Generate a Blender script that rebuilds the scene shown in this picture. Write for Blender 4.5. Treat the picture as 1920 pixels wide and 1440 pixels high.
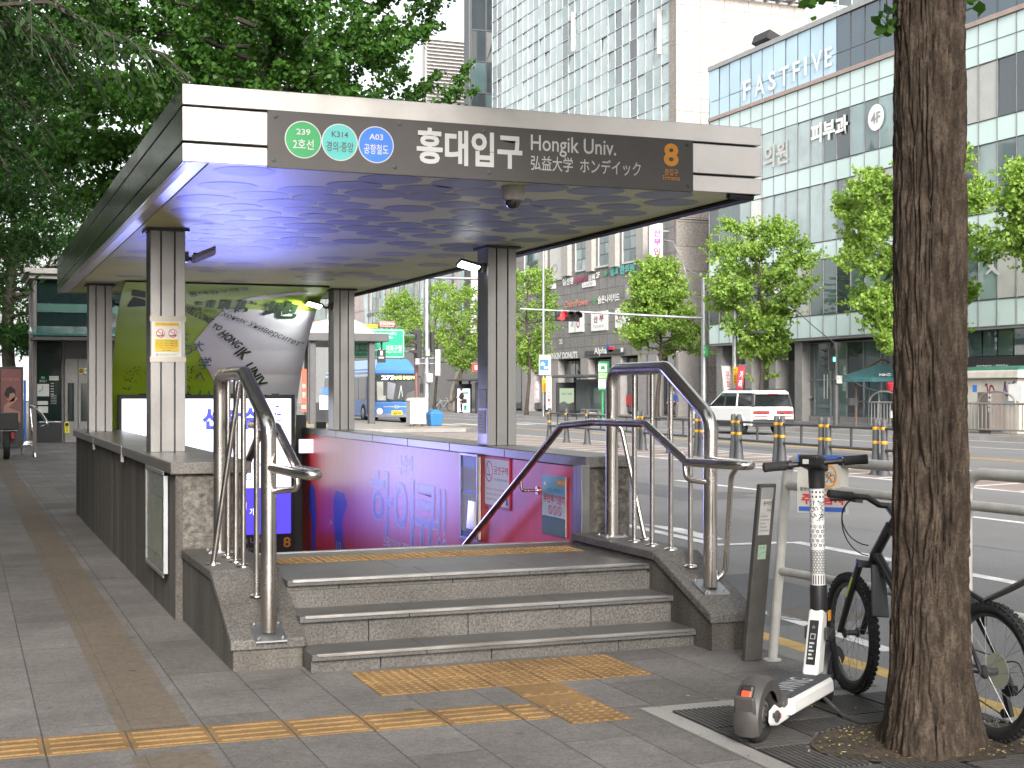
import bpy, math, random
import numpy as np
from math import sin, cos, pi, radians, sqrt, atan2
from mathutils import Vector, Matrix
for o in list(bpy.data.objects): bpy.data.objects.remove(o)
C = bpy.context.scene.collection
SC = bpy.context.scene
# ---------------------------------------------------------------- camera
F, HY, CX, EYE = 2650.0, 735.0, 960.0, 1.5          # focal length and horizon in photo pixels, eye height in metres
YAW = math.atan(1030 / F)
cy, sy = cos(YAW), sin(YAW)
cd = bpy.data.cameras.new('camera'); cam = bpy.data.objects.new('camera', cd); C.objects.link(cam)
cam.location = (0, 0, EYE); cam.rotation_euler = (pi / 2, 0, -YAW)
cd.sensor_width = 36; cd.lens = F / 1920 * 36; cd.shift_y = (HY - 720) / 1920
cd.clip_start = 0.05; cd.clip_end = 3000
SC.camera = cam
# ---------------------------------------------------------------- world, sun, exposure
SUN_EL, SUN_AZ = radians(27), radians(193)         # azimuth clockwise from +Y: sun behind the camera, to its left
w = bpy.data.worlds.new('World'); SC.world = w; w.use_nodes = True
nt = w.node_tree; bg = nt.nodes['Background']
sk = nt.nodes.new('ShaderNodeTexSky'); sk.sky_type = 'NISHITA'; sk.sun_disc = False
sk.sun_elevation = SUN_EL; sk.sun_rotation = SUN_AZ; sk.air_density = 1.2; sk.dust_density = 4.0; sk.ozone_density = 1.0
hs = nt.nodes.new('ShaderNodeHueSaturation'); hs.inputs['Saturation'].default_value = 0.22; hs.inputs['Value'].default_value = 1.0
nt.links.new(sk.outputs[0], hs.inputs['Color']); nt.links.new(hs.outputs[0], bg.inputs[0]); bg.inputs[1].default_value = 0.15
sd = bpy.data.lights.new('sun', 'SUN'); sd.energy = 1.5; sd.angle = radians(16); sd.color = (1, .96, .91)
sun = bpy.data.objects.new('sun', sd); C.objects.link(sun); sun.location = (-10, -20, 40)
dirv = Vector((sin(SUN_AZ) * cos(SUN_EL), cos(SUN_AZ) * cos(SUN_EL), sin(SUN_EL)))
sun.rotation_euler = dirv.to_track_quat('Z', 'Y').to_euler()
SC.view_settings.view_transform = 'Standard'; SC.view_settings.look = 'None'; SC.view_settings.gamma = 1
SC.view_settings.exposure = 1.42
SC.render.engine = 'CYCLES'
SC.cycles.use_denoising = True
SC.cycles.max_bounces = 7; SC.cycles.transparent_max_bounces = 12; SC.cycles.transmission_bounces = 5
SC.cycles.sample_clamp_indirect = 6.0; SC.cycles.caustics_reflective = False; SC.cycles.caustics_refractive = False

# ---------------------------------------------------------------- pixel -> place helpers
def ray(px, py):
    l = (px - CX) / F
    return Vector((l * cy + sy, -l * sy + cy, (HY - py) / F))
def pz(px, py, z=0.0):
    r = ray(px, py); k = (z - EYE) / r.z; return Vector((r.x * k, r.y * k, z))
def pY(px, py, Y):
    r = ray(px, py); k = Y / r.y; return Vector((r.x * k, Y, EYE + r.z * k))
def pX(px, py, X):
    r = ray(px, py); k = X / r.x; return Vector((X, r.y * k, EYE + r.z * k))
RND = random.Random(7)

# ---------------------------------------------------------------- object helpers
def wm(o):
    m = o.matrix_basis.copy()
    while o.parent: o = o.parent; m = o.matrix_basis @ m
    return m
def T(name, label, cat, loc=(0, 0, 0), rz=0.0, group=None):
    o = bpy.data.objects.new(name, None); C.objects.link(o); o.empty_display_size = .2
    o.location = loc; o.rotation_euler = (0, 0, rz); o['label'] = label; o['category'] = cat
    if group: o['group'] = group
    return o
def tag(o, label=None, cat=None, group=None, kind=None):
    if label: o['label'] = label
    if cat: o['category'] = cat
    if group: o['group'] = group
    if kind: o['kind'] = kind
    return o
def copy_tree(o, parent=None):
    c = o.copy(); C.objects.link(c); c.parent = parent
    for ch in list(o.children): copy_tree(ch, c)
    return c
class MB:
    """collects faces, then links them as ONE mesh object"""
    def __init__(s): s.v = []; s.f = []; s.fm = []; s.mats = []; s.m = 0; s.sm = []; s.M = None
    def mat(s, m):
        if m not in s.mats: s.mats.append(m)
        s.m = s.mats.index(m); return s
    def add(s, vs, fs, smooth=False):
        b = len(s.v)
        if s.M is not None: vs = [s.M @ Vector(q) for q in vs]
        s.v += [tuple(q) for q in vs]
        for f in fs: s.f.append([b + i for i in f]); s.fm.append(s.m); s.sm.append(smooth)
        return s
    def box(s, x0, x1, y0, y1, z0, z1):
        return s.add([(x0,y0,z0),(x1,y0,z0),(x1,y1,z0),(x0,y1,z0),(x0,y0,z1),(x1,y0,z1),(x1,y1,z1),(x0,y1,z1)],
              [(0,3,2,1),(4,5,6,7),(0,1,5,4),(1,2,6,5),(2,3,7,6),(3,0,4,7)])
    def obox(s, c, size, R=None):
        a, b, d = [q / 2 for q in size]; R = R or Matrix.Identity(3); c = Vector(c)
        vs = [c + R @ Vector(q) for q in ((-a,-b,-d),(a,-b,-d),(a,b,-d),(-a,b,-d),(-a,-b,d),(a,-b,d),(a,b,d),(-a,b,d))]
        return s.add(vs, [(0,3,2,1),(4,5,6,7),(0,1,5,4),(1,2,6,5),(2,3,7,6),(3,0,4,7)])
    def hexa(s, bot, top):
        return s.add(list(bot) + list(top), [(0,3,2,1),(4,5,6,7),(0,1,5,4),(1,2,6,5),(2,3,7,6),(3,0,4,7)])
    def prism(s, poly, fn, a, b):
        """extrude a 2-D outline; fn(u, v, t) -> point"""
        n = len(poly); vs = [fn(u, v, a) for u, v in poly] + [fn(u, v, b) for u, v in poly]
        fs = [tuple(range(n - 1, -1, -1)), tuple(range(n, 2 * n))] + [(i, (i + 1) % n, n + (i + 1) % n, n + i) for i in range(n)]
        return s.add(vs, fs)
    def quad(s, a, b, c, d): return s.add([a, b, c, d], [(0, 1, 2, 3)])
    def poly(s, pts): return s.add(pts, [tuple(range(len(pts)))])
    def tube(s, pts, r, n=12, cap=True, closed=False, flat=1.0, up=None):
        pts = [Vector(p) for p in pts]; N = len(pts); rs = r if isinstance(r, (list, tuple)) else [r] * N
        vs = []; T0 = None; nrm = None
        for i, p in enumerate(pts):
            if closed: t = (pts[(i + 1) % N] - pts[i - 1])
            else: t = (pts[min(i + 1, N - 1)] - pts[max(i - 1, 0)])
            t.normalize()
            if nrm is None:
                a = Vector(up) if up else (Vector((0, 0, 1)) if abs(t.z) < .9 else Vector((1, 0, 0)))
                nrm = (a - t * a.dot(t)).normalized()
            else:
                nrm = nrm - t * nrm.dot(t)
                nrm = nrm.normalized() if nrm.length > 1e-6 else t.orthogonal().normalized()
            bn = t.cross(nrm)
            for k in range(n):
                a = 2 * pi * k / n
                vs.append(p + (nrm * cos(a) * flat + bn * sin(a)) * rs[i])
        fs = []
        for i in range(N if closed else N - 1):
            for k in range(n):
                j = ((i + 1) % N) * n
                fs.append((i * n + k, i * n + (k + 1) % n, j + (k + 1) % n, j + k))
        s.add(vs, fs, True)
        if cap and not closed:
            s.add(vs[:n], [tuple(range(n - 1, -1, -1))]); s.add(vs[-n:], [tuple(range(n))])
        return s
    def lathe(s, prof, c=(0, 0, 0), n=16, axis='Z', cap=True):
        c = Vector(c); vs = []
        def P(r, h, a):
            q = (r * cos(a), r * sin(a), h)
            if axis == 'X': q = (h, q[0], q[1])
            elif axis == 'Y': q = (q[1], h, q[0])
            return c + Vector(q)
        for r, h in prof:
            for k in range(n): vs.append(P(r, h, 2 * pi * k / n))
        fs = [(i * n + k, i * n + (k + 1) % n, (i + 1) * n + (k + 1) % n, (i + 1) * n + k) for i in range(len(prof) - 1) for k in range(n)]
        s.add(vs, fs, True)
        if cap:
            if prof[0][0] > 1e-5: s.add(vs[:n], [tuple(range(n - 1, -1, -1))])
            if prof[-1][0] > 1e-5: s.add(vs[-n:], [tuple(range(n))])
        return s
    def sphere(s, c, r, n=12, sc=(1, 1, 1)):
        c = Vector(c); m = n // 2; vs = []
        for i in range(m + 1):
            a = pi * i / m
            for k in range(n):
                b = 2 * pi * k / n
                vs.append(c + Vector((sin(a) * cos(b) * r * sc[0], sin(a) * sin(b) * r * sc[1], cos(a) * r * sc[2])))
        return s.add(vs, [(i * n + k, (i + 1) * n + k, (i + 1) * n + (k + 1) % n, i * n + (k + 1) % n) for i in range(m) for k in range(n)], True)
    def build(s, name, parent=None, bevel=0, local=False, angle=40, seg=2):
        me = bpy.data.meshes.new(name)
        vs = s.v
        if parent is not None and not local:
            inv = wm(parent).inverted(); vs = [tuple(inv @ Vector(q)) for q in vs]
        me.from_pydata(vs, [], s.f)
        for m in s.mats: me.materials.append(m)
        me.polygons.foreach_set('material_index', s.fm)
        me.polygons.foreach_set('use_smooth', s.sm)
        me.update()
        if any(s.sm): me.set_sharp_from_angle(angle=radians(angle))
        o = bpy.data.objects.new(name, me); C.objects.link(o)
        if parent is not None: o.parent = parent
        if bevel:
            b = o.modifiers.new('bevel', 'BEVEL'); b.width = bevel; b.segments = seg; b.limit_method = 'ANGLE'; b.angle_limit = radians(40)
        return o
def struct(mb, name, bevel=0): return tag(mb.build(name, bevel=bevel), kind='structure')

# flat lettering and graphics laid on a surface ---------------------------------------------------
_TC = {}
_TO = bpy.data.objects.new('txt', bpy.data.curves.new('txt', 'FONT')); _TO.data.resolution_u = 3
def glyphs(s, bold=0.0):
    k = (s, bold)
    if k not in _TC:
        c = _TO.data; c.body = s; c.offset = bold; m = _TO.to_mesh()
        vs = [(q.co.x, q.co.y) for q in m.vertices]; fs = [tuple(p.vertices) for p in m.polygons]
        _TO.to_mesh_clear()
        xs = [q[0] for q in vs]; ys = [q[1] for q in vs]
        _TC[k] = (vs, fs, min(xs), max(xs), min(ys), max(ys))
    return _TC[k]
class Face:
    """a drawing surface: fn(u, v, h) -> point, h = height above the surface; draws into an MB"""
    def __init__(s, fn, inv, mb=None, step=.0015): s.fn = fn; s.inv = inv; s.mb = mb or MB(); s.h = step; s.step = step
    def _l(s, layer): return s.step * layer
    def poly(s, uv, m, layer=1):
        s.mb.mat(m).poly([s.fn(u, v, s._l(layer)) for u, v in uv]); return s
    def rect(s, u0, v0, u1, v1, m, layer=1): return s.poly([(u0, v0), (u1, v0), (u1, v1), (u0, v1)], m, layer)
    def disc(s, u, v, r, m, layer=1, n=28, rv=None): 
        rv = rv or r; return s.poly([(u + r * cos(2*pi*k/n), v + rv * sin(2*pi*k/n)) for k in range(n)], m, layer)
    def ring(s, u, v, r, t, m, layer=1, n=28, rv=None):
        rv = rv or r; q = (r - t) / r
        for k in range(n):
            a, b = 2*pi*k/n, 2*pi*(k+1)/n
            s.poly([(u + r*cos(a), v + rv*sin(a)), (u + r*cos(b), v + rv*sin(b)), (u + r*q*cos(b), v + rv*q*sin(b)), (u + r*q*cos(a), v + rv*q*sin(a))], m, layer)
        return s
    def line(s, pts, w, m, layer=1):
        for (a, b), (c, d) in zip(pts, pts[1:]):
            dx, dy = c - a, d - b; L = sqrt(dx*dx + dy*dy) or 1; nx, ny = -dy / L * w / 2, dx / L * w / 2
            s.poly([(a + nx, b + ny), (a - nx, b - ny), (c - nx, d - ny), (c + nx, d + ny)], m, layer)
        return s
    def text(s, t, u0, v0, u1, v1, m, layer=2, bold=0.0, rot=0.0):
        """fits the text into a box; rot turns it about the box's lower left corner"""
        vs, fs, x0, x1, y0, y1 = glyphs(t, bold)
        a, b = (u1 - u0) / max(x1 - x0, 1e-6), (v1 - v0) / max(y1 - y0, 1e-6); ca, sa = cos(rot), sin(rot); out = []
        for x, y in vs:
            p, q = (x - x0) * a, (y - y0) * b
            out.append(s.fn(u0 + p * ca - q * sa, v0 + p * sa + q * ca, s._l(layer)))
        s.mb.mat(m).add(out, fs); return s
    # the same with boxes given where they stand in the photo
    def P(s, px, py): return s.inv(px, py)
    def ptext(s, t, x0, y0, x1, y1, m, layer=2, bold=0.0, slope=None):
        """x0,x1 = left/right; y0,y1 = top/bottom at the middle"""
        xm = (x0 + x1) / 2; um, va = s.P(xm, y0); _, vb = s.P(xm, y1)
        u0 = s.P(x0, (y0 + y1) / 2)[0]; u1 = s.P(x1, (y0 + y1) / 2)[0]
        return s.text(t, u0, vb, u1, va, m, layer, bold)
    def prect(s, x0, y0, x1, y1, m, layer=1):
        xm = (x0 + x1) / 2; va = s.P(xm, y0)[1]; vb = s.P(xm, y1)[1]
        return s.rect(s.P(x0, y0)[0], vb, s.P(x1, y0)[0], va, m, layer)
    def ppoly(s, pts, m, layer=1): return s.poly([s.P(*q) for q in pts], m, layer)
def faceY(Y, step=.0015, mb=None):     # surface facing -Y: u = X, v = Z
    def inv(px, py): p = pY(px, py, Y); return (p.x, p.z)
    return Face(lambda u, v, h: Vector((u, Y - h, v)), inv, mb, step)
def faceX(X, step=.0015, mb=None):     # surface facing -X: u = -Y, v = Z
    def inv(px, py): p = pX(px, py, X); return (-p.y, p.z)
    return Face(lambda u, v, h: Vector((X - h, -u, v)), inv, mb, step)
def faceL(O, R, U, step=.0015, mb=None):   # any plane through O with right R and up U
    O = Vector(O); R = Vector(R).normalized(); U = Vector(U).normalized(); N = R.cross(U)
    eye = Vector((0, 0, EYE))
    def inv(px, py):
        d = ray(px, py); k = (O - eye).dot(N) / d.dot(N); q = eye + d * k - O
        return (q.dot(R), q.dot(U))
    return Face(lambda u, v, h: O + R * u + U * v + N * h, inv, mb, step)

# ---------------------------------------------------------------- materials
def nmat(name):
    m = bpy.data.materials.new(name); m.use_nodes = True
    return m, m.node_tree, m.node_tree.nodes['Principled BSDF']
def N(t, typ, **kw):
    n = t.nodes.new('ShaderNode' + typ)
    for k, v in kw.items():
        if k in ('operation', 'blend_type', 'data_type', 'noise_dimensions', 'feature', 'offset', 'offset_frequency', 'squash', 'bands_direction', 'wave_type', 'distance'): setattr(n, k, v)
        else: n.inputs[k.replace('_', ' ')].default_value = v
    return n
def rgb(c): return (*c, 1.0)
def P(name, col, rough=.5, metal=0.0, var=.12, vs=3.0, bump=0.0, bs=60.0, emit=None, es=0.0, spec=.5, coat=0.0, stretch=None, rvar=.0, ior=None):
    """principled with a noise-broken colour, roughness and bump"""
    m, t, b = nmat(name)
    b.inputs['Roughness'].default_value = rough; b.inputs['Metallic'].default_value = metal
    b.inputs['Specular IOR Level'].default_value = spec
    if ior: b.inputs['IOR'].default_value = ior
    if coat: b.inputs['Coat Weight'].default_value = coat; b.inputs['Coat Roughness'].default_value = .06
    tc = t.nodes.new('ShaderNodeTexCoord'); src = tc.outputs['Object']
    if stretch:
        mp = t.nodes.new('ShaderNodeMapping'); mp.inputs['Scale'].default_value = stretch; t.links.new(src, mp.inputs[0]); src = mp.outputs[0]
    n = N(t, 'TexNoise', Scale=vs, Detail=6.0, Roughness=.6); t.links.new(src, n.inputs['Vector'])
    r = t.nodes.new('ShaderNodeValToRGB'); r.color_ramp.elements[0].position = .3; r.color_ramp.elements[1].position = .7
    r.color_ramp.elements[0].color = rgb([max(0, q * (1 - var)) for q in col]); r.color_ramp.elements[1].color = rgb([min(1, q * (1 + var)) for q in col])
    t.links.new(n.outputs[0], r.inputs[0]); t.links.new(r.outputs[0], b.inputs['Base Color'])
    if rvar:
        mr = N(t, 'MapRange'); mr.inputs[1].default_value = .3; mr.inputs[2].default_value = .7
        mr.inputs[3].default_value = max(0, rough - rvar); mr.inputs[4].default_value = rough + rvar
        t.links.new(n.outputs[0], mr.inputs[0]); t.links.new(mr.outputs[0], b.inputs['Roughness'])
    if bump:
        n2 = N(t, 'TexNoise', Scale=bs, Detail=4.0); t.links.new(src, n2.inputs['Vector'])
        bp = N(t, 'Bump', Strength=bump, Distance=.01); t.links.new(n2.outputs[0], bp.inputs['Height']); t.links.new(bp.outputs[0], b.inputs['Normal'])
    if emit:
        b.inputs['Emission Color'].default_value = rgb(emit); b.inputs['Emission Strength'].default_value = es
    return m
def stone(name, c1, c2, speck=160.0, stain=(.35, 1.2), rough=.75, bump=.25, vert=False, darkspots=0.0):
    """granite: two-tone speckle, broad stains, optional vertical run-off streaks"""
    m, t, b = nmat(name); L = t.links.new
    tc = t.nodes.new('ShaderNodeTexCoord'); o = tc.outputs['Object']
    n1 = N(t, 'TexNoise', Scale=speck, Detail=3.0, Roughness=.7); L(o, n1.inputs['Vector'])
    r1 = t.nodes.new('ShaderNodeValToRGB'); r1.color_ramp.elements[0].position = .38; r1.color_ramp.elements[1].position = .62
    r1.color_ramp.elements[0].color = rgb(c1); r1.color_ramp.elements[1].color = rgb(c2); L(n1.outputs[0], r1.inputs[0])
    mp = t.nodes.new('ShaderNodeMapping'); mp.inputs['Scale'].default_value = (3, 3, .35) if vert else (1, 1, 1); L(o, mp.inputs[0])
    n2 = N(t, 'TexNoise', Scale=stain[1], Detail=7.0, Roughness=.65); L(mp.outputs[0], n2.inputs['Vector'])
    r2 = t.nodes.new('ShaderNodeValToRGB'); r2.color_ramp.elements[0].position = .35; r2.color_ramp.elements[1].position = .66
    d = 1 - stain[0]; r2.color_ramp.elements[0].color = (d, d * .98, d * .94, 1); r2.color_ramp.elements[1].color = (1, 1, 1, 1); L(n2.outputs[0], r2.inputs[0])
    mx = N(t, 'MixRGB', blend_type='MULTIPLY', Fac=1.0); L(r1.outputs[0], mx.inputs[1]); L(r2.outputs[0], mx.inputs[2])
    last = mx.outputs[0]
    if darkspots:
        n3 = N(t, 'TexVoronoi', Scale=darkspots); L(o, n3.inputs['Vector'])
        r3 = t.nodes.new('ShaderNodeValToRGB'); r3.color_ramp.elements[0].position = .07; r3.color_ramp.elements[1].position = .12
        r3.color_ramp.elements[0].color = (.45, .43, .4, 1); r3.color_ramp.elements[1].color = (1, 1, 1, 1); L(n3.outputs['Distance'], r3.inputs[0])
        m3 = N(t, 'MixRGB', blend_type='MULTIPLY', Fac=1.0); L(last, m3.inputs[1]); L(r3.outputs[0], m3.inputs[2]); last = m3.outputs[0]
    L(last, b.inputs['Base Color']); b.inputs['Roughness'].default_value = rough
    bp = N(t, 'Bump', Strength=bump, Distance=.006); L(n1.outputs[0], bp.inputs['Height']); L(bp.outputs[0], b.inputs['Normal'])
    return m
def tiles(name, c1, c2, mortar, bw, rh, ms=.004, rot90=False, off=.5, rough=.8, speck=170.0, stain=.3, axis='XY', bumpd=.004, spots=2.2, shift=(0, 0)):
    """paving or cladding: slabs with joints, speckle, stains and gum spots"""
    m, t, b = nmat(name); L = t.links.new
    tc = t.nodes.new('ShaderNodeTexCoord'); mp = t.nodes.new('ShaderNodeMapping'); L(tc.outputs['Object'], mp.inputs[0])
    src = mp.outputs[0]
    if axis != 'XY':
        sp = t.nodes.new('ShaderNodeSeparateXYZ'); cb = t.nodes.new('ShaderNodeCombineXYZ'); L(src, sp.inputs[0])
        L(sp.outputs['XYZ'.index(axis[0])], cb.inputs[0]); L(sp.outputs['XYZ'.index(axis[1])], cb.inputs[1]); src = cb.outputs[0]
    mp.inputs['Location'].default_value = (shift[0], shift[1], 0)
    br = N(t, 'TexBrick', Scale=1.0, Mortar_Size=ms, Mortar_Smooth=.2, Bias=0.0, Brick_Width=bw, Row_Height=rh)
    br.offset = off; br.inputs['Color1'].default_value = rgb(c1); br.inputs['Color2'].default_value = rgb(c2); br.inputs['Mortar'].default_value = rgb(mortar); L(src, br.inputs['Vector'])
    n1 = N(t, 'TexNoise', Scale=speck, Detail=3.0, Roughness=.8); L(tc.outputs['Object'], n1.inputs['Vector'])
    r1 = t.nodes.new('ShaderNodeValToRGB'); r1.color_ramp.elements[0].position = .3; r1.color_ramp.elements[1].position = .7
    r1.color_ramp.elements[0].color = (.58, .58, .58, 1); r1.color_ramp.elements[1].color = (1.32, 1.32, 1.32, 1); L(n1.outputs[0], r1.inputs[0])
    n2 = N(t, 'TexNoise', Scale=.9, Detail=8.0, Roughness=.7); L(tc.outputs['Object'], n2.inputs['Vector'])
    r2 = t.nodes.new('ShaderNodeValToRGB'); r2.color_ramp.elements[0].position = .32; r2.color_ramp.elements[1].position = .66
    d = 1 - stain; r2.color_ramp.elements[0].color = (d, d * .985, d * .96, 1); r2.color_ramp.elements[1].color = (1, 1, 1, 1); L(n2.outputs[0], r2.inputs[0])
    a = N(t, 'MixRGB', blend_type='MULTIPLY', Fac=1.0); L(br.outputs[0], a.inputs[1]); L(r1.outputs[0], a.inputs[2])
    c = N(t, 'MixRGB', blend_type='MULTIPLY', Fac=1.0); L(a.outputs[0], c.inputs[1]); L(r2.outputs[0], c.inputs[2]); last = c.outputs[0]
    n5 = N(t, 'TexNoise', Scale=21.0, Detail=4.0, Roughness=.75); L(tc.outputs['Object'], n5.inputs['Vector'])
    r5 = t.nodes.new('ShaderNodeValToRGB'); r5.color_ramp.elements[0].position = .36; r5.color_ramp.elements[1].position = .64
    r5.color_ramp.elements[0].color = (.8, .79, .78, 1); r5.color_ramp.elements[1].color = (1.12, 1.12, 1.12, 1); L(n5.outputs[0], r5.inputs[0])
    m5 = N(t, 'MixRGB', blend_type='MULTIPLY', Fac=1.0 if speck > 20 else 0.0); L(last, m5.inputs[1]); L(r5.outputs[0], m5.inputs[2]); last = m5.outputs[0]
    if spots:
        vo = N(t, 'TexVoronoi', Scale=spots, Randomness=1.0); L(tc.outputs['Object'], vo.inputs['Vector'])
        nn = N(t, 'TexNoise', Scale=9.0, Detail=2.0); L(tc.outputs['Object'], nn.inputs['Vector'])
        ad = N(t, 'Math', operation='MULTIPLY_ADD'); ad.inputs[1].default_value = .12; L(nn.outputs[0], ad.inputs[0]); L(vo.outputs['Distance'], ad.inputs[2])
        r3 = t.nodes.new('ShaderNodeValToRGB'); r3.color_ramp.elements[0].position = .095; r3.color_ramp.elements[1].position = .125
        r3.color_ramp.elements[0].color = (.5, .49, .47, 1); r3.color_ramp.elements[1].color = (1, 1, 1, 1); L(ad.outputs[0], r3.inputs[0])
        e = N(t, 'MixRGB', blend_type='MULTIPLY', Fac=1.0); L(last, e.inputs[1]); L(r3.outputs[0], e.inputs[2]); last = e.outputs[0]
    L(last, b.inputs['Base Color']); b.inputs['Roughness'].default_value = rough
    inv = N(t, 'Math', operation='SUBTRACT'); inv.inputs[0].default_value = 1.0; L(br.outputs['Fac'], inv.inputs[1])
    mh = N(t, 'Math', operation='MULTIPLY_ADD'); mh.inputs[1].default_value = .12; L(n1.outputs[0], mh.inputs[0]); L(inv.outputs[0], mh.inputs[2])
    bp = N(t, 'Bump', Strength=.8, Distance=bumpd); L(mh.outputs[0], bp.inputs['Height']); L(bp.outputs[0], b.inputs['Normal'])
    return m
def steel(name, col=(.62, .59, .56), rough=.28, brush=(2, 2, 120), bump=.05):
    m, t, b = nmat(name); L = t.links.new
    b.inputs['Metallic'].default_value = 1.0
    tc = t.nodes.new('ShaderNodeTexCoord'); mp = t.nodes.new('ShaderNodeMapping'); mp.inputs['Scale'].default_value = brush; L(tc.outputs['Object'], mp.inputs[0])
    n = N(t, 'TexNoise', Scale=4.0, Detail=5.0); L(mp.outputs[0], n.inputs['Vector'])
    n2 = N(t, 'TexNoise', Scale=2.5, Detail=6.0, Roughness=.65); L(tc.outputs['Object'], n2.inputs['Vector'])
    mr = N(t, 'MapRange'); mr.inputs[1].default_value = .3; mr.inputs[2].default_value = .7; mr.inputs[3].default_value = rough * .75; mr.inputs[4].default_value = rough * 1.35
    L(n2.outputs[0], mr.inputs[0]); L(mr.outputs[0], b.inputs['Roughness'])
    r = t.nodes.new('ShaderNodeValToRGB'); r.color_ramp.elements[0].color = rgb([q * .86 for q in col]); r.color_ramp.elements[1].color = rgb(col); r.color_ramp.elements[0].position = .35; r.color_ramp.elements[1].position = .6
    L(n2.outputs[0], r.inputs[0]); L(r.outputs[0], b.inputs['Base Color'])
    bp = N(t, 'Bump', Strength=bump, Distance=.002); L(n.outputs[0], bp.inputs['Height']); L(bp.outputs[0], b.inputs['Normal'])
    return m
def leafmat(name, c1, c2, tr):
    m, t, b = nmat(name); L = t.links.new
    g = t.nodes.new('ShaderNodeNewGeometry'); r = t.nodes.new('ShaderNodeValToRGB')
    r.color_ramp.elements[0].color = rgb(c1); r.color_ramp.elements[1].color = rgb(c2); L(g.outputs['Random Per Island'], r.inputs[0]); L(r.outputs[0], b.inputs['Base Color'])
    b.inputs['Roughness'].default_value = .5; b.inputs['Specular IOR Level'].default_value = .35
    tl = t.nodes.new('ShaderNodeBsdfTranslucent'); hv = N(t, 'MixRGB', blend_type='MULTIPLY', Fac=1.0); hv.inputs[2].default_value = rgb(tr); L(r.outputs[0], hv.inputs[1]); L(hv.outputs[0], tl.inputs[0])
    mx = t.nodes.new('ShaderNodeMixShader'); mx.inputs[0].default_value = .42; L(b.outputs[0], mx.inputs[1]); L(tl.outputs[0], mx.inputs[2])
    L(mx.outputs[0], t.nodes['Material Output'].inputs[0]); return m
def glow(name, col, s):
    m, t, b = nmat(name); b.inputs['Base Color'].default_value = (0, 0, 0, 1); b.inputs['Roughness'].default_value = .4
    b.inputs['Emission Color'].default_value = rgb(col); b.inputs['Emission Strength'].default_value = s; return m
def glass(name, col, rough=.04, ior=1.9, var=.25, vs=.35):
    m = P(name, col, rough, 0.0, var=var, vs=vs); m.node_tree.nodes['Principled BSDF'].inputs['IOR'].default_value = ior; return m

MT = dict(
 white=P('white paint', (.78, .78, .76), .5, var=.06), offwhite=P('aged white paint', (.5, .49, .46), .5, var=.15, vs=9),
 black=P('black plastic', (.018, .018, .019), .45, var=.3, vs=20), dark=P('dark grey metal', (.06, .06, .062), .45, var=.2),
 rubber=P('tyre rubber', (.02, .02, .021), .8, var=.4, vs=30, bump=.3, bs=120), grey=P('grey paint', (.3, .3, .3), .5, var=.12),
 dgrey=P('sign dark grey', (.062, .056, .053), .45, var=.1, vs=5), lgrey=P('light grey', (.5, .5, .49), .55, var=.1),
 ink=P('black ink', (.02, .02, .022), .6), red=P('red ink', (.62, .03, .04), .5), blue=P('blue ink', (.03, .11, .48), .5),
 green=P('line green', (.035, .3, .1), .45), teal=P('line teal', (.09, .42, .4), .45), sky=P('line blue', (.04, .17, .6), .45),
 silver=P('letter silver', (.5, .5, .49), .5, var=.05), orange=P('orange letters', (.75, .3, .03), .5, var=.05), yellow=P('yellow ink', (.8, .55, .02), .5),
 pink=P('pink letters', (.75, .05, .22), .5), tealtxt=P('teal letters', (.1, .42, .38), .5), lime=P('lime letters', (.5, .62, .1), .5),
 steel=steel('polished steel tube', (.66, .62, .58), .23, (3, 3, 90), .0), fascia_side=steel('fascia steel darkened for shade', (.55, .51, .48), .16, (2, 2, 90), .0), brushed=steel('brushed steel panel', (.285, .277, .27), .36, (140, 140, 2), .03),
 fascia=steel('fascia steel', (.6, .572, .555), .40, (2, 2, 90), .0), nosing=steel('steel nosing', (.55, .53, .51), .34, (2, 60, 60), .0),
 zinc=steel('galvanised pole', (.42, .43, .44), .5, (6, 6, 6), .05),
)
# ================================================================ THE SETTING
M_pave = tiles('sidewalk slabs', (.16, .147, .138), (.215, .2, .19), (.10, .094, .09), 1.035, .345, rot90=True, axis='YX', shift=(-.322, 0.13), stain=.5, speck=70)
M_tan = tiles('ribbed tan paving', (.205, .165, .125), (.19, .152, .115), (.09, .075, .06), .35, .012, ms=.0018, axis='XY', bumpd=.003, spots=2.5, stain=.3, off=0)
M_tact = stone('yellow tactile block', (.215, .125, .045), (.30, .18, .07), 90, (.42, 2.6), .8, .2)
M_asph = stone('asphalt', (.14, .138, .14), (.225, .222, .225), 60, (.2, .35), .88, .5)
M_conc = stone('kerb granite', (.27, .26, .25), (.37, .355, .34), 140, (.3, 1.0), .8, .2)
M_gran = stone('grey granite', (.062, .058, .053), (.17, .157, .145), 75, (.45, 1.3), .62, .2)
M_granw = stone('weathered granite wall', (.075, .067, .058), (.15, .135, .118), 80, (.6, 1.0), .8, .3, vert=True)
M_rough = stone('rough split granite', (.10, .092, .08), (.22, .2, .178), 26, (.4, 2.0), .9, 1.0)
M_coping = stone('polished granite coping', (.12, .11, .103), (.21, .195, .183), 90, (.35, 1.6), .3, .06)
M_tread = stone('stair tread granite', (.075, .073, .071), (.14, .136, .132), 80, (.35, 1.4), .4, .1)
M_wline = stone('worn white road paint', (.62, .62, .61), (.8, .8, .79), 50, (.35, 3), .7, .1)
M_yline = stone('worn yellow road paint', (.55, .36, .09), (.66, .45, .14), 50, (.4, 3), .7, .1)
M_isl = stone('reddish brown road paint', (.24, .19, .17), (.31, .25, .22), 50, (.25, .8), .85, .3)
M_soil = stone('tree pit soil', (.035, .025, .018), (.10, .072, .045), 45, (.4, 6), .95, .9)

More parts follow.
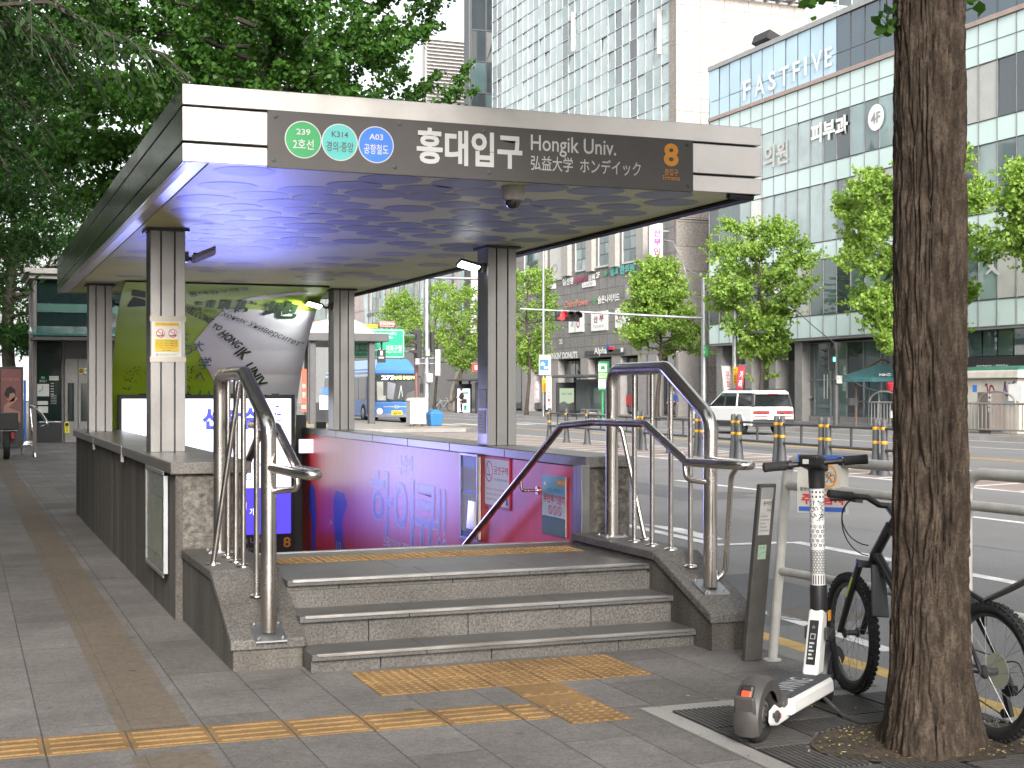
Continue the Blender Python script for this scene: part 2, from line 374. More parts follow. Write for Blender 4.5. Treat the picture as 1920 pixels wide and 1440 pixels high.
HX0, HX1, HY0, HY1 = 1.72, 4.14, 9.3, 18.3
def ring_sheet(mb, X0, X1, Y0, Y1, z):
    mb.quad((X0,Y0,z),(X1,Y0,z),(X1,HY0,z),(X0,HY0,z)); mb.quad((X0,HY1,z),(X1,HY1,z),(X1,Y1,z),(X0,Y1,z))
    mb.quad((X0,HY0,z),(HX0,HY0,z),(HX0,HY1,z),(X0,HY1,z)); mb.quad((HX1,HY0,z),(X1,HY0,z),(X1,HY1,z),(HX1,HY1,z))
b = MB().mat(P('bare earth', (.16, .15, .13), .95, var=.2, vs=.1)); ring_sheet(b, -900, 900, -400, 1500, -.6); struct(b, 'ground')
b = MB().mat(M_pave); ring_sheet(b, -16, 4.34, -14, 150, 0.0); struct(b, 'sidewalk')
b = MB().mat(M_conc)
y = -14.0
while y < 120: b.box(4.342, 4.53, y, y + .994, -.5, .003); y += 1.0
struct(b, 'kerb', bevel=.012)
b = MB().mat(M_asph).quad((4.45,-14,-.15),(32.7,-14,-.15),(32.7,320,-.15),(4.45,320,-.15)); struct(b, 'road')
b = MB().mat(tiles('far sidewalk slabs', (.26, .25, .24), (.3, .29, .275), (.15, .145, .14), .6, .6, spots=0)).quad((32.8,0,0),(60,0,0),(60,320,0),(32.8,320,0)); struct(b, 'far_sidewalk')
b = MB().mat(M_conc)
y = 10.0
while y < 200: b.box(32.5, 32.8, y, y + 1.99, -.5, .003); y += 2.0
struct(b, 'far_kerb')
# painted markings
zl = -.146
b = MB().mat(M_yline); b.quad((4.96,-10,zl),(5.12,-10,zl),(5.12,60,zl),(4.96,60,zl))
for x in (23.28, 23.62): b.quad((x,-5,zl),(x+.17,-5,zl),(x+.17,200,zl),(x,200,zl))
b.mat(M_wline)
def stripe(pts, wd, z=zl):
    for (x0,y0),(x1,y1) in zip(pts, pts[1:]):
        dx, dy = x1-x0, y1-y0; L = sqrt(dx*dx+dy*dy); nx, ny = -dy/L*wd/2, dx/L*wd/2
        b.quad((x0-nx,y0-ny,z),(x1-nx,y1-ny,z),(x1+nx,y1+ny,z),(x0+nx,y0+ny,z))
stripe([(8.27,-6),(8.52,13.35)], .16); stripe([(8.44,13.33),(7.55,13.4)], .16, zl+.001); stripe([(7.56,13.32),(7.66,15.9)], .16, zl+.002)
b.poly([(7.92,15.9,zl),(8.1,15.2,zl),(7.95,13.9,zl),(7.72,13.75,zl)])
y = -4.0
while y < 90: stripe([(12.5,y),(12.42,y+3.2)], .15); y += 8.1
stripe([(16.3,4),(16.1,50)], .16)
stripe([(19.6,4),(19.9,55)], .14)
stripe([(28.2,10),(28.2,140)], .15); stripe([(31.9,10),(31.9,140)], .15)
# slanting bars near the gutter (lower right of the view)
for k in range(4):
    y0 = 4.3 + k * .62; b.quad((5.75,y0,zl),(7.25,y0+.55,zl),(7.25,y0+.8,zl),(5.75,y0+.28,zl))
stripe([(5.5,7.5),(5.62,9.2)], .12)
for k in range(9):   # crossing far down the road
    x = 6.6 + k * .9; b.quad((x,56,zl),(x+.45,56,zl),(x+.45,60,zl),(x,60,zl))
for k in range(8):
    x = 21.2 + k * 1.3; b.quad((x,66,zl),(x+.6,66,zl),(x+.6,70,zl),(x,70,zl))
struct(b, 'road_markings')
b = MB().mat(M_isl).quad((16.2,6,-.148),(19.6,6,-.148),(19.8,54,-.148),(16.1,54,-.148)).quad((12.6,40,-.148),(16.1,40,-.148),(16.1,53,-.148),(14.6,53,-.148)); struct(b, 'painted_median')
b = MB().mat(M_wline)
for k in range(36):
    y = 7 + k * 1.3; b.quad((16.35,y,zl-.0005),(19.5,y+.9,zl-.0005),(19.5,y+1.06,zl-.0005),(16.35,y+.16,zl-.0005))
for k in range(9):
    y = 41 + k * 1.3; b.quad((13.2,y,zl-.0005),(16.0,y+.6,zl-.0005),(16.0,y+.72,zl-.0005),(13.2,y+.14,zl-.0005))
struct(b, 'median_hatching')
# raised island of the bus stop in the middle of the road
b = MB().mat(M_conc).prism([(13.6,60),(14.9,56.2),(15.6,55.4),(19.4,55.2),(20.0,56),(20.0,120),(13.6,120)], lambda u, v, t: (u, v, t), -.5, .0); struct(b, 'bus_island', bevel=.03)
b = MB().mat(M_yline).quad((14.6,60,.004),(15.3,58.6,.004),(15.3,110,.004),(14.6,110,.004)).quad((15.6,57.6,.004),(19.6,57.2,.004),(19.6,58.0,.004),(15.6,58.4,.004)); struct(b, 'island_tactile_strip')
# sidewalk bands: tan ribbed strip, tactile paving (real raised domes and bars)
b = MB().mat(M_tan).quad((.645,-10,.003),(.955,-10,.003),(.955,5.98,.003),(.645,5.98,.003)).quad((.645,6.44,.003),(.955,6.44,.003),(.93,60,.003),(.62,60,.003)); struct(b, 'tan_paving_strip')
def tact_cell(b, x, y, w, h, kind, z=.004):
    g = .004; b.mat(M_tact); b.box(x+g, x+w-g, y+g, y+h-g, z-.003, z)
    if kind == 'dome':
        n = 6
        for i in range(n):
            for j in range(n):
                cx_, cy_ = x + w*(i+.5)/n, y + h*(j+.5)/n
                b.lathe([(.017,z-.001),(.0155,z+.003),(.010,z+.005),(0.0001,z+.0055)], (cx_, cy_, 0), 8, cap=False)
    elif kind == 'barx':
        for j in range(4):
            yy = y + h*(j+.5)/4; b.hexa([(x+.02,yy-.017,z-.001),(x+w-.02,yy-.017,z-.001),(x+w-.02,yy+.017,z-.001),(x+.02,yy+.017,z-.001)], [(x+.026,yy-.01,z+.005),(x+w-.026,yy-.01,z+.005),(x+w-.026,yy+.01,z+.005),(x+.026,yy+.01,z+.005)])
    else:
        for j in range(4):
            xx = x + w*(j+.5)/4; b.hexa([(xx-.017,y+.02,z-.001),(xx+.017,y+.02,z-.001),(xx+.017,y+h-.02,z-.001),(xx-.017,y+h-.02,z-.001)], [(xx-.01,y+.026,z+.005),(xx+.01,y+.026,z+.005),(xx+.01,y+h-.026,z+.005),(xx-.01,y+h-.026,z+.005)])
b = MB()
for k in range(-6, 7):      # east-west guide bars across the view
    x = .32 + k * .345
    if x < 2.2: tact_cell(b, x, 6.44 - .33 - (x-.3)*.055, .345, .33, 'barx')
tact_cell(b, 2.56, 5.84, .31, .33, 'dome')
tact_cell(b, 2.56, 6.18, .31, .265, 'bary'); tact_cell(b, 2.56, 6.45, .31, .265, 'bary')
tact_cell(b, 2.392, 5.985, .16, .33, 'barx')
for i in range(5):
    for j in range(2): tact_cell(b, 1.92 + i*.3, 6.72 + j*.31 , .3, .3, 'dome')
struct(b, 'tactile_paving')
b = MB()
for i in range(7): tact_cell(b, 1.84 + i*.3, 8.78, .3, .3, 'dome', .424)
struct(b, 'landing_tactile_paving')

# ================================================================ THE STAIR ENTRANCE
M_face = P('cream cladding', (.42, .4, .37), .6, var=.1)
st = T('stair_entrance', 'grey granite subway stair base with three steps and low parapet walls', 'stairway', (2.9, 8, 0))
STEPS = ((7.38, .10, .0), (7.67, .26, .10), (7.99, .42, .26))
for yf, zt, zb in STEPS:
    b = MB().mat(M_gran); xs = [1.73, 2.02 + RND.random()*.3, 2.7 + RND.random()*.4, 3.35 + RND.random()*.3, 4.04]
    for a, c in zip(xs, xs[1:]): b.box(a + .002, c - .002, yf + .035, yf + .3, zb - .02, zt - .035)
    b.mat(M_tread)
    xs = [1.73, 2.35 + RND.random()*.3, 3.2 + RND.random()*.2, 4.04]
    for a, c in zip(xs, xs[1:]): b.box(a + .0015, c - .0015, yf + .006, (yf + .36 if zt < .4 else 8.36), zt - .035, zt)
    s_ = b.build('step', st, bevel=.004)
    n_ = MB().mat(MT['nosing']); n_.box(1.76, 4.02, yf, yf + .03, zt + .0005, zt + .004).box(1.76, 4.02, yf, yf + .004, zt - .013, zt + .0005); n_.build('nosing', s_, bevel=.0015)
b = MB().mat(M_tread)
for (x0, x1) in ((1.73, 2.5), (2.5, 3.3), (3.3, 4.12)):
    b.box(x0+.0015, x1-.0015, 8.36+.002, 8.775, .36, .42); b.box(x0+.0015, x1-.0015, 8.775, 9.4, .36, .42)
b.mat(M_gran).box(1.73, 4.12, 8.0, 9.36, -.3, .36)
l_ = b.build('landing', st, bevel=.003)
MB().mat(MT['nosing']).box(1.80, 4.10, 9.355, 9.405, .4205, .425).build('nosing', l_)
b = MB().mat(M_tread)
for k in range(26): b.box(1.76, 4.12, 9.4 + k*.3, 9.72 + k*.3, .42 - .17*(k+1) - .3, .42 - .17*(k+1))
b.build('descending_flight', st)
# cheek walls
def cheek(x0, x1, yf, zf, yk, zk, yb, over=.015):
    b = MB().mat(M_granw); c_ = .055
    b.prism([(yf, -.05), (yf, zf - c_), (yk, zk - c_), (yb, zk - c_), (yb, -.05)], lambda u, v, t: (t, u, v), x0, x1)
    w_ = b.build('cheek_wall', st, bevel=.006)
    b = MB().mat(M_gran)
    b.prism([(yf - over, zf - c_), (yf - over, zf), (yk, zk), (yk, zk - c_ + .002)], lambda u, v, t: (t, u, v), x0 - over, x1 + over)
    b.prism([(yk + .003, zk - c_ + .002), (yk + .003, zk), (yb, zk), (yb, zk - c_ + .002)], lambda u, v, t: (t, u, v), x0 - over, x1 + over)
    b.build('cap', w_, bevel=.008)
cheek(1.35, 1.73, 7.6, .165, 8.25, .465, 9.44)
cheek(4.04, 4.33, 7.2, .215, 7.92, .5, 9.2)
# parapet walls and copings
def parapet(x0, x1, y0, y1, zt, over, breaks, rough_front):
    b = MB().mat(M_granw)
    yb = [y0 + .035] + breaks + [y1]
    for a, c in zip(yb, yb[1:]): b.box(x0 + RND.random()*.006, x1, a + .003, c - .003, -.05, zt - .08)
    b.mat(M_gran).box(x0 + .05, x1 - .003, y0 + .04, y1 - .02, -4.5, .0)
    w_ = b.build('parapet_wall', st, bevel=.004)
    b = MB().mat(M_rough); nx, nz = 16, 26; zl_ = .40
    g = [[(x0 + .05 + (x1 - x0 - .055)*i/nx, y0 + .02 - (0 if i in (0, nx) or j in (0, nz) else RND.random()*.022), zl_ + (zt - .085 - zl_)*j/nz) for i in range(nx+1)] for j in range(nz+1)]
    b.add([q for r in g for q in r], [(j*(nx+1)+i, j*(nx+1)+i+1, (j+1)*(nx+1)+i+1, (j+1)*(nx+1)+i) for j in range(nz) for i in range(nx)], True)
    b.mat(M_granw).box(x0 + .002, x0 + .048, y0 + .005, y0 + .034, -.05, zt - .083)
    b.build('split_stone_face', w_)
    b = MB().mat(M_coping); yb = [y0 - over] + [q + .2 for q in breaks] + [y1 + .02]
    for a, c in zip(yb, yb[1:]): b.box(x0 - over, x1 + over, a + .002, c - .002, zt - .08, zt)
    c_ = b.build('coping', w_, bevel=.008)
    b = MB().mat(M_conc)
    for q in (breaks[1::2] if x0 < 2 else []): b = MB().mat(M_conc).box(x0 - over - .004, x0 - over + .02, q + .16, q + .24, zt - .14, zt - .004); b.build('joint_clip', c_, bevel=.003)
parapet(1.30, 1.76, 9.44, 18.2, 1.04, .035, [10.9, 12.3, 13.7, 15.1, 16.6], True)
parapet(4.16, 4.50, 9.2, 18.2, 1.04, .03, [10.6, 12.0, 13.3, 14.6, 16.2], True)
b = MB().mat(MT['brushed']).box(4.085, 4.15, 9.235, 9.30, .42, .975).box(4.085,4.15,9.15,9.233,.42,.98); b.build('corner_trim', st, bevel=.004)
b = MB().mat(M_face).box(1.745, 1.758, 9.5, 18.2, -4.4, .955); b.build('inner_cladding', st)
b = MB().mat(MT['dark']).box(1.7, 4.2, 18.25, 18.4, -4.4, 1.2); b.build('back_wall', st)

# ================================================================ THE CANOPY
CY0, CY1, CX0, CX1, CZ0, CZ1 = 7.75, 18.6, 1.105, 4.70, 2.745, 3.165
M_soff = P('printed soffit panel', (.80, .82, .42), .46, 0.0, var=.1, vs=.8, rvar=.04, spec=.16)
M_dot = P('printed soffit dots', (.35, .39, .39), .46, 0.0, var=.1, vs=.8, spec=.16)
M_dot2 = P('pale printed dots', (.55, .54, .50), .46, 0.0, var=.1, spec=.16)
cp = T('entrance_canopy', 'flat steel canopy on four grooved steel columns over the stairs', 'canopy', (2.9, 8, 0))
def fz(py): return pY(343, py, CY0).z
zs = [(CZ1, fz(195)), (fz(199), fz(263)), (fz(267.5), CZ0)]
for side in ('front', 'left', 'right', 'back'):
    b = MB().mat(MT['fascia' if side == 'front' else 'fascia_side'])  # side fascias: smoother copy of the steel, shade darkening put into its colour
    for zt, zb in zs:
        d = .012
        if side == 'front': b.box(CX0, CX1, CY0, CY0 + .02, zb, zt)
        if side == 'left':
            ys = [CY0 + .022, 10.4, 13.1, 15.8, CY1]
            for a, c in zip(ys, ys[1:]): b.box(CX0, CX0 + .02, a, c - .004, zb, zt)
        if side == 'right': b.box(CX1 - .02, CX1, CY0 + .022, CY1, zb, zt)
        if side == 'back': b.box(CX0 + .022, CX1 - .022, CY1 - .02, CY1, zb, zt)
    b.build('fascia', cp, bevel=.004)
b = MB().mat(MT['dark']).box(CX0 + .03, CX1 - .03, CY0 + .03, CY1 - .03, CZ0 + .03, CZ1 - .012); b.build('roof_deck', cp)
b = MB().mat(M_soff); z = CZ0 + .012
for a, c in ((CY0+.025, 10.1), (10.1, 12.5), (12.5, 14.9), (14.9, 17.3), (17.3, CY1-.03)): b.box(CX0+.16, CX1-.05, a+.0015, c-.0015, z, z+.01)
R2 = random.Random(3); rows = 34
for j in range(rows):
    yy = CY0 + .3 + j * .31
    for i in range(8):
        xx = CX0 + .42 + i * .44 + (.22 if j % 2 else 0) + R2.uniform(-.05, .05); rr = R2.uniform(.15, .2)
        if xx + rr > CX1 - .07 or xx - rr < CX0 + .18: continue
        if R2.random() < (.1 if j < 13 else .62): continue
        b.mat(M_dot2 if (j > 12 or (j > 9 and R2.random() < .4)) else M_dot)
        b.poly([(xx + rr*cos(-2*pi*k/26), yy + rr*sin(-2*pi*k/26), z - .0015 - .0004*((i+j) % 3)) for k in range(26)])
sf = b.build('soffit', cp)
b = MB().mat(P('white edge strip', (.7, .7, .7), .3)).hexa([(CX0+.02,CY0+.03,CZ0),(CX0+.06,CY0+.03,CZ0),(CX0+.06,CY1,CZ0),(CX0+.02,CY1,CZ0)], [(CX0+.02,CY0+.03,CZ0+.02),(CX0+.158,CY0+.03,CZ0+.02),(CX0+.158,CY1,CZ0+.02),(CX0+.02,CY1,CZ0+.02)])
b.build('edge_strip', cp)
b = MB().mat(MT['dark']).tube([(CX1-.02, CY0+.1, CZ0-.012), (CX1-.02, CY1-.4, CZ0-.012)], .016, 8).build('edge_conduit', cp)
b = MB().mat(MT['black']).tube([(CX1-.22, CY0+.03, CZ0-.01), (CX1-.03, CY0+.06, CZ0-.01)], .022, 10).build('gutter_pipe', cp)
def column(x, y, wd=.262):
    b = MB().mat(MT['brushed']); z0, z1 = 1.0405, CZ0 + .012; q = wd; g = .009
    segs = [(0, .075), (.084, .178), (.187, .262)]
    for (a, c) in segs:
        b.box(x + a, x + c, y, y + .014, z0, z1); b.box(x + a, x + c, y + q - .014, y + q, z0, z1)
        if a == 0: b.box(x, x + .014, y + .016, y + q - .016, z0, z1)
        if a > .18: b.box(x + q - .014, x + q, y + .016, y + q - .016, z0, z1)
    b.mat(MT['dark']).box(x + .02, x + q - .02, y + .02, y + q - .02, z0, z1)
    o = b.build('column', cp, bevel=.003)
    MB().mat(MT['dark']).box(x - .03, x + q + .03, y - .03, y + q + .03, CZ0 - .012, CZ0 + .010).build('capital_plate', o)
for x, y in ((1.335, 11.05), (1.36, 17.0), (4.19, 11.35), (4.19, 16.75)): column(x, y)

# station sign on the front fascia
sg = T('station_sign', 'long dark grey station name sign on the front of the canopy', 'sign', (2.9, CY0, 2.9))
SY = CY0 - .03
p0, p1 = pY(502, 205, SY), pY(1300, 353, SY)
b = MB().mat(MT['dgrey']).box(p0.x, p1.x, SY, SY + .028, 2.733, p0.z)
pan = b.build('sign_panel', sg, bevel=.003)
f = faceY(SY)
fb = MB()
for px, py in ((517,218),(749,233),(909,246),(1093,259),(1289,271),(513,300),(740,313),(918,323),(1290,349)):
    u, v = f.P(px, py); fb.mat(MT['dark']).lathe([(.012, 0), (.012, -.004), (.006, -.007)], (u, SY, v), 12, 'Y')
fb.build('rivets', pan)
for px, py, col, tc_, t1, t2, w1, w2 in ((568.5, 262, 'green', 'silver', '239', '2호선', 26, 39), (637, 267, 'teal', 'dgrey', 'K314', '경의·중앙', 31, 51), (705, 271.5, 'sky', 'silver', 'A03', '공항철도', 26, 46)):
    f = faceY(SY); u, v = f.P(px, py); r = .104
    f.disc(u, v, r, MT['silver'], 1, 40); f.disc(u, v, r * .945, MT[col], 2, 40)
    f.ptext(t1, px - w1/2, py - 20, px + w1/2, py - 9, MT[tc_], 3, .015); f.ptext(t2, px - w2/2, py - 1, px + w2/2, py + 18, MT[tc_], 3, .012)
    f.mb.build('line_badge', sg)
f = faceY(SY)
f.ptext('홍대입구', 781, 245, 979, 312, MT['silver'], 2, .03)
f.ptext('Hongik Univ.', 995, 258, 1155, 296, MT['silver'], 2, .008)
f.ptext('弘益大学  ホンデイック', 995, 297, 1201, 325, MT['silver'], 2, .006)
f.mb.build('station_name', sg)
f = faceY(SY)
f.ptext('8', 1244, 269, 1272, 312, MT['orange'], 2, .035); f.ptext('출입구', 1246, 317, 1271, 329, MT['orange'], 2, .004); f.ptext('Entrance', 1242.5, 329.5, 1274, 338, MT['orange'], 2)
f.mb.build('exit_number', sg)
# ================================================================ THINGS IN AND ON THE ENTRANCE
def fillet(pts, r, n=6):
    pts = [Vector(p) for p in pts]; out = [pts[0]]
    for a, p, c in zip(pts, pts[1:], pts[2:]):
        u = (a - p); w_ = (c - p); lu, lw = u.length, w_.length; u.normalize(); w_.normalize()
        ang = u.angle(w_); d = min(r / max(math.tan(ang / 2), .05), lu * .48, lw * .48)
        s0, s1 = p + u * d, p + w_ * d
        for k in range(n + 1):
            t = k / n; out.append(s0 * (1 - t) ** 2 + p * 2 * t * (1 - t) + s1 * t ** 2)
    return out + [pts[-1]]
# curved printed panel behind the screen
prof = [(18.2, .8), (18.16, 1.1), (18.05, 1.42), (17.86, 1.72), (17.6, 2.02), (17.3, 2.29), (17.0, 2.51), (16.7, 2.655), (16.35, 2.735)]
pl = [0.0]
for (a, b_), (c, d) in zip(prof, prof[1:]): pl.append(pl[-1] + sqrt((c-a)**2 + (d-b_)**2))
def mur_fn(u, v, h):
    k = 0
    while k < len(pl) - 2 and v > pl[k+1]: k += 1
    t = (v - pl[k]) / (pl[k+1] - pl[k]); (a, b_), (c, d) = prof[k], prof[k+1]; L = pl[k+1] - pl[k]
    return Vector((u, a + (c-a)*t - h*(d-b_)/L, b_ + (d-b_)*t + h*(c-a)/L))
def mur_inv(px, py):
    r = ray(px, py); best = None
    for k, ((a, b_), (c, d)) in enumerate(zip(prof, prof[1:])):
        # EYE + r.z*s on the segment: Y = r.y*s
        det = r.y * (d - b_) - (c - a) * r.z
        s_ = (a * (d - b_) - (c - a) * (b_ - EYE)) / det
        Y, Z = r.y * s_, EYE + r.z * s_
        t = ((Y - a)*(c - a) + (Z - b_)*(d - b_)) / ((c-a)**2 + (d-b_)**2)
        e = max(0, -t, t - 1)
        if best is None or e < best[0]: best = (e, r.x * s_, pl[k] + t * (pl[k+1] - pl[k]))
    return min(best[1], 4.036), best[2]
M_lime = P('lime green print', (.40, .60, .04), .35, var=.06, vs=1.2); M_mgrey = P('pale grey print', (.78, .77, .80), .35, var=.04)
M_ink2 = P('dark green print', (.025, .05, .02), .4)
mu = T('printed_panel', 'curved lime green and pale grey panel with station greetings in several scripts', 'display panel', (2.9, 18.2, .8))
b = MB(); n = 28
L = pl[-1]
b.mat(M_lime)
vs = [mur_fn(u, L*i/n, 0) for i in range(n+1) for u in (1.70, 4.04)] + [mur_fn(u, L*i/n, -.03) for i in range(n+1) for u in (1.70, 4.04)]
o = 2*(n+1)
b.add(vs, [(2*i, 2*i+1, 2*i+3, 2*i+2) for i in range(n)] + [(o+2*i, o+2*i+2, o+2*i+3, o+2*i+1) for i in range(n)], True)
b.mat(MT['brushed']).add(vs, [(2*i+1, o+2*i+1, o+2*i+3, 2*i+3) for i in range(n)] + [(2*i, 2*i+2, o+2*i+2, o+2*i) for i in range(n)])
pb = b.build('print_board', mu)
f = Face(mur_fn, mur_inv, step=.004)
def fine(pts, k=8):
    out = []
    for (a, b_), (c, d) in zip(pts, pts[1:] + pts[:1]): out += [(a + (c-a)*i/k, b_ + (d-b_)*i/k) for i in range(k)]
    return out
def mstrip(left, right, m, layer):      # fill between two px polylines row by row so the fill follows the curve
    for i in range(len(left) - 1):
        (a, b_), (c, d) = left[i], left[i+1]; (p, q), (r, s_) = right[i], right[i+1]
        for k in range(16):
            t0, t1 = k/16, (k+1)/16
            f.ppoly([(a+(c-a)*t0, b_+(d-b_)*t0), (a+(c-a)*t1, b_+(d-b_)*t1), (p+(r-p)*t1, q+(s_-q)*t1), (p+(r-p)*t0, q+(s_-q)*t0)][::-1], m, layer)
mstrip([(421, 578), (392, 607), (364, 641), (383, 680), (402, 715), (420, 760), (420, 800)], [(625, 584), (615, 607), (605, 641), (600, 680), (595, 715), (590, 760), (585, 800)], M_mgrey, 1)
mstrip([(440, 566), (470, 557), (510, 552), (560, 546)], [(441, 567), (475, 563), (515, 557), (596, 549)], M_mgrey, 1)
f.ppoly([(347, 650), (345, 750), (350, 750), (349, 690)], M_mgrey, 1)
def mt(t, x0, y0, x1, y1, hpx, m, bold=.0, lean=1.0):   # baseline from (x0,y0) to (x1,y1) in the photo
    u0, v0 = f.P(x0, y0); u1, v1 = f.P(x1, y1); h = abs(f.P(x0, y0 - hpx)[1] - v0); dl = sqrt((u1-u0)**2 + (v1-v0)**2)
    f.text(t, u0, v0, u0 + dl, v0 + h, m, 3, bold, atan2(v1 - v0, u1 - u0))
mt('WELCOME', 338, 579, 392, 606, 9, M_ink2, .03); mt('TO', 394, 613, 411, 620, 9, M_ink2, .03); mt('HONG', 408, 627, 443, 653, 13, M_ink2, .03)
mt('IK', 438, 662, 455, 675, 18, M_ink2, .03); mt('UNIV', 456, 686, 486, 727, 15, M_ink2, .03)
mt('"хоник Университет"', 406, 590, 560, 652, 12, M_ink2); mt('станция метро', 345, 577, 402, 590, 6, M_ink2)
for ch, x0, y0, x1, y1 in (('歡', 363, 566, 380, 579), ('迎', 385, 563, 404, 576), ('到', 409, 562, 432, 579), ('駐', 440, 562, 480, 587), ('地', 492, 563, 560, 596)): f.ptext(ch, x0, y0, x1, y1, M_ink2, 3, .03)
mt('홍대입구에오', 356, 556, 470, 543, 9, M_ink2, .01)
MB_ = P('blue print', (.05, .12, .3), .4)
for ch, x, y, s_ in (('よ', 345, 630, 18), ('う', 352, 655, 18), ('大', 372, 648, 20), ('学', 384, 680, 24), ('へ', 376, 706, 18), ('い', 384, 742, 22)): f.ptext(ch, x - s_/2, y - s_/2, x + s_/2, y + s_/2, MB_, 3, .0)
f.ppoly([(248, 543), (273, 546), (273, 558), (246, 553)][::-1], MT['ink'], 2); f.ppoly([(238, 575), (250, 557), (273, 563), (273, 573)][::-1], MT['ink'], 2)
R3 = random.Random(5)
for k in range(90):
    c = R3.choice([(255, 700, 18, 12), (240, 712, 10, 6), (355, 700, 8, 14), (352, 728, 10, 12), (235, 728, 12, 3)]); x, y = R3.gauss(c[0], c[2]*.55), R3.gauss(c[1], c[3]*.6)
    if x < 218: continue
    f.ppoly([(x, y), (x + R3.uniform(1, 3), y - R3.uniform(.5, 2)), (x + R3.uniform(2, 4), y + 1)][::-1], M_ink2, 2)
f.mb.build('greeting_print', pb)

# the bright advertising screen over the stair mouth
SCY = 17.86
sc_ = T('advert_screen', 'large lit advertising screen, white above and violet below, over the stair mouth', 'screen', (2.9, SCY, 0))
a0, a1 = pY(221, 740, SCY), pY(552, 740, SCY)
b = MB().mat(P('screen frame', (.012, .013, .02), .4)); b.box(a0.x, a1.x, SCY + .012, SCY + .12, -.75, a0.z)
for (x0, x1, z0, z1) in ((a0.x, a1.x, a0.z - .05, a0.z), (a0.x, a0.x + .045, -.45, a0.z - .051), (a1.x - .045, a1.x, -.45, a0.z - .051)): b.box(x0, x1, SCY - .03, SCY + .011, z0, z1)
for k in range(4): b.box(a0.x + .25 + k*.55, a0.x + .34 + k*.55, SCY, SCY + .05, a0.z, a0.z + .012)
fr = b.build('frame', sc_, bevel=.004)
M_scrw = glow('screen white', (.9, .92, 1.0), 1.0); M_scrv = glow('screen violet', (.09, .06, .92), .6); M_scrb = glow('screen blue text', (.07, .08, .55), .8)
f = faceY(SCY)
zv = f.P(540, 913)[1]; zb_ = f.P(540, 1000)[1]
f.rect(a0.x + .046, zv, a1.x - .046, a0.z - .052, M_scrw, 1); f.rect(a0.x + .046, zb_, a1.x - .046, zv, M_scrv, 1)
f.ptext('선착순', 379, 764, 487, 806, M_scrb, 2, .05); f.ptext('.com', 500, 786, 528, 799, M_scrb, 2, .01)
for x, y, s_ in ((520, 762, 3), (523, 777, 4), (516, 776, 2)): f.prect(x - s_, y - 2, x + s_, y + 2, M_scrb, 2)
f.ptext('모도 드레 할 이벤', 380, 835, 493, 848, M_scrb, 2); f.ptext('알림이', 446, 865, 493, 880, M_scrb, 2); f.ptext('요', 458, 885, 474, 900, M_scrb, 2)
f.ptext('영', 455, 942, 462, 957, M_scrw, 2, .05); f.ptext('가', 468, 953, 477, 966, M_scrw, 2); f.ptext('화', 455, 965, 462, 980, M_scrw, 2, .05)
f.mb.build('display', sc_)
f = faceY(SCY + .008); f.ptext('Hongik Univ.', 425, 1008, 497, 1022, MT['lgrey'], 2); f.ptext('8', 531, 1007, 545, 1026, MT['orange'], 2, .02); f.ptext('ホンデイック', 450, 1026, 484, 1034, MT['lgrey'], 2)
f.mb.build('station_caption', fr)
# what the screen throws forward: its own light, aimed up under the canopy and across the stairs
def screen_light(name, loc, target, power, size, blend, col):
    l = bpy.data.lights.new(name, 'SPOT'); l.energy = power; l.spot_size = size; l.spot_blend = blend; l.color = col; l.shadow_soft_size = .8
    o = bpy.data.objects.new(name, l); C.objects.link(o); o.parent = sc_; o.location = Vector(loc) - sc_.location
    o.rotation_euler = (Vector(target) - Vector(loc)).to_track_quat('-Z', 'Y').to_euler()
screen_light('screen_light', (2.5, SCY - .15, .45), (4.13, 14.4, .55), 130, radians(52), 1.0, (.38, .36, 1.0))
screen_light('screen_light', (2.9, SCY - .15, .35), (2.4, 11.1, 2.74), 620, radians(37), 1.0, (.22, .25, 1.0))

# red printed wall cladding with blue title lettering
RX = 4.138
M_redw = P('glossy red banner', (.62, .045, .05), .4, var=.1, vs=.7, bump=.12, bs=5, stretch=(1, 9, .35), coat=.14)
M_blt = P('banner blue', (.07, .085, .46), .35); M_blo = P('banner outline', (.55, .5, .6), .4)
M_redw.node_tree.nodes['Principled BSDF'].inputs['Coat Roughness'].default_value = .3
rb = T('red_banner', 'glossy red printed banner with blue outlined title along the stair wall', 'banner', (4.14, 13, 0))
b = MB().mat(M_redw); b.box(RX, 4.158, 9.31, 18.2, -4.4, .957)
bn = b.build('banner_sheet', rb)
f = faceX(RX)
def outl(t, x0, y0, x1, y1):
    f.ptext(t, x0 - 1.5, y0 - 2.5, x1 + 1.5, y1 + 2.5, M_blo, 1, .03); f.ptext(t, x0, y0, x1, y1, M_blt, 2, .0)
outl('하', 697, 884, 735, 1003); outl('이', 740, 897, 776, 1018); outl('큐', 780, 911, 820, 1040); outl('!!', 822, 918, 836, 1034)
f.ptext('극장판', 745, 853, 775, 892, M_blt, 1, .02); f.ptext('쓰레기장의 결전', 719, 1012, 768, 1034, M_blo, 1, .03)
f.ppoly([(583, 905), (591, 918), (593, 975), (590, 1040), (584, 1040), (585, 980), (579, 950), (578, 925)], M_blt, 1)
f.ppoly([(630, 920), (645, 925), (652, 945), (642, 975), (645, 1040), (630, 1040), (626, 975), (625, 940)], M_blt, 1)
f.ppoly([(616, 992), (620, 972), (624, 985), (620, 980)], M_blo, 1); f.ptext('10', 631, 1015, 640, 1036, M_blo, 2)
f.mb.build('title_print', bn)
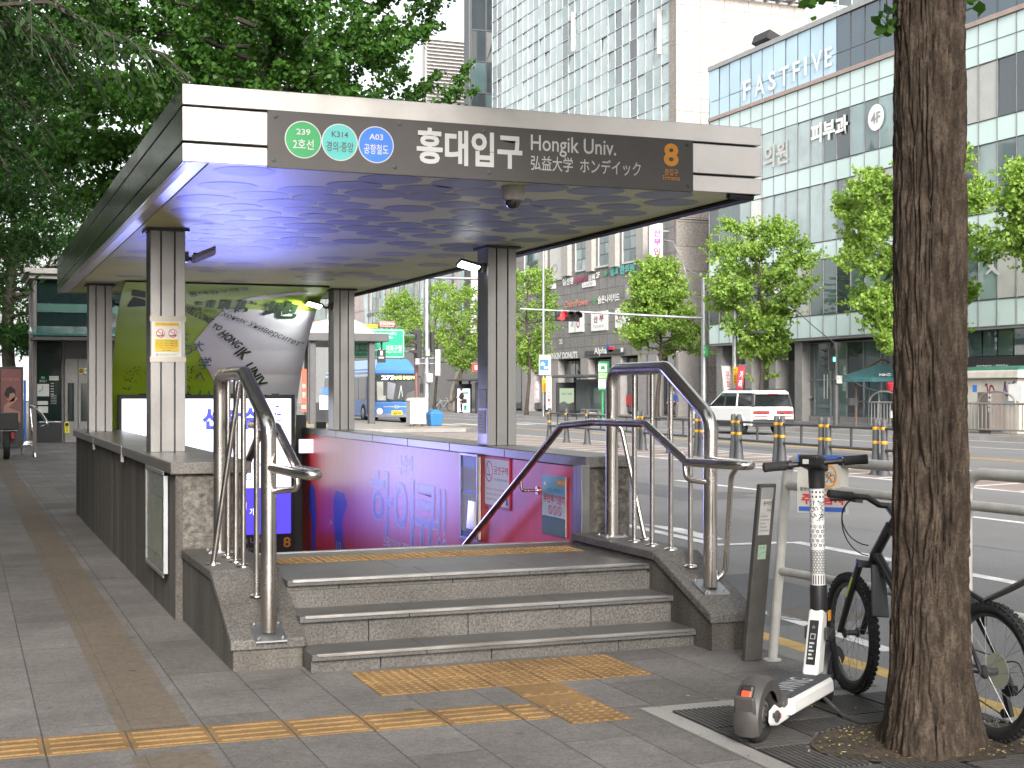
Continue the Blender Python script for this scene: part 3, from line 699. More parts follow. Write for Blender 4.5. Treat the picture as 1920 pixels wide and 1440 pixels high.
def wall_board(name, label, cat, x0, y0, x1, y1, th=.02, frame=None, base='offwhite'):
    f0 = faceX(RX - .004); u0, v0 = f0.P((x0+x1)/2, y1); _, v1 = f0.P((x0+x1)/2, y0); ua, ub = f0.P(x0, (y0+y1)/2)[0], f0.P(x1, (y0+y1)/2)[0]
    t = T(name, label, cat, (RX - .004, -(ua+ub)/2, v0))
    X0 = RX - .005 - th
    b = MB().mat(MT[base]).box(X0, RX - .005, -ub, -ua, v0, v1); p = b.build('board', t, bevel=.002)
    if frame:
        b = MB().mat(MT[frame]); w_ = .022; Xf = X0 - .012
        b.box(Xf, X0 - .001, -ub - w_, -ua + w_, v1, v1 + w_).box(Xf, X0 - .001, -ub - w_, -ua + w_, v0 - w_, v0).box(Xf, X0 - .001, -ub - w_, -ub, v0, v1).box(Xf, X0 - .001, -ua, -ua + w_, v0, v1); b.build('frame', t, bevel=.002)
    return t, faceX(X0), ua, v0, ub, v1, p
t, f, u0, v0, u1, v1, p = wall_board('notice_case', 'tall framed notice case with two bluish sheets on the red stair wall', 'notice case', 872, 855, 902, 1008, .03, 'brushed', 'lgrey')
W, H = u1 - u0, v1 - v0
f.rect(u0, v0 + H*.86, u1, v1, MT['sky'], 1).rect(u0, v0 + H*.54, u1, v0 + H*.58, MT['sky'], 1).rect(u0, v0, u1, v0 + H*.07, MT['blue'], 1)
for k in range(9): f.text('월 화 수 목 금 토 일', u0 + W*.1, v0 + H*(.61 + k*.026), u0 + W*(.86 - (k % 3)*.07), v0 + H*(.622 + k*.026), MT['grey'], 2)
for k in range(15):
    for j in range(4): f.rect(u0 + W*(.1 + j*.21), v0 + H*(.1 + k*.028), u0 + W*(.1 + j*.21 + .1), v0 + H*(.112 + k*.028), MT['grey'], 2)
f.mb.build('timetable_print', p)
f2 = MB().mat(glass('clear plastic', (.5, .5, .55), .1)).hexa([(f.fn(u0+W*.5, v0+H*.12, 0)), f.fn(u0+W*.95, v0+H*.12, 0), f.fn(u0+W*.95, v0+H*.12, .03), f.fn(u0+W*.5, v0+H*.12, .03)], [f.fn(u0+W*.55, v0+H*.46, 0), f.fn(u0+W*.92, v0+H*.46, 0), f.fn(u0+W*.92, v0+H*.46, .02), f.fn(u0+W*.55, v0+H*.46, .02)])
f2.build('leaflet_holder', t)
t, f, u0, v0, u1, v1, p = wall_board('no_smoking_sign', 'pale pink edged no smoking sign beside the framed notice case', 'sign', 910, 857, 957, 953, .006, None, 'pink')
W, H = u1 - u0, v1 - v0
f.rect(u0 + .012, v0 + .02, u1 - .012, v1 - .02, MT['white'], 1)
f.ring(u0 + W*.2, v0 + H*.7, W*.15, W*.022, MT['pink'], 2, rv=H*.21); f.line([(u0 + W*.12, v0 + H*.85), (u0 + W*.28, v0 + H*.55)], W*.02, MT['pink'], 2); f.rect(u0 + W*.12, v0 + H*.62, u0 + W*.26, v0 + H*.645, MT['blue'], 3)
f.text('금연구역', u0 + W*.4, v0 + H*.66, u1 - W*.06, v0 + H*.82, MT['red'], 2, .01); f.text('NO SMOKING AREA', u0 + W*.42, v0 + H*.54, u1 - W*.06, v0 + H*.58, MT['blue'], 2)
for k in range(3): f.text('지하철 출입구 10미터 이내 금연구역', u0 + W*.08, v0 + H*(.34 - k*.1), u0 + W*.8, v0 + H*(.38 - k*.1), MT['red'], 2)
f.poly([(u1 - W*.14, v0 + H*.1), (u1 - W*.05, v0 + H*.08), (u1 - W*.06, v0 + H*.24), (u1 - W*.11, v0 + H*.22)], MT['blue'], 2)
f.mb.build('sign_print', p)
t, f, u0, v0, u1, v1, p = wall_board('litter_poster', 'blue and green no littering poster at the near end of the red wall', 'poster', 1018, 892, 1062, 1003, .004, None, 'white')
W, H = u1 - u0, v1 - v0
f.rect(u0, v0 + H*.62, u1, v1, P('poster sky', (.12, .36, .52), .4), 1).rect(u0, v0 + H*.3, u1, v0 + H*.62, P('poster haze', (.45, .55, .6), .4), 1).rect(u0, v0, u1, v0 + H*.3, P('poster field', (.05, .13, .07), .4), 1)
f.rect(u0 + W*.65, v1 - H*.15, u1, v1 - H*.06, MT['orange'], 2); f.text('깨끗한 도시', u0 + W*.67, v1 - H*.13, u1 - W*.02, v1 - H*.08, MT['white'], 3)
f.text('쓰레기 안버리는 곳', u0 + W*.2, v0 + H*.72, u0 + W*.92, v0 + H*.79, MT['blue'], 2); f.text('무단투기금지', u0 + W*.06, v0 + H*.53, u1 - W*.01, v0 + H*.68, MT['red'], 2, .03)
for k in range(3): f.ring(u0 + W*(.36 + k*.2), v0 + H*.42, W*.085, W*.02, MT['red'], 2, rv=H*.08); f.line([(u0 + W*(.31 + k*.2), v0 + H*.48), (u0 + W*(.41 + k*.2), v0 + H*.36)], W*.02, MT['red'], 2)
f.disc(u0 + W*.12, v0 + H*.85, W*.05, MT['white'], 2, rv=H*.03); f.text('적발시 과태료 부과', u0 + W*.1, v0 + H*.27, u0 + W*.9, v0 + H*.31, MT['blue'], 2)
f.mb.build('poster_print', p)
# small red-framed wall lamp sign near the far end of the banner
t = T('end_sign_box', 'small white box sign at the far end of the red wall beside the screen', 'sign', tuple(pY(585, 850, 17.6)))
q0, q1 = pY(563, 824, 17.6), pY(592, 849, 17.6)
b = MB().mat(glow('sign box white', (.8, .83, 1), .8)).box(q0.x, q1.x, 17.6, 17.68, q1.z, q0.z).mat(MT['dark']).box(q1.x + .002, q1.x + .13, 17.58, 17.7, q1.z - .01, q0.z + .22).mat(MT['white']).box(q1.x - .02, q1.x, 17.57, 17.598, q1.z, q0.z + .22)
b.build('box', t, bevel=.003)

# handrails -------------------------------------------------------------------------------------
def handrail(label, X, yn, yk, yf, zt, znear, zsl, zfar, inner, sgn, thin, zcap, loc):
    t = T('handrail', label, 'handrail', loc, group='handrails beside the entrance steps')
    main = fillet([(X, yn, znear + .006), (X, yn, zsl), (X, yk, zt), (X, yf, zt), (X, yf, zfar + .006)], .13, 8)
    b = MB().mat(MT['steel']).tube(main, .043, 20); b.build('main_rail', t)
    for yy in thin:
        b = MB().mat(MT['steel']); zb = zcap(yy); ztop = zt - .03 if yy >= yk else zsl + (zt - zsl) * (yy - yn) / (yk - yn) - .03
        b.tube([(X, yy, zb - .02), (X, yy, ztop)], .0165, 12).lathe([(.045, zb), (.044, zb + .008), (.03, zb + .016), (.017, zb + .018)], (X, yy, 0), 16); b.build('baluster', t)
    # lower rail: down into the stair, level over the landing, sloping with the steps and a return loop
    xi, xp = inner
    low = [(xp, 16.5, -2.35), (xp, 11.4, .19), (xp, 9.3, 1.26), (xi, 8.75, 1.295), (xi, 7.98, 1.30), (xi, 7.43, 1.085), (xi, 7.02, 1.09), (xi + (X - xi)*.25, 6.87, 1.09), (xi + (X - xi)*.6, 6.87, 1.09), (xi + (X - xi)*.82, 7.05, 1.09), (X - (X-xi)*.1, yn, 1.09)]
    b = MB().mat(MT['steel']).tube(fillet(low, .12, 6), .026, 16); b.build('lower_rail', t)
    b = MB().mat(MT['steel'])
    for yy in (7.62, 7.98 + .02):
        zz = 1.16 if yy < 7.7 else 1.29
    b.tube(fillet([(xi, 7.46, 1.07), (xi, 7.44, .98), (X - (X-xi)*.15, yn, .96)], .06, 6), .0165, 10); b.build('bracket', t)
    for yy, zz in ((10.1, .80), (11.3, .19 + .05 - .02), (12.7, -.5)):
        wx = 4.136 if sgn > 0 else 1.762
        b = MB().mat(MT['steel']).tube(fillet([(xp, yy, zz + .015), (xp, yy, zz - .06), (wx - sgn*.008, yy, zz - .06)], .05, 6), .012, 10).lathe([(.032, 0), (.032, -.006 * sgn)], (wx - sgn*.001, yy, zz - .06), 14, 'X'); b.build('wall_bracket', t)
    # leaning braces
    xo = X + sgn * .10
    b = MB().mat(MT['steel'])
    if sgn > 0:
        b.tube(fillet([(X, yf - .02, 1.28), (X + .05, yf - .05, 1.25), (4.31, 8.6, zcap(8.6))], .05), .0165, 10).lathe([(.045, 0), (.044, .008), (.02, .016)], (4.31, 8.6, zcap(8.6)), 14)
        b.build('brace', t); b = MB().mat(MT['steel'])
        b.tube(fillet([(X + .02, yn - .3, 1.08), (X + .085, yn - .1, 1.0), (X + .09, yn - .02, .42), (X + .03, yn, .36)], .06), .0165, 10)
    else:
        b.tube([(X - .01, yk + .12, zt - .06), (1.40, 8.55, zcap(8.55))], .0165, 10).lathe([(.045, 0), (.044, .008), (.02, .016)], (1.40, 8.55, zcap(8.55)), 14)
    b.build('brace', t)
    for yy, zz in ((yn, znear), (yf, zfar)):
        sl = 0 if zz == zfar else (zcap(yy + .1) - zcap(yy - .1)) / .2
        b = MB().mat(MT['zinc']); s_ = .085
        bt = [(X + dx*s_, yy + dy*s_, zz + dy*s_*sl + .001) for dx, dy in ((-1,-1),(1,-1),(1,1),(-1,1))]
        b.hexa(bt, [(p[0], p[1], p[2] + .009) for p in bt])
        for dx, dy in ((-1,-1),(1,-1),(1,1),(-1,1)): b.lathe([(.011, .009), (.011, .019), (.005, .024)], (X + dx*.066, yy + dy*.066, zz + dy*.066*sl), 8)
        b.build('base_plate', t)
capR = lambda y: .5 if y >= 7.92 else .215 + (y - 7.185) / (7.92 - 7.185) * .285
capL = lambda y: .465 if y >= 8.25 else .165 + (y - 7.585) / (8.25 - 7.585) * .3
handrail('polished steel handrail with hoop end on the right-hand cheek wall by the road', 4.18, 7.47, 8.04, 8.85, 1.655, capR(7.47), 1.34, .5, (4.0, 4.0), 1, (8.5, 8.24, 7.98, 7.72), capR, (4.18, 8.1, .5))
handrail('polished steel handrail on the left-hand cheek wall in front of the lit screen', 1.55, 7.64, 8.34, 9.2, 1.61, capL(7.64), 1.33, .465, (1.665, 1.84), -1, (8.9, 8.63, 8.38, 7.98), capL, (1.55, 8.3, .4))

# lamps and cameras ------------------------------------------------------------------------------
M_led = glow('led face', (.95, 1.0, .95), 9)
def flood(label, px, py, Y, colx, lit, aim, at=None, power=5, cone=110):
    c = pY(px, py, Y); t = T('flood_lamp', label, 'lamp', (colx, Y, c.z), group=None)
    R = Matrix.Rotation(aim, 3, 'Y') @ Matrix.Rotation(radians(-18), 3, 'X')
    b = MB().mat(MT['grey'] if not lit else MT['dark']); b.obox(c + R @ Vector((0, 0, .012)), (.2, .13, .022), R)
    h = b.build('housing', t, bevel=.006)
    b = MB().mat(M_led if lit else MT['lgrey']).obox(c + R @ Vector((0, 0, -.004)), (.17, .1, .008), R); b.build('led_face', h)
    sgn = 1 if colx > c.x else -1
    b = MB().mat(MT['dark']).tube(fillet([(colx - sgn*.002, Y + .05, c.z - .01), (colx - sgn*.08, Y + .03, c.z - .03), tuple(c + Vector((sgn*.07, 0, .02)))], .04), .014, 8).box(min(colx, colx - sgn*.03), max(colx, colx - sgn*.03), Y - .01, Y + .1, c.z - .05, c.z + .03)
    b.build('arm', t)
    if lit:
        l = bpy.data.lights.new('lamp_light', 'SPOT'); l.energy = power; l.color = (.95, 1, .97); l.spot_size = radians(cone); l.spot_blend = .6; l.shadow_soft_size = .06
        o = bpy.data.objects.new('lamp_light', l); C.objects.link(o); o.parent = t; o.location = c - t.location - Vector((0, .02, .03))
        o.rotation_euler = (Vector(at) - c).to_track_quat('-Z', 'Y').to_euler()
flood('lit white flood lamp on the near right canopy column', 879, 499, 11.4, 4.188, True, radians(14), (2.9, 10.6, -.5))
flood('lit white flood lamp on the far right canopy column beside the green panel', 589, 572, 16.8, 4.188, True, radians(14), (2.5, 17.8, 1.75), 28, 110)
flood('unlit flood lamp tilted up on the near left canopy column', 383, 480, 11.1, 1.599, False, radians(-24))
flood('unlit flood lamp on the far left canopy column', 257, 568, 17.05, 1.624, False, radians(-20))
c = pY(962, 352, 8.05)
t = T('dome_camera', 'white dome security camera hanging under the front edge of the canopy', 'camera', (c.x, 8.05, CZ0))
MB().mat(MT['offwhite']).lathe([(.074, CZ0 + .01), (.074, CZ0 - .012), (.071, CZ0 - .065), (.066, CZ0 - .075), (.05, CZ0 - .077)], (c.x, 8.05, 0), 28).build('housing', t)
MB().mat(glass('smoked dome', (.01, .01, .012), .06)).lathe([(.052, CZ0 - .074), (.05, CZ0 - .09), (.042, CZ0 - .108), (.026, CZ0 - .12), (.0001, CZ0 - .125)], (c.x, 8.05, 0), 24, cap=False).build('lens_dome', t)
b = MB().mat(MT['black']).sphere((4.0, 16.3, 2.7), .26, 20, (1.1, 1, .45)); 
# paper notice taped to the near left column, sheets on the near right column
CF = 11.05
t = T('column_notice', 'white and yellow paper notice taped to the near left canopy column', 'notice', (1.466, CF, 1.8))
f = faceY(CF - .003); x0, z1 = f.P(284, 600); x1, z0 = f.P(340, 671)
MB().mat(P('paper', (.68, .66, .6), .6, var=.05)).box(x0, x1, CF - .006, CF - .002, z0, z1).build('sheet', t)
f = faceY(CF - .0065); M_ny = P('notice yellow', (.72, .52, .03), .5)
f.prect(290, 605, 335, 611, M_ny, 1); f.ptext('자전거 킥보드 주차금지 안내', 291, 606, 334, 610, MT['red'], 2); f.prect(290, 636, 335, 659, M_ny, 1)
for k in range(3): f.ptext('본 구간은 시민의 보행을 위해', 293, 638 + k*4.2, 332, 641 + k*4.2, MT['ink'], 2)
f.ptext('주차금지 구역 입니다', 297, 650.5, 328, 654, MT['red'], 2); f.ptext('즉시 이동', 304, 655.5, 320, 658.5, MT['ink'], 2)
for px in (301, 324):
    u, v = f.P(px, 625); f.ring(u, v, .033, .005, MT['red'], 2); f.line([(u - .022, v + .022), (u + .022, v - .022)], .005, MT['red'], 3); f.line([(u - .025, v - .018), (u + .02, v - .018), (u + .012, v + .018)], .006, MT['ink'], 2)
u, v = f.P(294, 665); f.ring(u, v, .009, .004, MT['blue'], 2); f.ptext('서울교통공사  마포구', 298, 663, 333, 667, MT['grey'], 2)
f.mb.build('notice_print', t)
M_tape = P('clear tape', (.5, .46, .38), .25)
for z in (z0 - .012, z1 + .012): MB().mat(M_tape).box(1.33, 1.602, CF - .0085, CF - .0068, z - .02, z + .02).build('tape', t)
t = T('column_sheets', 'pale sheets stuck on the inner face of the near right column', 'notice', (4.187, 11.48, 1.3))
b = MB().mat(MT['offwhite']).box(4.184, 4.1885, 11.40, 11.56, 1.36, 1.52).box(4.184, 4.1885, 11.42, 11.58, 1.14, 1.34); b.build('sheet', t)
f = faceX(4.1835)
for k in range(6): f.rect(-11.54, 1.16 + k*.027, -11.45 - (k % 2)*.02, 1.168 + k*.027, MT['grey'], 1)
f.mb.build('sheet_print', t)
# framed map on the outer face of the left parapet
y0, y1 = pX(316, 985, 1.3).y, pX(283, 985, 1.3).y; zt_, zb2 = pX(316, 893, 1.29).z, pX(316, 1078, 1.29).z
t = T('wall_map_frame', 'weathered framed notice with a bright aluminium edge on the outer granite parapet', 'notice board', (1.29, y0, zb2))
MB().mat(P('faded sheet', (.20, .22, .19), .25, var=.2, vs=4)).box(1.272, 1.294, y0 + .002, y1, zb2, zt_ ).build('board', t)
b = MB().mat(MT['zinc']).box(1.262, 1.294, y0 - .03, y0, zb2, zt_).mat(P('dull frame', (.2, .2, .19), .4)).box(1.262, 1.2715, y0 + .003, y1 + .03, zb2 - .03, zb2 - .001).box(1.262, 1.294, y1 + .001, y1 + .03, zb2, zt_).box(1.262, 1.2715, y0 + .003, y1 + .03, zt_ + .001, zt_ + .03); b.build('frame', t, bevel=.003)
f = faceX(1.2715); f.rect(-y1 + .06, zb2 + .1, -y0 - .1, zb2 + .5, P('faded map', (.24, .26, .2), .3, vs=8, var=.3), 1); f.mb.build('faded_print', t)
# ================================================================ FOREGROUND: SCOOTER, BICYCLE, TREE, FENCE
from mathutils import noise as mnoise
def wheel(name, root, c, R, tr, axis_rot, rim_mat, spokes=0, knob=0, hubr=.03, hubw=.05, rimw=.012):
    """tyre > rim, hub, spokes; wheel plane is local XZ turned by axis_rot"""
    Mx = Matrix.Translation(Vector(c)) @ axis_rot
    b = MB(); b.M = Mx; b.mat(MT['rubber'])
    n, k = 56, 12; vs = []
    for i in range(n):
        a = 2*pi*i/n
        for j in range(k):
            q = 2*pi*j/k; rr = R - tr + tr*cos(q)
            vs.append((rr*cos(a), tr*.95*sin(q), rr*sin(a)))
    b.add(vs, [(i*k+j, i*k+(j+1)%k, ((i+1)%n)*k+(j+1)%k, ((i+1)%n)*k+j) for i in range(n) for j in range(k)], True)
    if knob:
        for i in range(knob):
            for s_ in (-1, 0, 1):
                a = 2*pi*(i + (.5 if s_ else 0))/knob; w_ = R*pi*2/knob*.55; tz = .007
                Rm = Matrix.Rotation(-a + pi/2 - pi/2, 3, 'Y')
                p = Vector((cos(a)*(R - (.002 if s_ == 0 else .006)), s_*tr*.62, sin(a)*(R - (.002 if s_ == 0 else .006))))
                b.obox(p, (tz*1.5, tr*.42, w_), Rm)
    t = b.build('wheel', root, local=True)
    b = MB(); b.M = Mx; b.mat(rim_mat); r0 = R - 2*tr
    if spokes:
        m_ = 40; vs = []
        for i in range(m_):
            a = 2*pi*i/m_
            for (dr, y_) in ((.006, -rimw), (-.010, -rimw*.7), (-.010, rimw*.7), (.006, rimw)): vs.append(((r0+dr)*cos(a), y_, (r0+dr)*sin(a)))
        b.add(vs, [(i*4+j, i*4+(j+1)%4, ((i+1)%m_)*4+(j+1)%4, ((i+1)%m_)*4+j) for i in range(m_) for j in range(4)], True)
    else:
        b.lathe([(r0+.004, -tr*.72), (r0-.012, -tr*.76), (r0*.82, -tr*.45), (hubr*1.3, -tr*.6), (hubr, -tr*.9), (0.0001, -tr*.9)], (0,0,0), 28, 'Y', cap=False)
        b.lathe([(r0+.004, tr*.72), (r0-.012, tr*.76), (r0*.82, tr*.45), (hubr*1.3, tr*.6), (hubr, tr*.9), (0.0001, tr*.9)], (0,0,0), 28, 'Y', cap=False)
    b.build('rim', t, local=True)
    if spokes:
        b = MB(); b.M = Mx; b.mat(MT['dark']).lathe([(.012,-hubw), (hubr,-hubw*.8), (hubr,-hubw*.68), (.014,-hubw*.6), (.014,hubw*.6), (hubr,hubw*.68), (hubr,hubw*.8), (.012,hubw)], (0,0,0), 16, 'Y'); b.build('hub', t, local=True)
        b = MB(); b.M = Mx; b.mat(MT['zinc'])
        for i in range(spokes):
            a = 2*pi*i/spokes; s_ = 1 if i % 2 else -1; q = a + (.5 if (i//2) % 2 else -.5)
            b.tube([(hubr*cos(q), s_*hubw*.72, hubr*sin(q)), (r0*cos(a), 0, r0*sin(a))], .0011, 4, cap=False)
        b.build('spokes', t, local=True)
    return t
# --- kick scooter (local x forward, y left)
ks = T('kick_scooter', 'white shared electric kick scooter with patterned stem parked by the tree', 'scooter', (3.17, 5.25, 0), atan2(.54, .69))
M_ksw = P('scooter white', (.72, .71, .69), .35, var=.06, coat=.3); M_ksd = P('scooter dark plastic', (.045, .045, .05), .5, var=.25, vs=12); M_deck = P('deck rubber', (.055, .06, .065), .7, var=.25, vs=30, bump=.3, bs=300)
ksf = P('scooter fender', (.06, .055, .052), .5, var=.2, vs=12)
wheel('wheel', ks, (0, 0, .125), .125, .036, Matrix.Identity(4), P('scooter rim', (.09, .085, .08), .5, var=.2), hubr=.03)
wheel('wheel', ks, (.905, 0, .125), .125, .036, Matrix.Rotation(radians(14), 4, 'Z'), P('scooter front rim', (.05, .05, .05), .5, var=.2), hubr=.03)
def fender(c, r, a0, a1, hw, th, mat, name, parent, drop=.03):
    b = MB().mat(mat); n = 16; vs = []
    sec = [(-hw, -drop), (-hw, -.004), (-hw*.55, .012), (hw*.55, .012), (hw, -.004), (hw, -drop), (hw - th, -drop), (hw - th, -.008), (hw*.5, .012 - th), (-hw*.5, .012 - th), (-hw + th, -.008), (-hw + th, -drop)]
    k = len(sec)
    for i in range(n + 1):
        a = radians(a0 + (a1 - a0)*i/n)
        for (y_, d) in sec: vs.append((c[0] + (r + d)*cos(a), c[1] + y_, c[2] + (r + d)*sin(a)))
    b.add(vs, [(i*k+j, i*k+(j+1)%k, (i+1)*k+(j+1)%k, (i+1)*k+j) for i in range(n) for j in range(k)], True)
    b.add(vs[:k], [tuple(range(k))]); b.add(vs[-k:], [tuple(range(k-1, -1, -1))])
    return b.build(name, parent, local=True, angle=50)
rf = fender((0, 0, .125), .152, 20, 205, .055, .004, ksf, 'rear_fender', ks, .05)
b = MB().mat(ksf); b.obox((-.148, 0, .165), (.02, .095, .13), Matrix.Rotation(radians(-12), 3, 'Y')); b.build('mud_flap', rf, local=True, bevel=.012)
b = MB().mat(MT['black']).obox((-.128, 0, .235), (.022, .058, .075), Matrix.Rotation(radians(28), 3, 'Y')); tl = b.build('tail_light', ks, local=True, bevel=.012)
b = MB().mat(glow('tail light red', (1, .06, .02), 1.1)).obox((-.139, 0, .226), (.014, .044, .045), Matrix.Rotation(radians(28), 3, 'Y')); b.build('lens', tl, local=True, bevel=.006)
b = MB().mat(MT['dark']).tube([(0, -.075, .125), (0, .075, .125)], .012, 10); b.build('axle', ks, local=True)
for s_ in (-1, 1):
    b = MB().mat(M_ksw); b.prism([(-.035, .10), (-.03, .15), (.03, .165), (.10, .135), (.20, .15), (.2, .075), (.06, .07), (-.02, .085)], lambda u, v, t: (u, t, v), s_*.062 - .006, s_*.062 + .006); arm = b.build('rear_arm', ks, local=True, bevel=.006)
    b = MB().mat(MT['dark']).lathe([(.026, 0), (.026, s_*.008), (.018, s_*.012)], (.035, s_*.068, .115), 14, 'Y').mat(MT['red']).obox((.075, s_*.0685, .108), (.03, .004, .022)); b.build('side_reflector', arm, local=True)
b = MB().mat(M_ksw); b.prism([(-.108, .108), (-.104, .155), (-.09, .172), (.09, .172), (.104, .155), (.108, .108), (.09, .095), (-.09, .095)], lambda u, v, t: (t, u, v), .16, .70); dk = b.build('deck', ks, local=True, bevel=.006)
b = MB().mat(M_deck).box(.15, .715, -.094, .094, .1725, .177); b.build('deck_mat', dk, local=True, bevel=.002)
f = Face(lambda u, v, h: Vector((.18 + u, .07 - v, .1772 + h)), None); f.fn = lambda u, v, h: Vector((.26 + u, -.06 + v, .1775 + h)); f.text('SWING', 0, 0, .3, .11, MT['lgrey'], 1, .0); f.mb.build('deck_lettering', dk, local=True)
b = MB().mat(ksf).prism([(.12, .13), (.12, .16), (.16, .185), (.24, .182), (.2, .14)], lambda u, v, t: (u, t, v), -.075, .075); b.build('deck_tail_cover', dk, local=True, bevel=.01)
b = MB().mat(MT['dark']); b.tube(fillet([(.63, -.08, .085), (.60, -.13, .06), (.645, -.17, .006), (.67, -.175, .006)], .03), .009, 8); b.build('kickstand', ks, local=True)
# neck, stem, head, bars
b = MB().mat(M_ksw); b.hexa([(.66,-.038,.172),(.76,-.038,.172),(.76,.038,.172),(.66,.038,.172)], [(.755,-.036,.47),(.835,-.036,.47),(.835,.036,.47),(.755,.036,.47)]); nk = b.build('neck', ks, local=True, bevel=.014, seg=3)
nb = lambda u, v, h: Vector((.66 + (.755-.66)*v/.298 - h, .038 - (u + .038) , .172 + v))
f = Face(nb, None, step=.002); f.rect(-.022, .05, .022, .25, MT['black'], 1); f.text('△', -.008, .215, .008, .228, MT['lgrey'], 2); f.rect(-.012, .165, .012, .19, MT['lgrey'], 2); f.rect(-.009, .168, .009, .187, MT['black'], 3)
for k in range(5): f.rect(-.014, .075 + k*.017, .010 - (k % 2)*.008, .083 + k*.017, MT['lgrey'], 2)
f.mb.build('neck_label', nk, local=True)
sx = lambda z: .797 - (z - .47) * .05
b = MB().mat(MT['black']).tube([(.795, 0, .455), (.797, 0, .48), (sx(.575), 0, .575), (sx(.585), 0, .585)], [.04, .041, .041, .038], 20); b.build('folding_collar', ks, local=True)
b = MB().mat(M_ksw).tube([(sx(.586), 0, .586), (sx(1.05), 0, 1.05)], .0345, 24, cap=False); sp = b.build('stem_tube', ks, local=True)
R4 = random.Random(9)
def cyl(u, v, h): a = pi + u / .0345; x = sx(v); return Vector((x + (.0345 + h)*cos(a), -(.0345 + h)*sin(a)*-1 , v))
f = Face(cyl, None, step=.0006)
cols = [-.052, -.03, -.009, .012, .033, .054]
for k in range(9):                      # stripes, hexagon net, ringed dots, scrawls, dots up to the head
    f.rect(-.052 + k*.0125, .59, -.0475 + k*.0125, .632, MT['ink'], 1)
for j in range(9):
    for i in range(8):
        u, v = -.05 + i*.0145 + (.007 if j % 2 else 0), .645 + j*.0125; f.ring(u, v, .0074, .0026, MT['ink'], 1, 6)
for j in range(5):
    for i in range(5):
        u, v = -.048 + i*.024 + (.012 if j % 2 else 0), .775 + j*.022; f.ring(u, v, .0075, .003, MT['ink'], 1, 14)
        if (i + j) % 2: f.disc(u, v, .002, MT['ink'], 1, 8)
        else: f.disc(u + .012, v + .008, .0022, MT['ink'], 1, 8)
for k in range(70):
    u, v = R4.uniform(-.055, .055), R4.uniform(.89, .985); a = R4.choice([.6, -.7, 1.5, 0, 2.2]); l_ = R4.uniform(.006, .015)
    f.line([(u, v), (u + l_*cos(a), v + l_*sin(a)), (u + l_*cos(a) + l_*.5*cos(a+1.4), v + l_*sin(a) + l_*.5*sin(a+1.4))], .0032, MT['ink'], 1)
for j in range(2):
    for i in range(6): f.rect(-.05 + i*.018, 1.0 + j*.022, -.042 + i*.018, 1.01 + j*.022, MT['ink'], 1)
f.mb.build('stem_pattern', sp, local=True)
b = MB().mat(MT['black']); b.tube([(sx(1.045), 0, 1.045), (sx(1.07), 0, 1.07), (sx(1.13), 0, 1.13), (sx(1.15)-.01, 0, 1.165)], [.037, .038, .04, .044], 20)
b.hexa([(.66,-.05,1.15),(.80,-.05,1.12),(.80,.05,1.12),(.66,.05,1.15)], [(.64,-.05,1.205),(.81,-.046,1.185),(.81,.046,1.185),(.64,.05,1.205)]); hd = b.build('head_unit', ks, local=True, bevel=.012, seg=3)
b = MB().mat(P('display face', (.10, .095, .085), .3)).hexa([(.652,-.042,1.2045),(.79,-.04,1.1885),(.79,.04,1.1885),(.652,.042,1.2045)], [(.652,-.042,1.2085),(.79,-.04,1.192),(.79,.04,1.192),(.652,.042,1.2085)]).mat(MT['offwhite']).obox((.638, .01, 1.175), (.002, .03, .022)); b.build('display', hd, local=True, bevel=.002)
ba = Matrix.Rotation(radians(26), 4, 'Z') @ Matrix.Rotation(radians(-5), 4, 'X'); ax = Vector((.735, 0, 1.165))
def hb(y, dz=0, dx=0): return tuple(ax + ba.to_3x3() @ Vector((dx - abs(y)*.12, y*.8, dz)))
b = MB().mat(MT['black']).tube([hb(-.30), hb(-.12), hb(.12), hb(.30)], .0125, 12); hbar = b.build('handlebar', ks, local=True)
for s_ in (-1, 1):
    b = MB().mat(MT['rubber']).tube([hb(s_*.165), hb(s_*.17), hb(s_*.235), hb(s_*.30), hb(s_*.305)], [.015, .023, .0215, .023, .016], 14); b.build('grip', hbar, local=True)
    b = MB().mat(MT['black']).tube([hb(s_*.135), hb(s_*.16)], [.021, .021], 14).tube(fillet([hb(s_*.14, 0, .01), hb(s_*.15, -.005, .05), hb(s_*.27, -.008, .06)], .03), .006, 8); b.build('brake_lever', hbar, local=True)
# front fork and fender
b = MB().mat(MT['black'])
for s_ in (-1, 1): b.tube([(.83, s_*.055, .33), (.90, s_*.057, .125)], [.016, .014], 10)
b.obox((.82, 0, .345), (.07, .13, .035), Matrix.Rotation(radians(-20), 3, 'Y')); b.tube([(.80, 0, .34), (.79, 0, .46)], .024, 12); b.build('fork', ks, local=True, bevel=.004)
fender((.905, 0, .125), .155, 30, 190, .052, .004, MT['black'], 'front_fender', ks, .045)
b = MB().mat(MT['dark'])
for s_ in (-1, 1): b.obox((.765, s_*.05, .36), (.03, .012, .06)).mat(MT['dark'])
b.mat(P('amber reflector', (.7, .3, .02), .3)).obox((.80, -.052, .44), (.03, .008, .05)); b.build('joint_bracket', ks, local=True, bevel=.003)

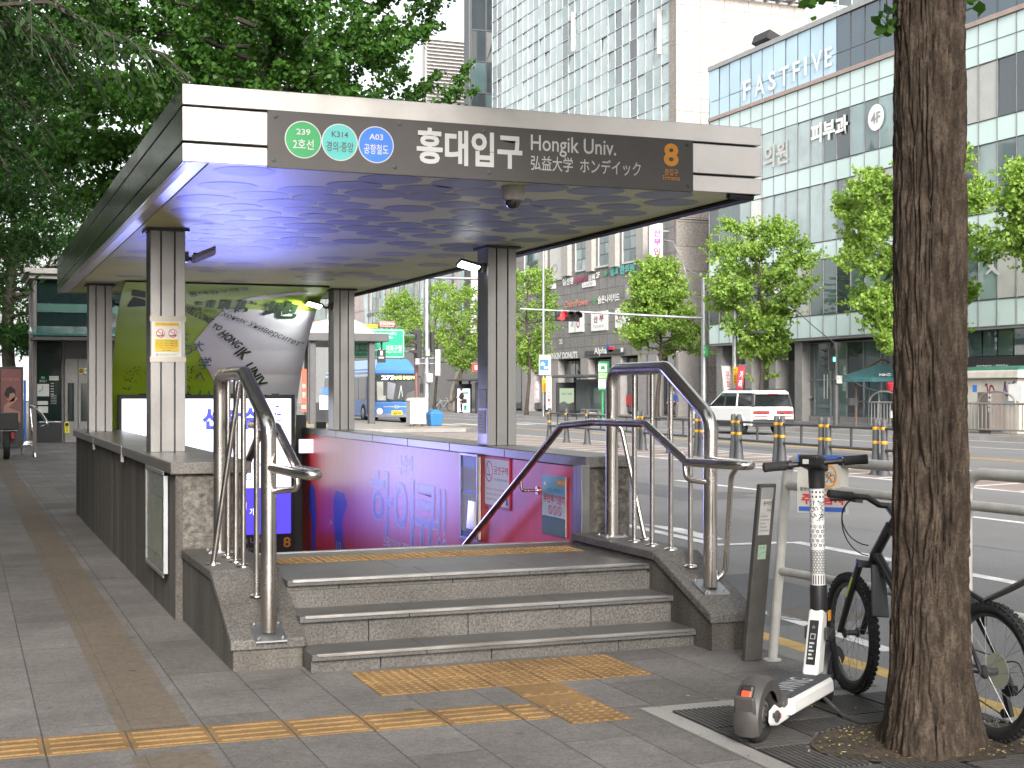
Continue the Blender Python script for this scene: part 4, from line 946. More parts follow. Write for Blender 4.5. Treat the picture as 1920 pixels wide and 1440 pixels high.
# --- bicycle (local x forward)
bdir = Vector((.03, 1.06, 0)).normalized(); bk = T('bicycle', 'black mountain bicycle with knobbly tyres leaning behind the tree trunk', 'bicycle', (4.13, 4.92, 0), atan2(bdir.y, bdir.x))
RW, WB = .298, 1.045
steer = radians(-10); head_t, head_b = Vector((WB - .30, 0, .86)), Vector((WB - .165, 0, .70))
Rst = Matrix.Translation(head_b) @ Matrix.Rotation(steer, 4, (head_t - head_b).normalized()) @ Matrix.Translation(-head_b)
wheel('wheel', bk, (0, 0, RW), RW, .026, Matrix.Identity(4), MT['dark'], 32, 60, .03, .055)
fc = Rst @ Vector((WB, 0, RW)); wheel('wheel', bk, (fc.x, fc.y, RW), RW, .026, Matrix.Rotation(steer, 4, 'Z'), MT['dark'], 28, 60, .025, .045)
M_fr = P('bicycle frame black', (.02, .02, .022), .3, var=.2, coat=.5); BBk = Vector((.41, 0, .28)); ST = Vector((.39, 0, .64))
b = MB().mat(M_fr); b.tube([BBk, ST], .017, 12).tube([head_b + Vector((-.01, 0, .02)), BBk], .024, 12).tube([head_t + Vector((0, 0, -.02)), ST], .018, 12).tube([head_b, head_t], .026, 14)
for s_ in (-1, 1): b.tube([(0, s_*.06, RW), (.12, s_*.05, RW - .01), tuple(BBk + Vector((-.03, s_*.03, 0)))], .010, 8).tube([(0, s_*.06, RW), (.2, s_*.035, .56), tuple(ST + Vector((0, s_*.02, -.03)))], .009, 8)
frm = b.build('frame', bk, local=True)
b = MB().mat(M_fr); b.M = Rst
b.tube([head_b, head_b + Vector((.012, 0, -.03))], .022, 12).obox(head_b + Vector((.015, 0, -.045)), (.05, .15, .035))
for s_ in (-1, 1): b.tube([head_b + Vector((.02, s_*.06, -.04)), head_b + Vector((.09, s_*.06, -.2)), (WB, s_*.06, RW)], [.019, .019, .015], 12)
b.mat(P('acid yellow decal', (.5, .65, .02), .4)); b.obox(head_b + Vector((.076, .0795, -.17)), (.018, .002, .11), Matrix.Rotation(radians(-24), 3, 'Y')).obox(head_b + Vector((.076, -.0795, -.17)), (.018, .002, .11), Matrix.Rotation(radians(-24), 3, 'Y')); b.build('fork', bk, local=True)
b = MB().mat(MT['zinc']); b.M = Rst; b.tube([(WB, -.075, RW), (WB, .075, RW)], .006, 8).tube([(WB, -.085, RW), (WB-.04, -.09, RW+.03)], .005, 6); b.build('quick_release', bk, local=True)
b = MB().mat(P('mudguard grey', (.075, .08, .085), .5)); b.M = Rst
b.hexa([(WB-.22,-.035,.66),(WB-.20,-.035,.655),(WB-.20,.035,.655),(WB-.22,.035,.66)], [(WB-.30,-.045,.42),(WB-.285,-.045,.415),(WB-.285,.045,.415),(WB-.30,.045,.42)]); b.build('down_tube_guard', bk, local=True, bevel=.006)
top = head_t + (head_t - head_b).normalized()*.06
b = MB().mat(M_fr); b.M = Rst; stem_e = top + Vector((.085, 0, .045)); b.tube([head_t, top], .016, 10).tube([top, stem_e], .018, 10); b.build('stem', bk, local=True)
b = MB().mat(MT['black']); b.M = Rst
bar = lambda y, dz=0, dx=0: stem_e + Vector((dx - abs(y)*.13, y, dz + (.03 if abs(y) > .1 else 0)))
b.tube(fillet([bar(-.32), bar(-.12), bar(-.05), bar(.05), bar(.12), bar(.32)], .03, 4), .0145, 12); hbb = b.build('handlebar', bk, local=True)
for s_ in (-1, 1):
    b = MB().mat(MT['rubber']); b.M = Rst; b.tube([bar(s_*.2), bar(s_*.205), bar(s_*.26), bar(s_*.33), bar(s_*.335)], [.015, .02, .0185, .02, .015], 12); b.build('grip', hbb, local=True)
    b = MB().mat(MT['dark']); b.M = Rst; b.tube(fillet([bar(s_*.16, -.005, .02), bar(s_*.19, -.02, .055), bar(s_*.29, -.03, .065)], .03), .007, 8).obox(bar(s_*.165, -.012, .02), (.05, .04, .035)); b.build('brake_lever', hbb, local=True)
b = MB().mat(MT['black'])
for s_, dz in ((1, 0), (1, .05), (-1, .02)):
    p0 = Rst @ bar(s_*.15, 0, .04); p3 = Vector((WB - .16, s_*.03, .70 + dz))
    pts = [];
    for k in range(13):
        t = k/12; q = p0*(1-t)**3 + (p0 + Vector((.17, s_*.05, -.05)))*3*t*(1-t)**2 + (p3 + Vector((.14, s_*.06, .0)))*3*t*t*(1-t) + p3*t**3; pts.append(q)
    b.tube(pts, .003, 6)
b.build('cable', bk, local=True)
b = MB().mat(MT['black']); b.tube([ST, ST + Vector((-.03, 0, .12))], .0135, 10); sp_ = b.build('seat_post', bk, local=True)
b = MB().mat(MT['rubber']); sv = ST + Vector((-.03, 0, .14)); b.prism([(-.13, -.07), (-.13, .07), (-.06, .075), (.0, .035), (.13, .018), (.14, 0), (.13, -.018), (.0, -.035), (-.06, -.075)], lambda u, v, t: sv + Vector((u, v, t)), -.02, .025); b.build('saddle', bk, local=True, bevel=.012)
b = MB().mat(MT['black']); mg = [(.05, .60), (-.08, .66), (-.25, .74), (-.42, .80)]
vs = []
for i, (x_, z_) in enumerate(mg):
    w_ = (.022, .034, .036, .018)[i]; vs += [(x_, -w_, z_ - .012), (x_, 0, z_ + .008), (x_, w_, z_ - .012), (x_, 0, z_ - .004)]
b.add(vs, [(i*4+j, i*4+(j+1)%4, i*4+4+(j+1)%4, i*4+4+j) for i in range(3) for j in range(4)] + [(3,2,1,0), (12,13,14,15)], True)
b.tube([(.05, 0, .59), (.17, 0, .62), (.27, 0, .63)], .012, 8); b.build('rear_mudguard', bk, local=True, angle=60)
b = MB().mat(P('sprocket brass', (.19, .185, .11), .4, .6)); 
for k, r in enumerate((.062, .055, .048, .041, .034, .028)): b.lathe([(r, -.028 - k*.005), (r, -.0305 - k*.005), (.012, -.0305 - k*.005)], (0, 0, RW), 26, 'Y')
b.mat(P('spoke guard', (.42, .43, .33), .25)).lathe([(.078, -.022), (.078, -.024), (.02, -.0245)], (0, 0, RW), 26, 'Y'); b.build('cassette', bk, local=True)
b = MB().mat(MT['black']); b.tube([(0, -.07, RW), (-.03, -.075, RW - .06)], .012, 8).obox((-.035, -.07, RW - .075), (.05, .03, .04)).obox((-.01, -.072, RW - .14), (.025, .02, .12), Matrix.Rotation(radians(20), 3, 'Y')).lathe([(.02, -.066), (.02, -.078)], (.012, 0, RW - .19), 12, 'Y').lathe([(.018, -.066), (.018, -.078)], (-.03, 0, RW - .09), 12, 'Y')
b.tube(fillet([(.06, -.06, RW + .02), (-.06, -.09, RW + .05), (-.11, -.09, RW - .04), (-.05, -.08, RW - .1)], .05), .0035, 6); b.build('derailleur', bk, local=True)
b = MB().mat(MT['dark']); b.lathe([(.085, -.05), (.085, -.054), (.06, -.055)], (BBk.x, 0, BBk.z), 26, 'Y').tube([(BBk.x, -.07, BBk.z), (BBk.x + .06, -.075, BBk.z - .15)], .011, 8).tube([(BBk.x, .07, BBk.z), (BBk.x - .06, .075, BBk.z + .15)], .011, 8).obox((BBk.x + .06, -.11, BBk.z - .15), (.09, .07, .02)).obox((BBk.x - .06, .11, BBk.z + .15), (.09, .07, .02))
b.build('crankset', bk, local=True)
b = MB().mat(MT['dark']); b.tube([(BBk.x, -.052, BBk.z + .085), (0, -.05, RW + .05)], .004, 6).tube([(BBk.x, -.052, BBk.z - .085), (.012, -.07, RW - .2)], .004, 6); b.build('chain', bk, local=True)
b = MB().mat(MT['dark']); b.obox((.165, 0, .575), (.03, .12, .04)).obox((.12, .05, .52), (.02, .014, .1)).obox((.12, -.05, .52), (.02, .014, .1)); b.build('rim_brake', bk, local=True)

# --- the big trunk
def barkmat():
    m, t, b = nmat('furrowed bark'); L = t.links.new; tc = t.nodes.new('ShaderNodeTexCoord'); mp = t.nodes.new('ShaderNodeMapping'); mp.inputs['Scale'].default_value = (1, 1, .3); L(tc.outputs['Object'], mp.inputs[0])
    n1 = N(t, 'TexNoise', Scale=26.0, Detail=6.0, Roughness=.7); L(mp.outputs[0], n1.inputs['Vector']); n2 = N(t, 'TexNoise', Scale=90.0, Detail=3.0, Roughness=.7); L(tc.outputs['Object'], n2.inputs['Vector'])
    ad = N(t, 'Math', operation='MULTIPLY_ADD'); ad.inputs[1].default_value = .45; L(n2.outputs[0], ad.inputs[0]); L(n1.outputs[0], ad.inputs[2])
    r = t.nodes.new('ShaderNodeValToRGB'); e = r.color_ramp.elements; e[0].position = .52; e[1].position = .92; e[0].color = (.028, .021, .016, 1); e[1].color = (.13, .099, .075, 1); q = e.new(.72); q.color = (.058, .043, .032, 1)
    L(ad.outputs[0], r.inputs[0]); L(r.outputs[0], b.inputs['Base Color']); b.inputs['Roughness'].default_value = .95; b.inputs['Specular IOR Level'].default_value = .2
    bp = N(t, 'Bump', Strength=1.0, Distance=.012); L(ad.outputs[0], bp.inputs['Height']); L(bp.outputs[0], b.inputs['Normal']); return m
_unused = ('ginkgo bark', (.058, .044, .033), (.135, .105, .082), 22)
TX, TY = 3.825, 4.935
def trunk_mesh(x0, y0, prof_, n=200, m=330, lean=(0, 0), amp=.021, seed=0, z0=0.0):
    """furrowed bark: long braided ridges with fissures between"""
    H_ = prof_[-1][1]; vs = []
    for j in range(m + 1):
        z = (j / m) ** 1.15 * (H_ - z0) + z0
        k = 0
        while k < len(prof_) - 2 and z > prof_[k+1][1]: k += 1
        (ra, za), (rb_, zb) = prof_[k], prof_[k+1]; t = min(1, max(0, (z - za) / (zb - za))); r = ra + (rb_ - ra) * (t*t*(3-2*t) if k else t)
        for i in range(n):
            a = 2*pi*i/n
            wa = a + .26 * mnoise.noise((cos(a)*1.6 + seed, sin(a)*1.6, z*1.3)) + .12*mnoise.noise((cos(a)*5, sin(a)*5 + seed, z*4.5))
            n1 = mnoise.noise((cos(wa)*3.7 + seed, sin(wa)*3.7, z*1.7)); n2 = mnoise.noise((cos(wa)*9.5 + 5, sin(wa)*9.5, z*2.6 + seed)); n3 = mnoise.noise((cos(a)*20, sin(a)*20, z*9)); n4 = mnoise.noise((cos(a)*36, sin(a)*36, z*26))
            g1 = max(0, 1 - abs(n1)*4.2); g2 = max(0, 1 - abs(n2)*3.4)
            fl = max(0, 1 - (z - z0)/.45)**2 if z0 == 0 else 0
            root = fl * (.05*max(0, cos(a*3 + .6)) + .05*max(0, cos(a*2 - 1.0)))
            rr = r + amp*(-.85*g1**1.3 - .6*g2 + .22*n3 + .16*n4) + root
            vs.append((x0 + lean[0]*z + rr*cos(a), y0 + lean[1]*z + rr*sin(a), z))
    fs = [(j*n+i, j*n+(i+1)%n, (j+1)*n+(i+1)%n, (j+1)*n+i) for j in range(m) for i in range(n)]
    return vs, fs
M_bark = barkmat()
big = T('street_tree', 'thick furrowed trunk of the nearest street tree in its round soil pit', 'tree', (TX, TY, 0), group='street trees on the near sidewalk')
vs, fs = trunk_mesh(TX, TY, [(.225, -.03), (.19, .12), (.172, .38), (.16, .9), (.152, 2.0), (.148, 3.4), (.14, 4.6)], lean=(-.004, .0), z0=0)
b = MB().mat(M_bark).add(vs, fs, True); trunk_big = b.build('trunk', big, angle=75)
b = MB().mat(M_soil); n = 40; rr = .56
b.add([(3.86, 5.0, .012)] + [(3.86 + rr*.98*cos(2*pi*k/n), 5.0 + rr*.62*sin(2*pi*k/n), .006 + .004*RND.random()) for k in range(n)], [(0, k+1, (k+1) % n + 1) for k in range(n)], True)
tag(b.build('tree_pit_soil'), kind='structure')
# cast grating around the pit
M_cast = P('cast iron grating', (.085, .08, .076), .7, .3, var=.2, vs=9)
gt = T('tree_grate', 'square cast iron grating with slots around the tree pit', 'grate', (3.7, 5.1, 0))
b = MB().mat(M_conc).box(2.98, 3.08, 3.6, 6.0, .001, .008).box(3.082, 4.44, 5.9, 6.0, .001, .008); b.build('stone_border', gt)
b = MB().mat(MT['ink']).box(3.085, 4.44, 3.6, 5.895, .001, .003); b.build('drain_bed', gt)
b = MB().mat(M_cast)
def inpit(x, y): return ((x - 3.86)/(rr*.98))**2 + ((y - 5.0)/(rr*.62))**2 < 1.05
def bars(x0, x1, y0, y1, alongx):
    s_ = .026; k = (y0 if alongx else x0) + .006
    while k < (y1 if alongx else x1) - .018:
        st_ = x0 if alongx else y0; en = x1 if alongx else y1; q = st_; seg = None
        while q <= en + .001:
            ins = inpit(q, k) if alongx else inpit(k, q)
            if not ins and seg is None: seg = q
            if (ins or q + .03 > en) and seg is not None:
                e = q if ins else en
                if e - seg > .03: (b.box(seg, e, k, k + .017, .003, .010) if alongx else b.box(k, k + .017, seg, e, .003, .010))
                seg = None
            q += .03
        k += s_
for ix in range(2):
    for iy in range(3):
        x0, y0 = 3.09 + ix*.675, 3.62 + iy*.76
        for (ax_, ay_, al) in ((0, 0, True), (.335, 0, False), (0, .38, False), (.335, .38, True)): bars(x0 + ax_ + .004, x0 + ax_ + .331, y0 + ay_ + .004, y0 + ay_ + .376, al)
b.build('slotted_panel', gt)
b = MB(); R5 = random.Random(12); lm = [P('dry leaf', (.35, .25, .07), .8), P('dry leaf pale', (.42, .36, .2), .8), P('dry leaf brown', (.16, .09, .04), .8), P('dry leaf green', (.2, .24, .06), .8)]
for k in range(420):
    a = R5.uniform(0, 2*pi); q = sqrt(R5.random())
    if k < 330: x, y, z = 3.86 + .53*q*cos(a), 5.0 + .33*q*sin(a), .014
    else: x, y, z = R5.uniform(2.6, 4.4), R5.uniform(4.2, 6.3), .012
    s_ = R5.uniform(.005, .013); r_ = R5.uniform(0, 3); b.mat(R5.choice(lm))
    b.add([(x + s_*cos(r_), y + s_*sin(r_), z + R5.random()*.006), (x - s_*.5*sin(r_), y + s_*.5*cos(r_), z), (x - s_*cos(r_), y - s_*sin(r_), z + R5.random()*.006), (x + s_*.5*sin(r_), y - s_*.5*cos(r_), z)], [(0, 1, 2, 3)])
tag(b.build('fallen_leaves'), 'small dry leaves scattered over the tree pit and grating', 'leaves', kind='stuff')

# --- white tubular guard fence, black end post, no-parking sign
def fence(label, x0, y0, x1, y1, lean, both, loc):
    t = T('guard_fence', label, 'fence', loc, group='white guard fences along the kerb')
    d = Vector((x1 - x0, y1 - y0, 0)); lx = lambda z: lean * z
    pt = lambda s_, z: (x0 + d.x*s_ + lx(z)*(1 - s_*.6), y0 + d.y*s_, z)
    b = MB().mat(MT['offwhite']); b.tube(fillet([pt(0, 0), pt(0, 1.125), pt(1, 1.125), pt(1, 0)], .12, 8), .0275, 16); b.build('hoop', t)
    for z in (.975, .50):
        b = MB().mat(MT['offwhite']).tube([pt(0.005, z), pt(.995, z)], .0235, 12); b.build('rail', t)
    for s_ in (0, 1): MB().mat(MT['offwhite']).lathe([(.05, .002), (.05, .01), (.03, .014)], pt(s_, 0), 14).build('foot_plate', t)
fence('white tubular guard fence panel with the no parking sign, beside the scooter', 4.215, 6.83, 4.37, 5.52, .09, True, (4.25, 6.1, 0))
fence('white tubular guard fence panel right of the big trunk', 4.35, 5.36, 4.42, 3.6, .0, True, (4.38, 4.5, 0))
t = T('end_post', 'flat black post with peeling stickers at the end of the white fence', 'post', (4.11, 6.86, 0))
b = MB().mat(P('dull black plate', (.075, .07, .064), .6, var=.25, vs=8, bump=.1)).hexa([(4.055,6.86,0),(4.165,6.86,0),(4.165,6.90,0),(4.055,6.90,0)], [(4.155,6.86,.985),(4.262,6.86,.985),(4.262,6.90,.985),(4.155,6.90,.985)]); b.build('plate', t, bevel=.006)
f = Face(lambda u, v, h: Vector((4.055 + .1*v/.985 + u, 6.86 - h, v)), None)
f.rect(.012, .70, .085, .90, MT['offwhite'], 1); f.rect(.01, .90, .09, .965, MT['grey'], 1); f.text('원어민', .03, .865, .083, .89, MT['ink'], 2, .01); f.text('회화', .055, .83, .083, .845, MT['ink'], 2)
for k in range(5): f.rect(.02, .72 + k*.02, .078 - (k % 3)*.012, .729 + k*.02, MT['grey'], 2)
f.rect(.022, .565, .075, .645, P('green sticker', (.36, .45, .33), .5), 1); f.line([(.025, .58), (.045, .60), (.073, .605)], .006, MT['teal'], 2); f.text('녹색', .03, .62, .065, .638, MT['green'], 2); f.mb.build('sticker', t)
NX = 4.235
t = T('no_parking_sign', 'weathered white and blue no bicycle parking sign tied to the guard fence', 'sign', (NX, 6.4, .72))
f = faceL((4.2, 6.42, 0), (.86, -.5, 0), (0, 0, 1))
ua, va = f.P(1495, 961); ub, vb = f.P(1591, 856)
fn0 = f.fn; f.fn = lambda u, v, h: fn0(u, v - (u - ua)*.02 , h)
vb += .01; va = va - .0
b = MB().mat(P('weathered sign white', (.55, .52, .47), .55, var=.14, vs=10)); b.hexa([f.fn(ua, va, -.004), f.fn(ub, va, -.004), f.fn(ub, va, 0), f.fn(ua, va, 0)], [f.fn(ua, vb, -.004), f.fn(ub, vb, -.004), f.fn(ub, vb, 0), f.fn(ua, vb, 0)]); bd = b.build('board', t)
W, H = ub - ua, vb - va
f.rect(ua, vb - H*.15, ub, vb, MT['blue'], 1).rect(ua + W*.03, va + H*.03, ub - W*.06, va + H*.11, MT['blue'], 1)
f.ring(ua + W*.88, vb - H*.08, W*.03, W*.012, MT['white'], 2, 12, rv=H*.045); f.ring(ua + W*.62, va + H*.64, W*.15, W*.028, MT['orange'], 2, rv=H*.2); 
for q in (-.065, .065): f.ring(ua + W*(.62 + q), va + H*.60, W*.052, W*.01, MT['ink'], 2, 14, rv=H*.07)
f.line([(ua + W*.555, va + H*.6), (ua + W*.6, va + H*.7), (ua + W*.66, va + H*.69), (ua + W*.62, va + H*.6), (ua + W*.6, va + H*.7)], W*.012, MT['ink'], 2); f.line([(ua + W*.53, va + H*.76), (ua + W*.71, va + H*.52)], W*.025, MT['orange'], 3)
f.text('통행방해 전동킥보드, 이륜차', ua + W*.05, va + H*.37, ub - W*.05, va + H*.44, MT['ink'], 2, .006); f.text('주차금지', ua + W*.08, va + H*.15, ub - W*.1, va + H*.34, MT['red'], 2, .04)
f.mb.build('sign_print', bd)
b = MB().mat(MT['zinc'])
for u in (ua + W*.15, ua + W*.85): p = f.fn(u, va + H*.86, 0); b.tube([p, (p[0] + .05, p[1] + .12, p[2] + .0)], .004, 6)
b.build('tie', t)
# road manholes
t = T('manhole_cover', 'round worn manhole cover in the asphalt beside the right cheek wall', 'manhole cover', tuple(pz(1375, 925, -.15)), group='manhole covers in the road')
for c in (t, ):
    b = MB().mat(P('cast cover', (.12, .105, .095), .75, .2, var=.25, vs=20, bump=.4, bs=90)).lathe([(.36, .0005), (.36, .004), (.33, .005), (.325, .003), (.3, .004), (.0001, .004)], (0, 0, 0), 36); b.build('lid', t, local=True)
m2 = copy_tree(t); m2.location = pz(1530, 1152, -.15); m2['label'] = 'round manhole cover beside the yellow kerb line behind the scooter'
# ================================================================ THE STREET
M_bol = P('bollard grey', (.06, .063, .068), .6, var=.15, vs=6); M_refl = P('yellow reflective band', (.6, .29, .008), .4, var=.05)
ZR = -.15
# flexible posts and rails along the painted median
bo = T('bollard', 'slim grey road post', 'bollard', (0, 0, 0), group='grey road posts with yellow bands along the median')
MB().mat(M_bol).lathe([(.14, .0), (.135, .02), (.105, .06), (.085, .3), (.066, .5), (.063, 1.04), (.058, 1.09), (.04, 1.115), (.0001, 1.12)], (0,0,0), 18).build('post_body', bo, local=True)
for z in (.62, .90): MB().mat(M_refl).lathe([(.0655, z), (.067, z + .004), (.067, z + .056), (.0655, z + .06)], (0,0,0), 18, cap=False).build('reflective_band', bo, local=True)
def medx(y): return 16.9 + (y - 23) * .079
pxs = [1030, 1062, 1101, 1153, 1197, 1206, 1256, 1307, 1317, 1375, 1386, 1456, 1467, 1540, 1553, 1642, 1658, 1742]
ys_ = []
names = ['farthest single post, left of the handrail', 'second farthest post, beside the street sign pole', 'third farthest post before the far shelter', 'post behind the far upright of the right handrail', 'left post of the pair seen through the handrail', 'right post of the pair seen through the handrail', 'single post between the handrail bars', 'left post of the pair behind the near handrail upright', 'right post of the pair behind the near handrail upright', 'left post of the pair by the white car front', 'right post of the pair by the white car front', 'left post of the pair at the white car rear wheel', 'right post of the pair at the white car rear wheel', 'left post of the pair right of the white car', 'right post of the pair right of the white car', 'left post of the pair just left of the big trunk', 'right post of the pair just left of the big trunk', 'left post of the pair behind the big trunk', 'right post of the pair behind the big trunk', 'left post of the pair right of the big trunk', 'right post of the pair right of the big trunk']
for k, px in enumerate(pxs):
    r = ray(px, 800); s_ = 0.0; y = 30.0
    for it in range(30): y = medx(y) * r.y / r.x
    if k in (17, 18): pass
    ys_.append(y); o = bo if k == 0 else copy_tree(bo); o.location = (medx(y), y, ZR); o['label'] = 'grey banded road post, ' + names[k]
    o.scale = (1, 1, 1.0)
gr = T('guard_rail', 'low grey double rail between the road posts', 'rail', (0, 0, 0), group='grey rails between the road posts')
rail_b = MB().mat(M_bol)
rail_b.tube([(0, 0, .93), (0, 1, .93)], .03, 10).build('rail', gr, local=True); MB().mat(M_bol).tube([(0, 0, .50), (0, 1, .50)], .03, 10).build('rail', gr, local=True); MB().mat(M_bol).tube([(0, .5, .50), (0, .5, .93)], .022, 8).build('stay', gr, local=True)
first = True
spans = [(0, 1, 'farthest span, beyond the street sign pole'), (1, 2, 'span beside the street sign pole'), (2, 3, 'span in front of the far bus shelter'), (3, 4, 'span behind the hoop of the right handrail'), (5, 6, 'span seen between the handrail bars'), (6, 7, 'span behind the near handrail upright'), (8, 9, 'span in front of the white car front'), (10, 11, 'span in front of the white car rear wheel'), (12, 13, 'span below the white car tail lights'), (14, 15, 'span between the white car and the big trunk'), (16, 17, 'span half behind the big trunk')]
for a, c, lab in spans:
    o = gr if first else copy_tree(gr); first = False
    y0, y1 = ys_[a], ys_[c]; x0, x1 = medx(y0), medx(y1); L = sqrt((x1-x0)**2 + (y1-y0)**2)
    o.location = (x0, y0, ZR); o.rotation_euler = (0, 0, atan2(y1 - y0, x1 - x0) - pi/2); o.scale = (1, L, 1); o['label'] = 'low grey double rail, ' + lab

# --- white SUV
M_carw = P('white car paint', (.75, .75, .74), .25, var=.02, coat=.6); M_cgl = glass('car window', (.015, .018, .02), .04, 1.7)
M_clad = P('black cladding', (.025, .025, .027), .55); M_tail = glow('tail lamp red', (1, .02, .015), 1.6)
def car():
    t = T('parked_suv', 'boxy white car with red tail lights driving away in the far lane', 'car', (0, 0, 0))
    arch = lambda cx_, r, n=9: [(cx_ + r*cos(pi*k/n), .36 + r*sin(pi*k/n)) for k in range(n, -1, -1)]
    low = [(-2.40, .34), (-2.42, .62), (-2.40, 1.02), (-2.34, 1.1), (1.05, 1.08), (2.2, 1.0), (2.36, .9), (2.40, .5), (2.36, .30)]
    poly = low + arch(1.38, .40)[::-1] + [(-.9, .30)] + arch(-1.42, .40)[::-1]
    b = MB().mat(M_carw).prism(poly, lambda u, v, q: (u, q, v), -.93, .93); body = b.build('body', t, local=True, bevel=.05, seg=3)
    b = MB().mat(M_carw).hexa([(-2.28,-.83,1.60),(.15,-.83,1.60),(.15,.83,1.60),(-2.28,.83,1.60)], [(-2.15,-.76,1.71),(.0,-.76,1.71),(.0,.76,1.71),(-2.15,.76,1.71)]); b.build('roof', t, local=True, bevel=.04, seg=3)
    b = MB().mat(M_carw)
    for s_ in (-1, 1):
        for (x0, x1, w0) in ((1.0, .14, .07), (-1.14, -1.10, .08)):
            b.hexa([(x0-w0, s_*.90, 1.08), (x0, s_*.90, 1.08), (x0, s_*.86, 1.08), (x0-w0, s_*.86, 1.08)], [(x1-w0, s_*.815, 1.605), (x1, s_*.815, 1.605), (x1, s_*.78, 1.605), (x1-w0, s_*.78, 1.605)])
    b.build('pillars', t, local=True, bevel=.012)
    b = MB().mat(M_clad)
    for s_ in (-1, 1): b.hexa([(-2.40, s_*.895, 1.085), (-2.27, s_*.895, 1.085), (-2.27, s_*.8, 1.085), (-2.40, s_*.8, 1.085)], [(-2.28, s_*.805, 1.595), (-2.18, s_*.805, 1.595), (-2.18, s_*.72, 1.595), (-2.28, s_*.72, 1.595)]); b.hexa([(-.27, s_*.895, 1.085), (-.19, s_*.895, 1.085), (-.19, s_*.85, 1.085), (-.27, s_*.85, 1.085)], [(-.27, s_*.81, 1.60), (-.19, s_*.81, 1.60), (-.19, s_*.77, 1.60), (-.27, s_*.77, 1.60)])
    b.build('door_pillar', t, local=True)
    for s_ in (-1, 1):
        for (xa, xb, xc, xd) in ((-2.30, -1.2, -1.16, -2.22), (-1.13, -.28, -.28, -1.09), (-.20, .9, .05, -.20)):
            b = MB().mat(M_cgl).hexa([(xa, s_*.87, 1.09), (xb, s_*.87, 1.09), (xb, s_*.84, 1.09), (xa, s_*.84, 1.09)], [(xd, s_*.79, 1.60), (xc, s_*.79, 1.60), (xc, s_*.76, 1.60), (xd, s_*.76, 1.60)]); b.build('window', t, local=True)
    b = MB().mat(M_cgl).hexa([(-2.385,-.80,1.10),(-2.33,-.80,1.10),(-2.33,.80,1.10),(-2.385,.80,1.10)], [(-2.27,-.72,1.56),(-2.22,-.72,1.56),(-2.22,.72,1.56),(-2.27,.72,1.56)]); b.build('rear_window', t, local=True, bevel=.01)
    b = MB().mat(M_cgl).hexa([(1.02,-.8,1.08),(1.05,-.8,1.08),(1.05,.8,1.08),(1.02,.8,1.08)], [(.12,-.72,1.60),(.15,-.72,1.60),(.15,.72,1.60),(.12,.72,1.60)]); b.build('windscreen', t, local=True)
    b = MB().mat(M_carw).hexa([(-2.40,-.72,1.565),(-2.2,-.72,1.575),(-2.2,.72,1.575),(-2.40,.72,1.565)], [(-2.38,-.7,1.63),(-2.15,-.7,1.69),(-2.15,.7,1.69),(-2.38,.7,1.63)]); sp = b.build('spoiler', t, local=True, bevel=.02)
    MB().mat(M_tail).box(-2.41, -2.398, -.22, .22, 1.575, 1.6).build('brake_light', sp, local=True)
    for s_ in (-1, 1):
        b = MB().mat(M_clad).box(-2.438, -2.405, s_*.52 - .36, s_*.52 + .36, .80, .93); tl = b.build('tail_light', t, local=True, bevel=.01)
        b = MB().mat(M_tail)
        for y in (.20, .34, .68, .80): pass
        b.box(-2.447, -2.436, s_*.52 - .3, s_*.52 + .3, .855, .88).box(-2.447, -2.436, s_*.52 - .30, s_*.52 - .26, .815, .925).box(-2.447, -2.436, s_*.52 + .26, s_*.52 + .30, .815, .925).box(-2.447, -2.436, s_*.52 - .04, s_*.52 + .0, .815, .925); b.build('lamp', tl, local=True)
    b = MB().mat(glow('tail bar red', (.8, .02, .02), .5)).box(-2.43, -2.421, -.84, .84, .70, .735); b.build('reflector_bar', t, local=True)
    b = MB().mat(M_clad).box(-2.45, -2.2, -.9, .9, .33, .62); bp = b.build('rear_bumper', t, local=True, bevel=.04)
    b = MB().mat(MT['white']).box(-2.458, -2.448, -.26, .26, .60, .71); b.build('licence_plate', t, local=True)
    for s_ in (-1, 1): MB().mat(M_clad).box(-1.0, .95, s_*.935 - .012, s_*.935 + .012, .30, .52).build('sill', t, local=True)
    for s_ in (-1, 1):
        for cx_ in (1.38, -1.42):
            b = MB().mat(M_carw); n = 12
            for k in range(n):
                a0, a1 = pi*k/n, pi*(k+1)/n
                q = [(cx_ + r*cos(a), s_*.945, .36 + r*sin(a)) for a in (a0, a1) for r in (.39, .47)]
                p = [(cx_ + r*cos(a), s_*.91, .36 + r*sin(a)) for a in (a0, a1) for r in (.39, .47)]
                b.hexa([q[0], q[1], p[1], p[0]], [q[2], q[3], p[3], p[2]])
            b.build('wheel_arch', t, local=True)
            b = MB().mat(MT['rubber']).lathe([(.27, -.11), (.36, -.11), (.375, -.07), (.375, .07), (.36, .11), (.27, .11)], (cx_, s_*.82, .375), 28, 'Y'); w_ = b.build('wheel', t, local=True)
            b = MB().mat(MT['dark']).lathe([(.26, 0), (.26, s_*.01), (.0001, s_*.02)], (cx_, s_*.925, .375), 20, 'Y', cap=False).mat(MT['zinc'])
            for k in range(5): b.obox((cx_ + .13*cos(2*pi*k/5), s_*.945, .375 + .13*sin(2*pi*k/5)), (.22, .012, .06), Matrix.Rotation(-2*pi*k/5, 3, 'Y'))
            b.build('rim', w_, local=True)
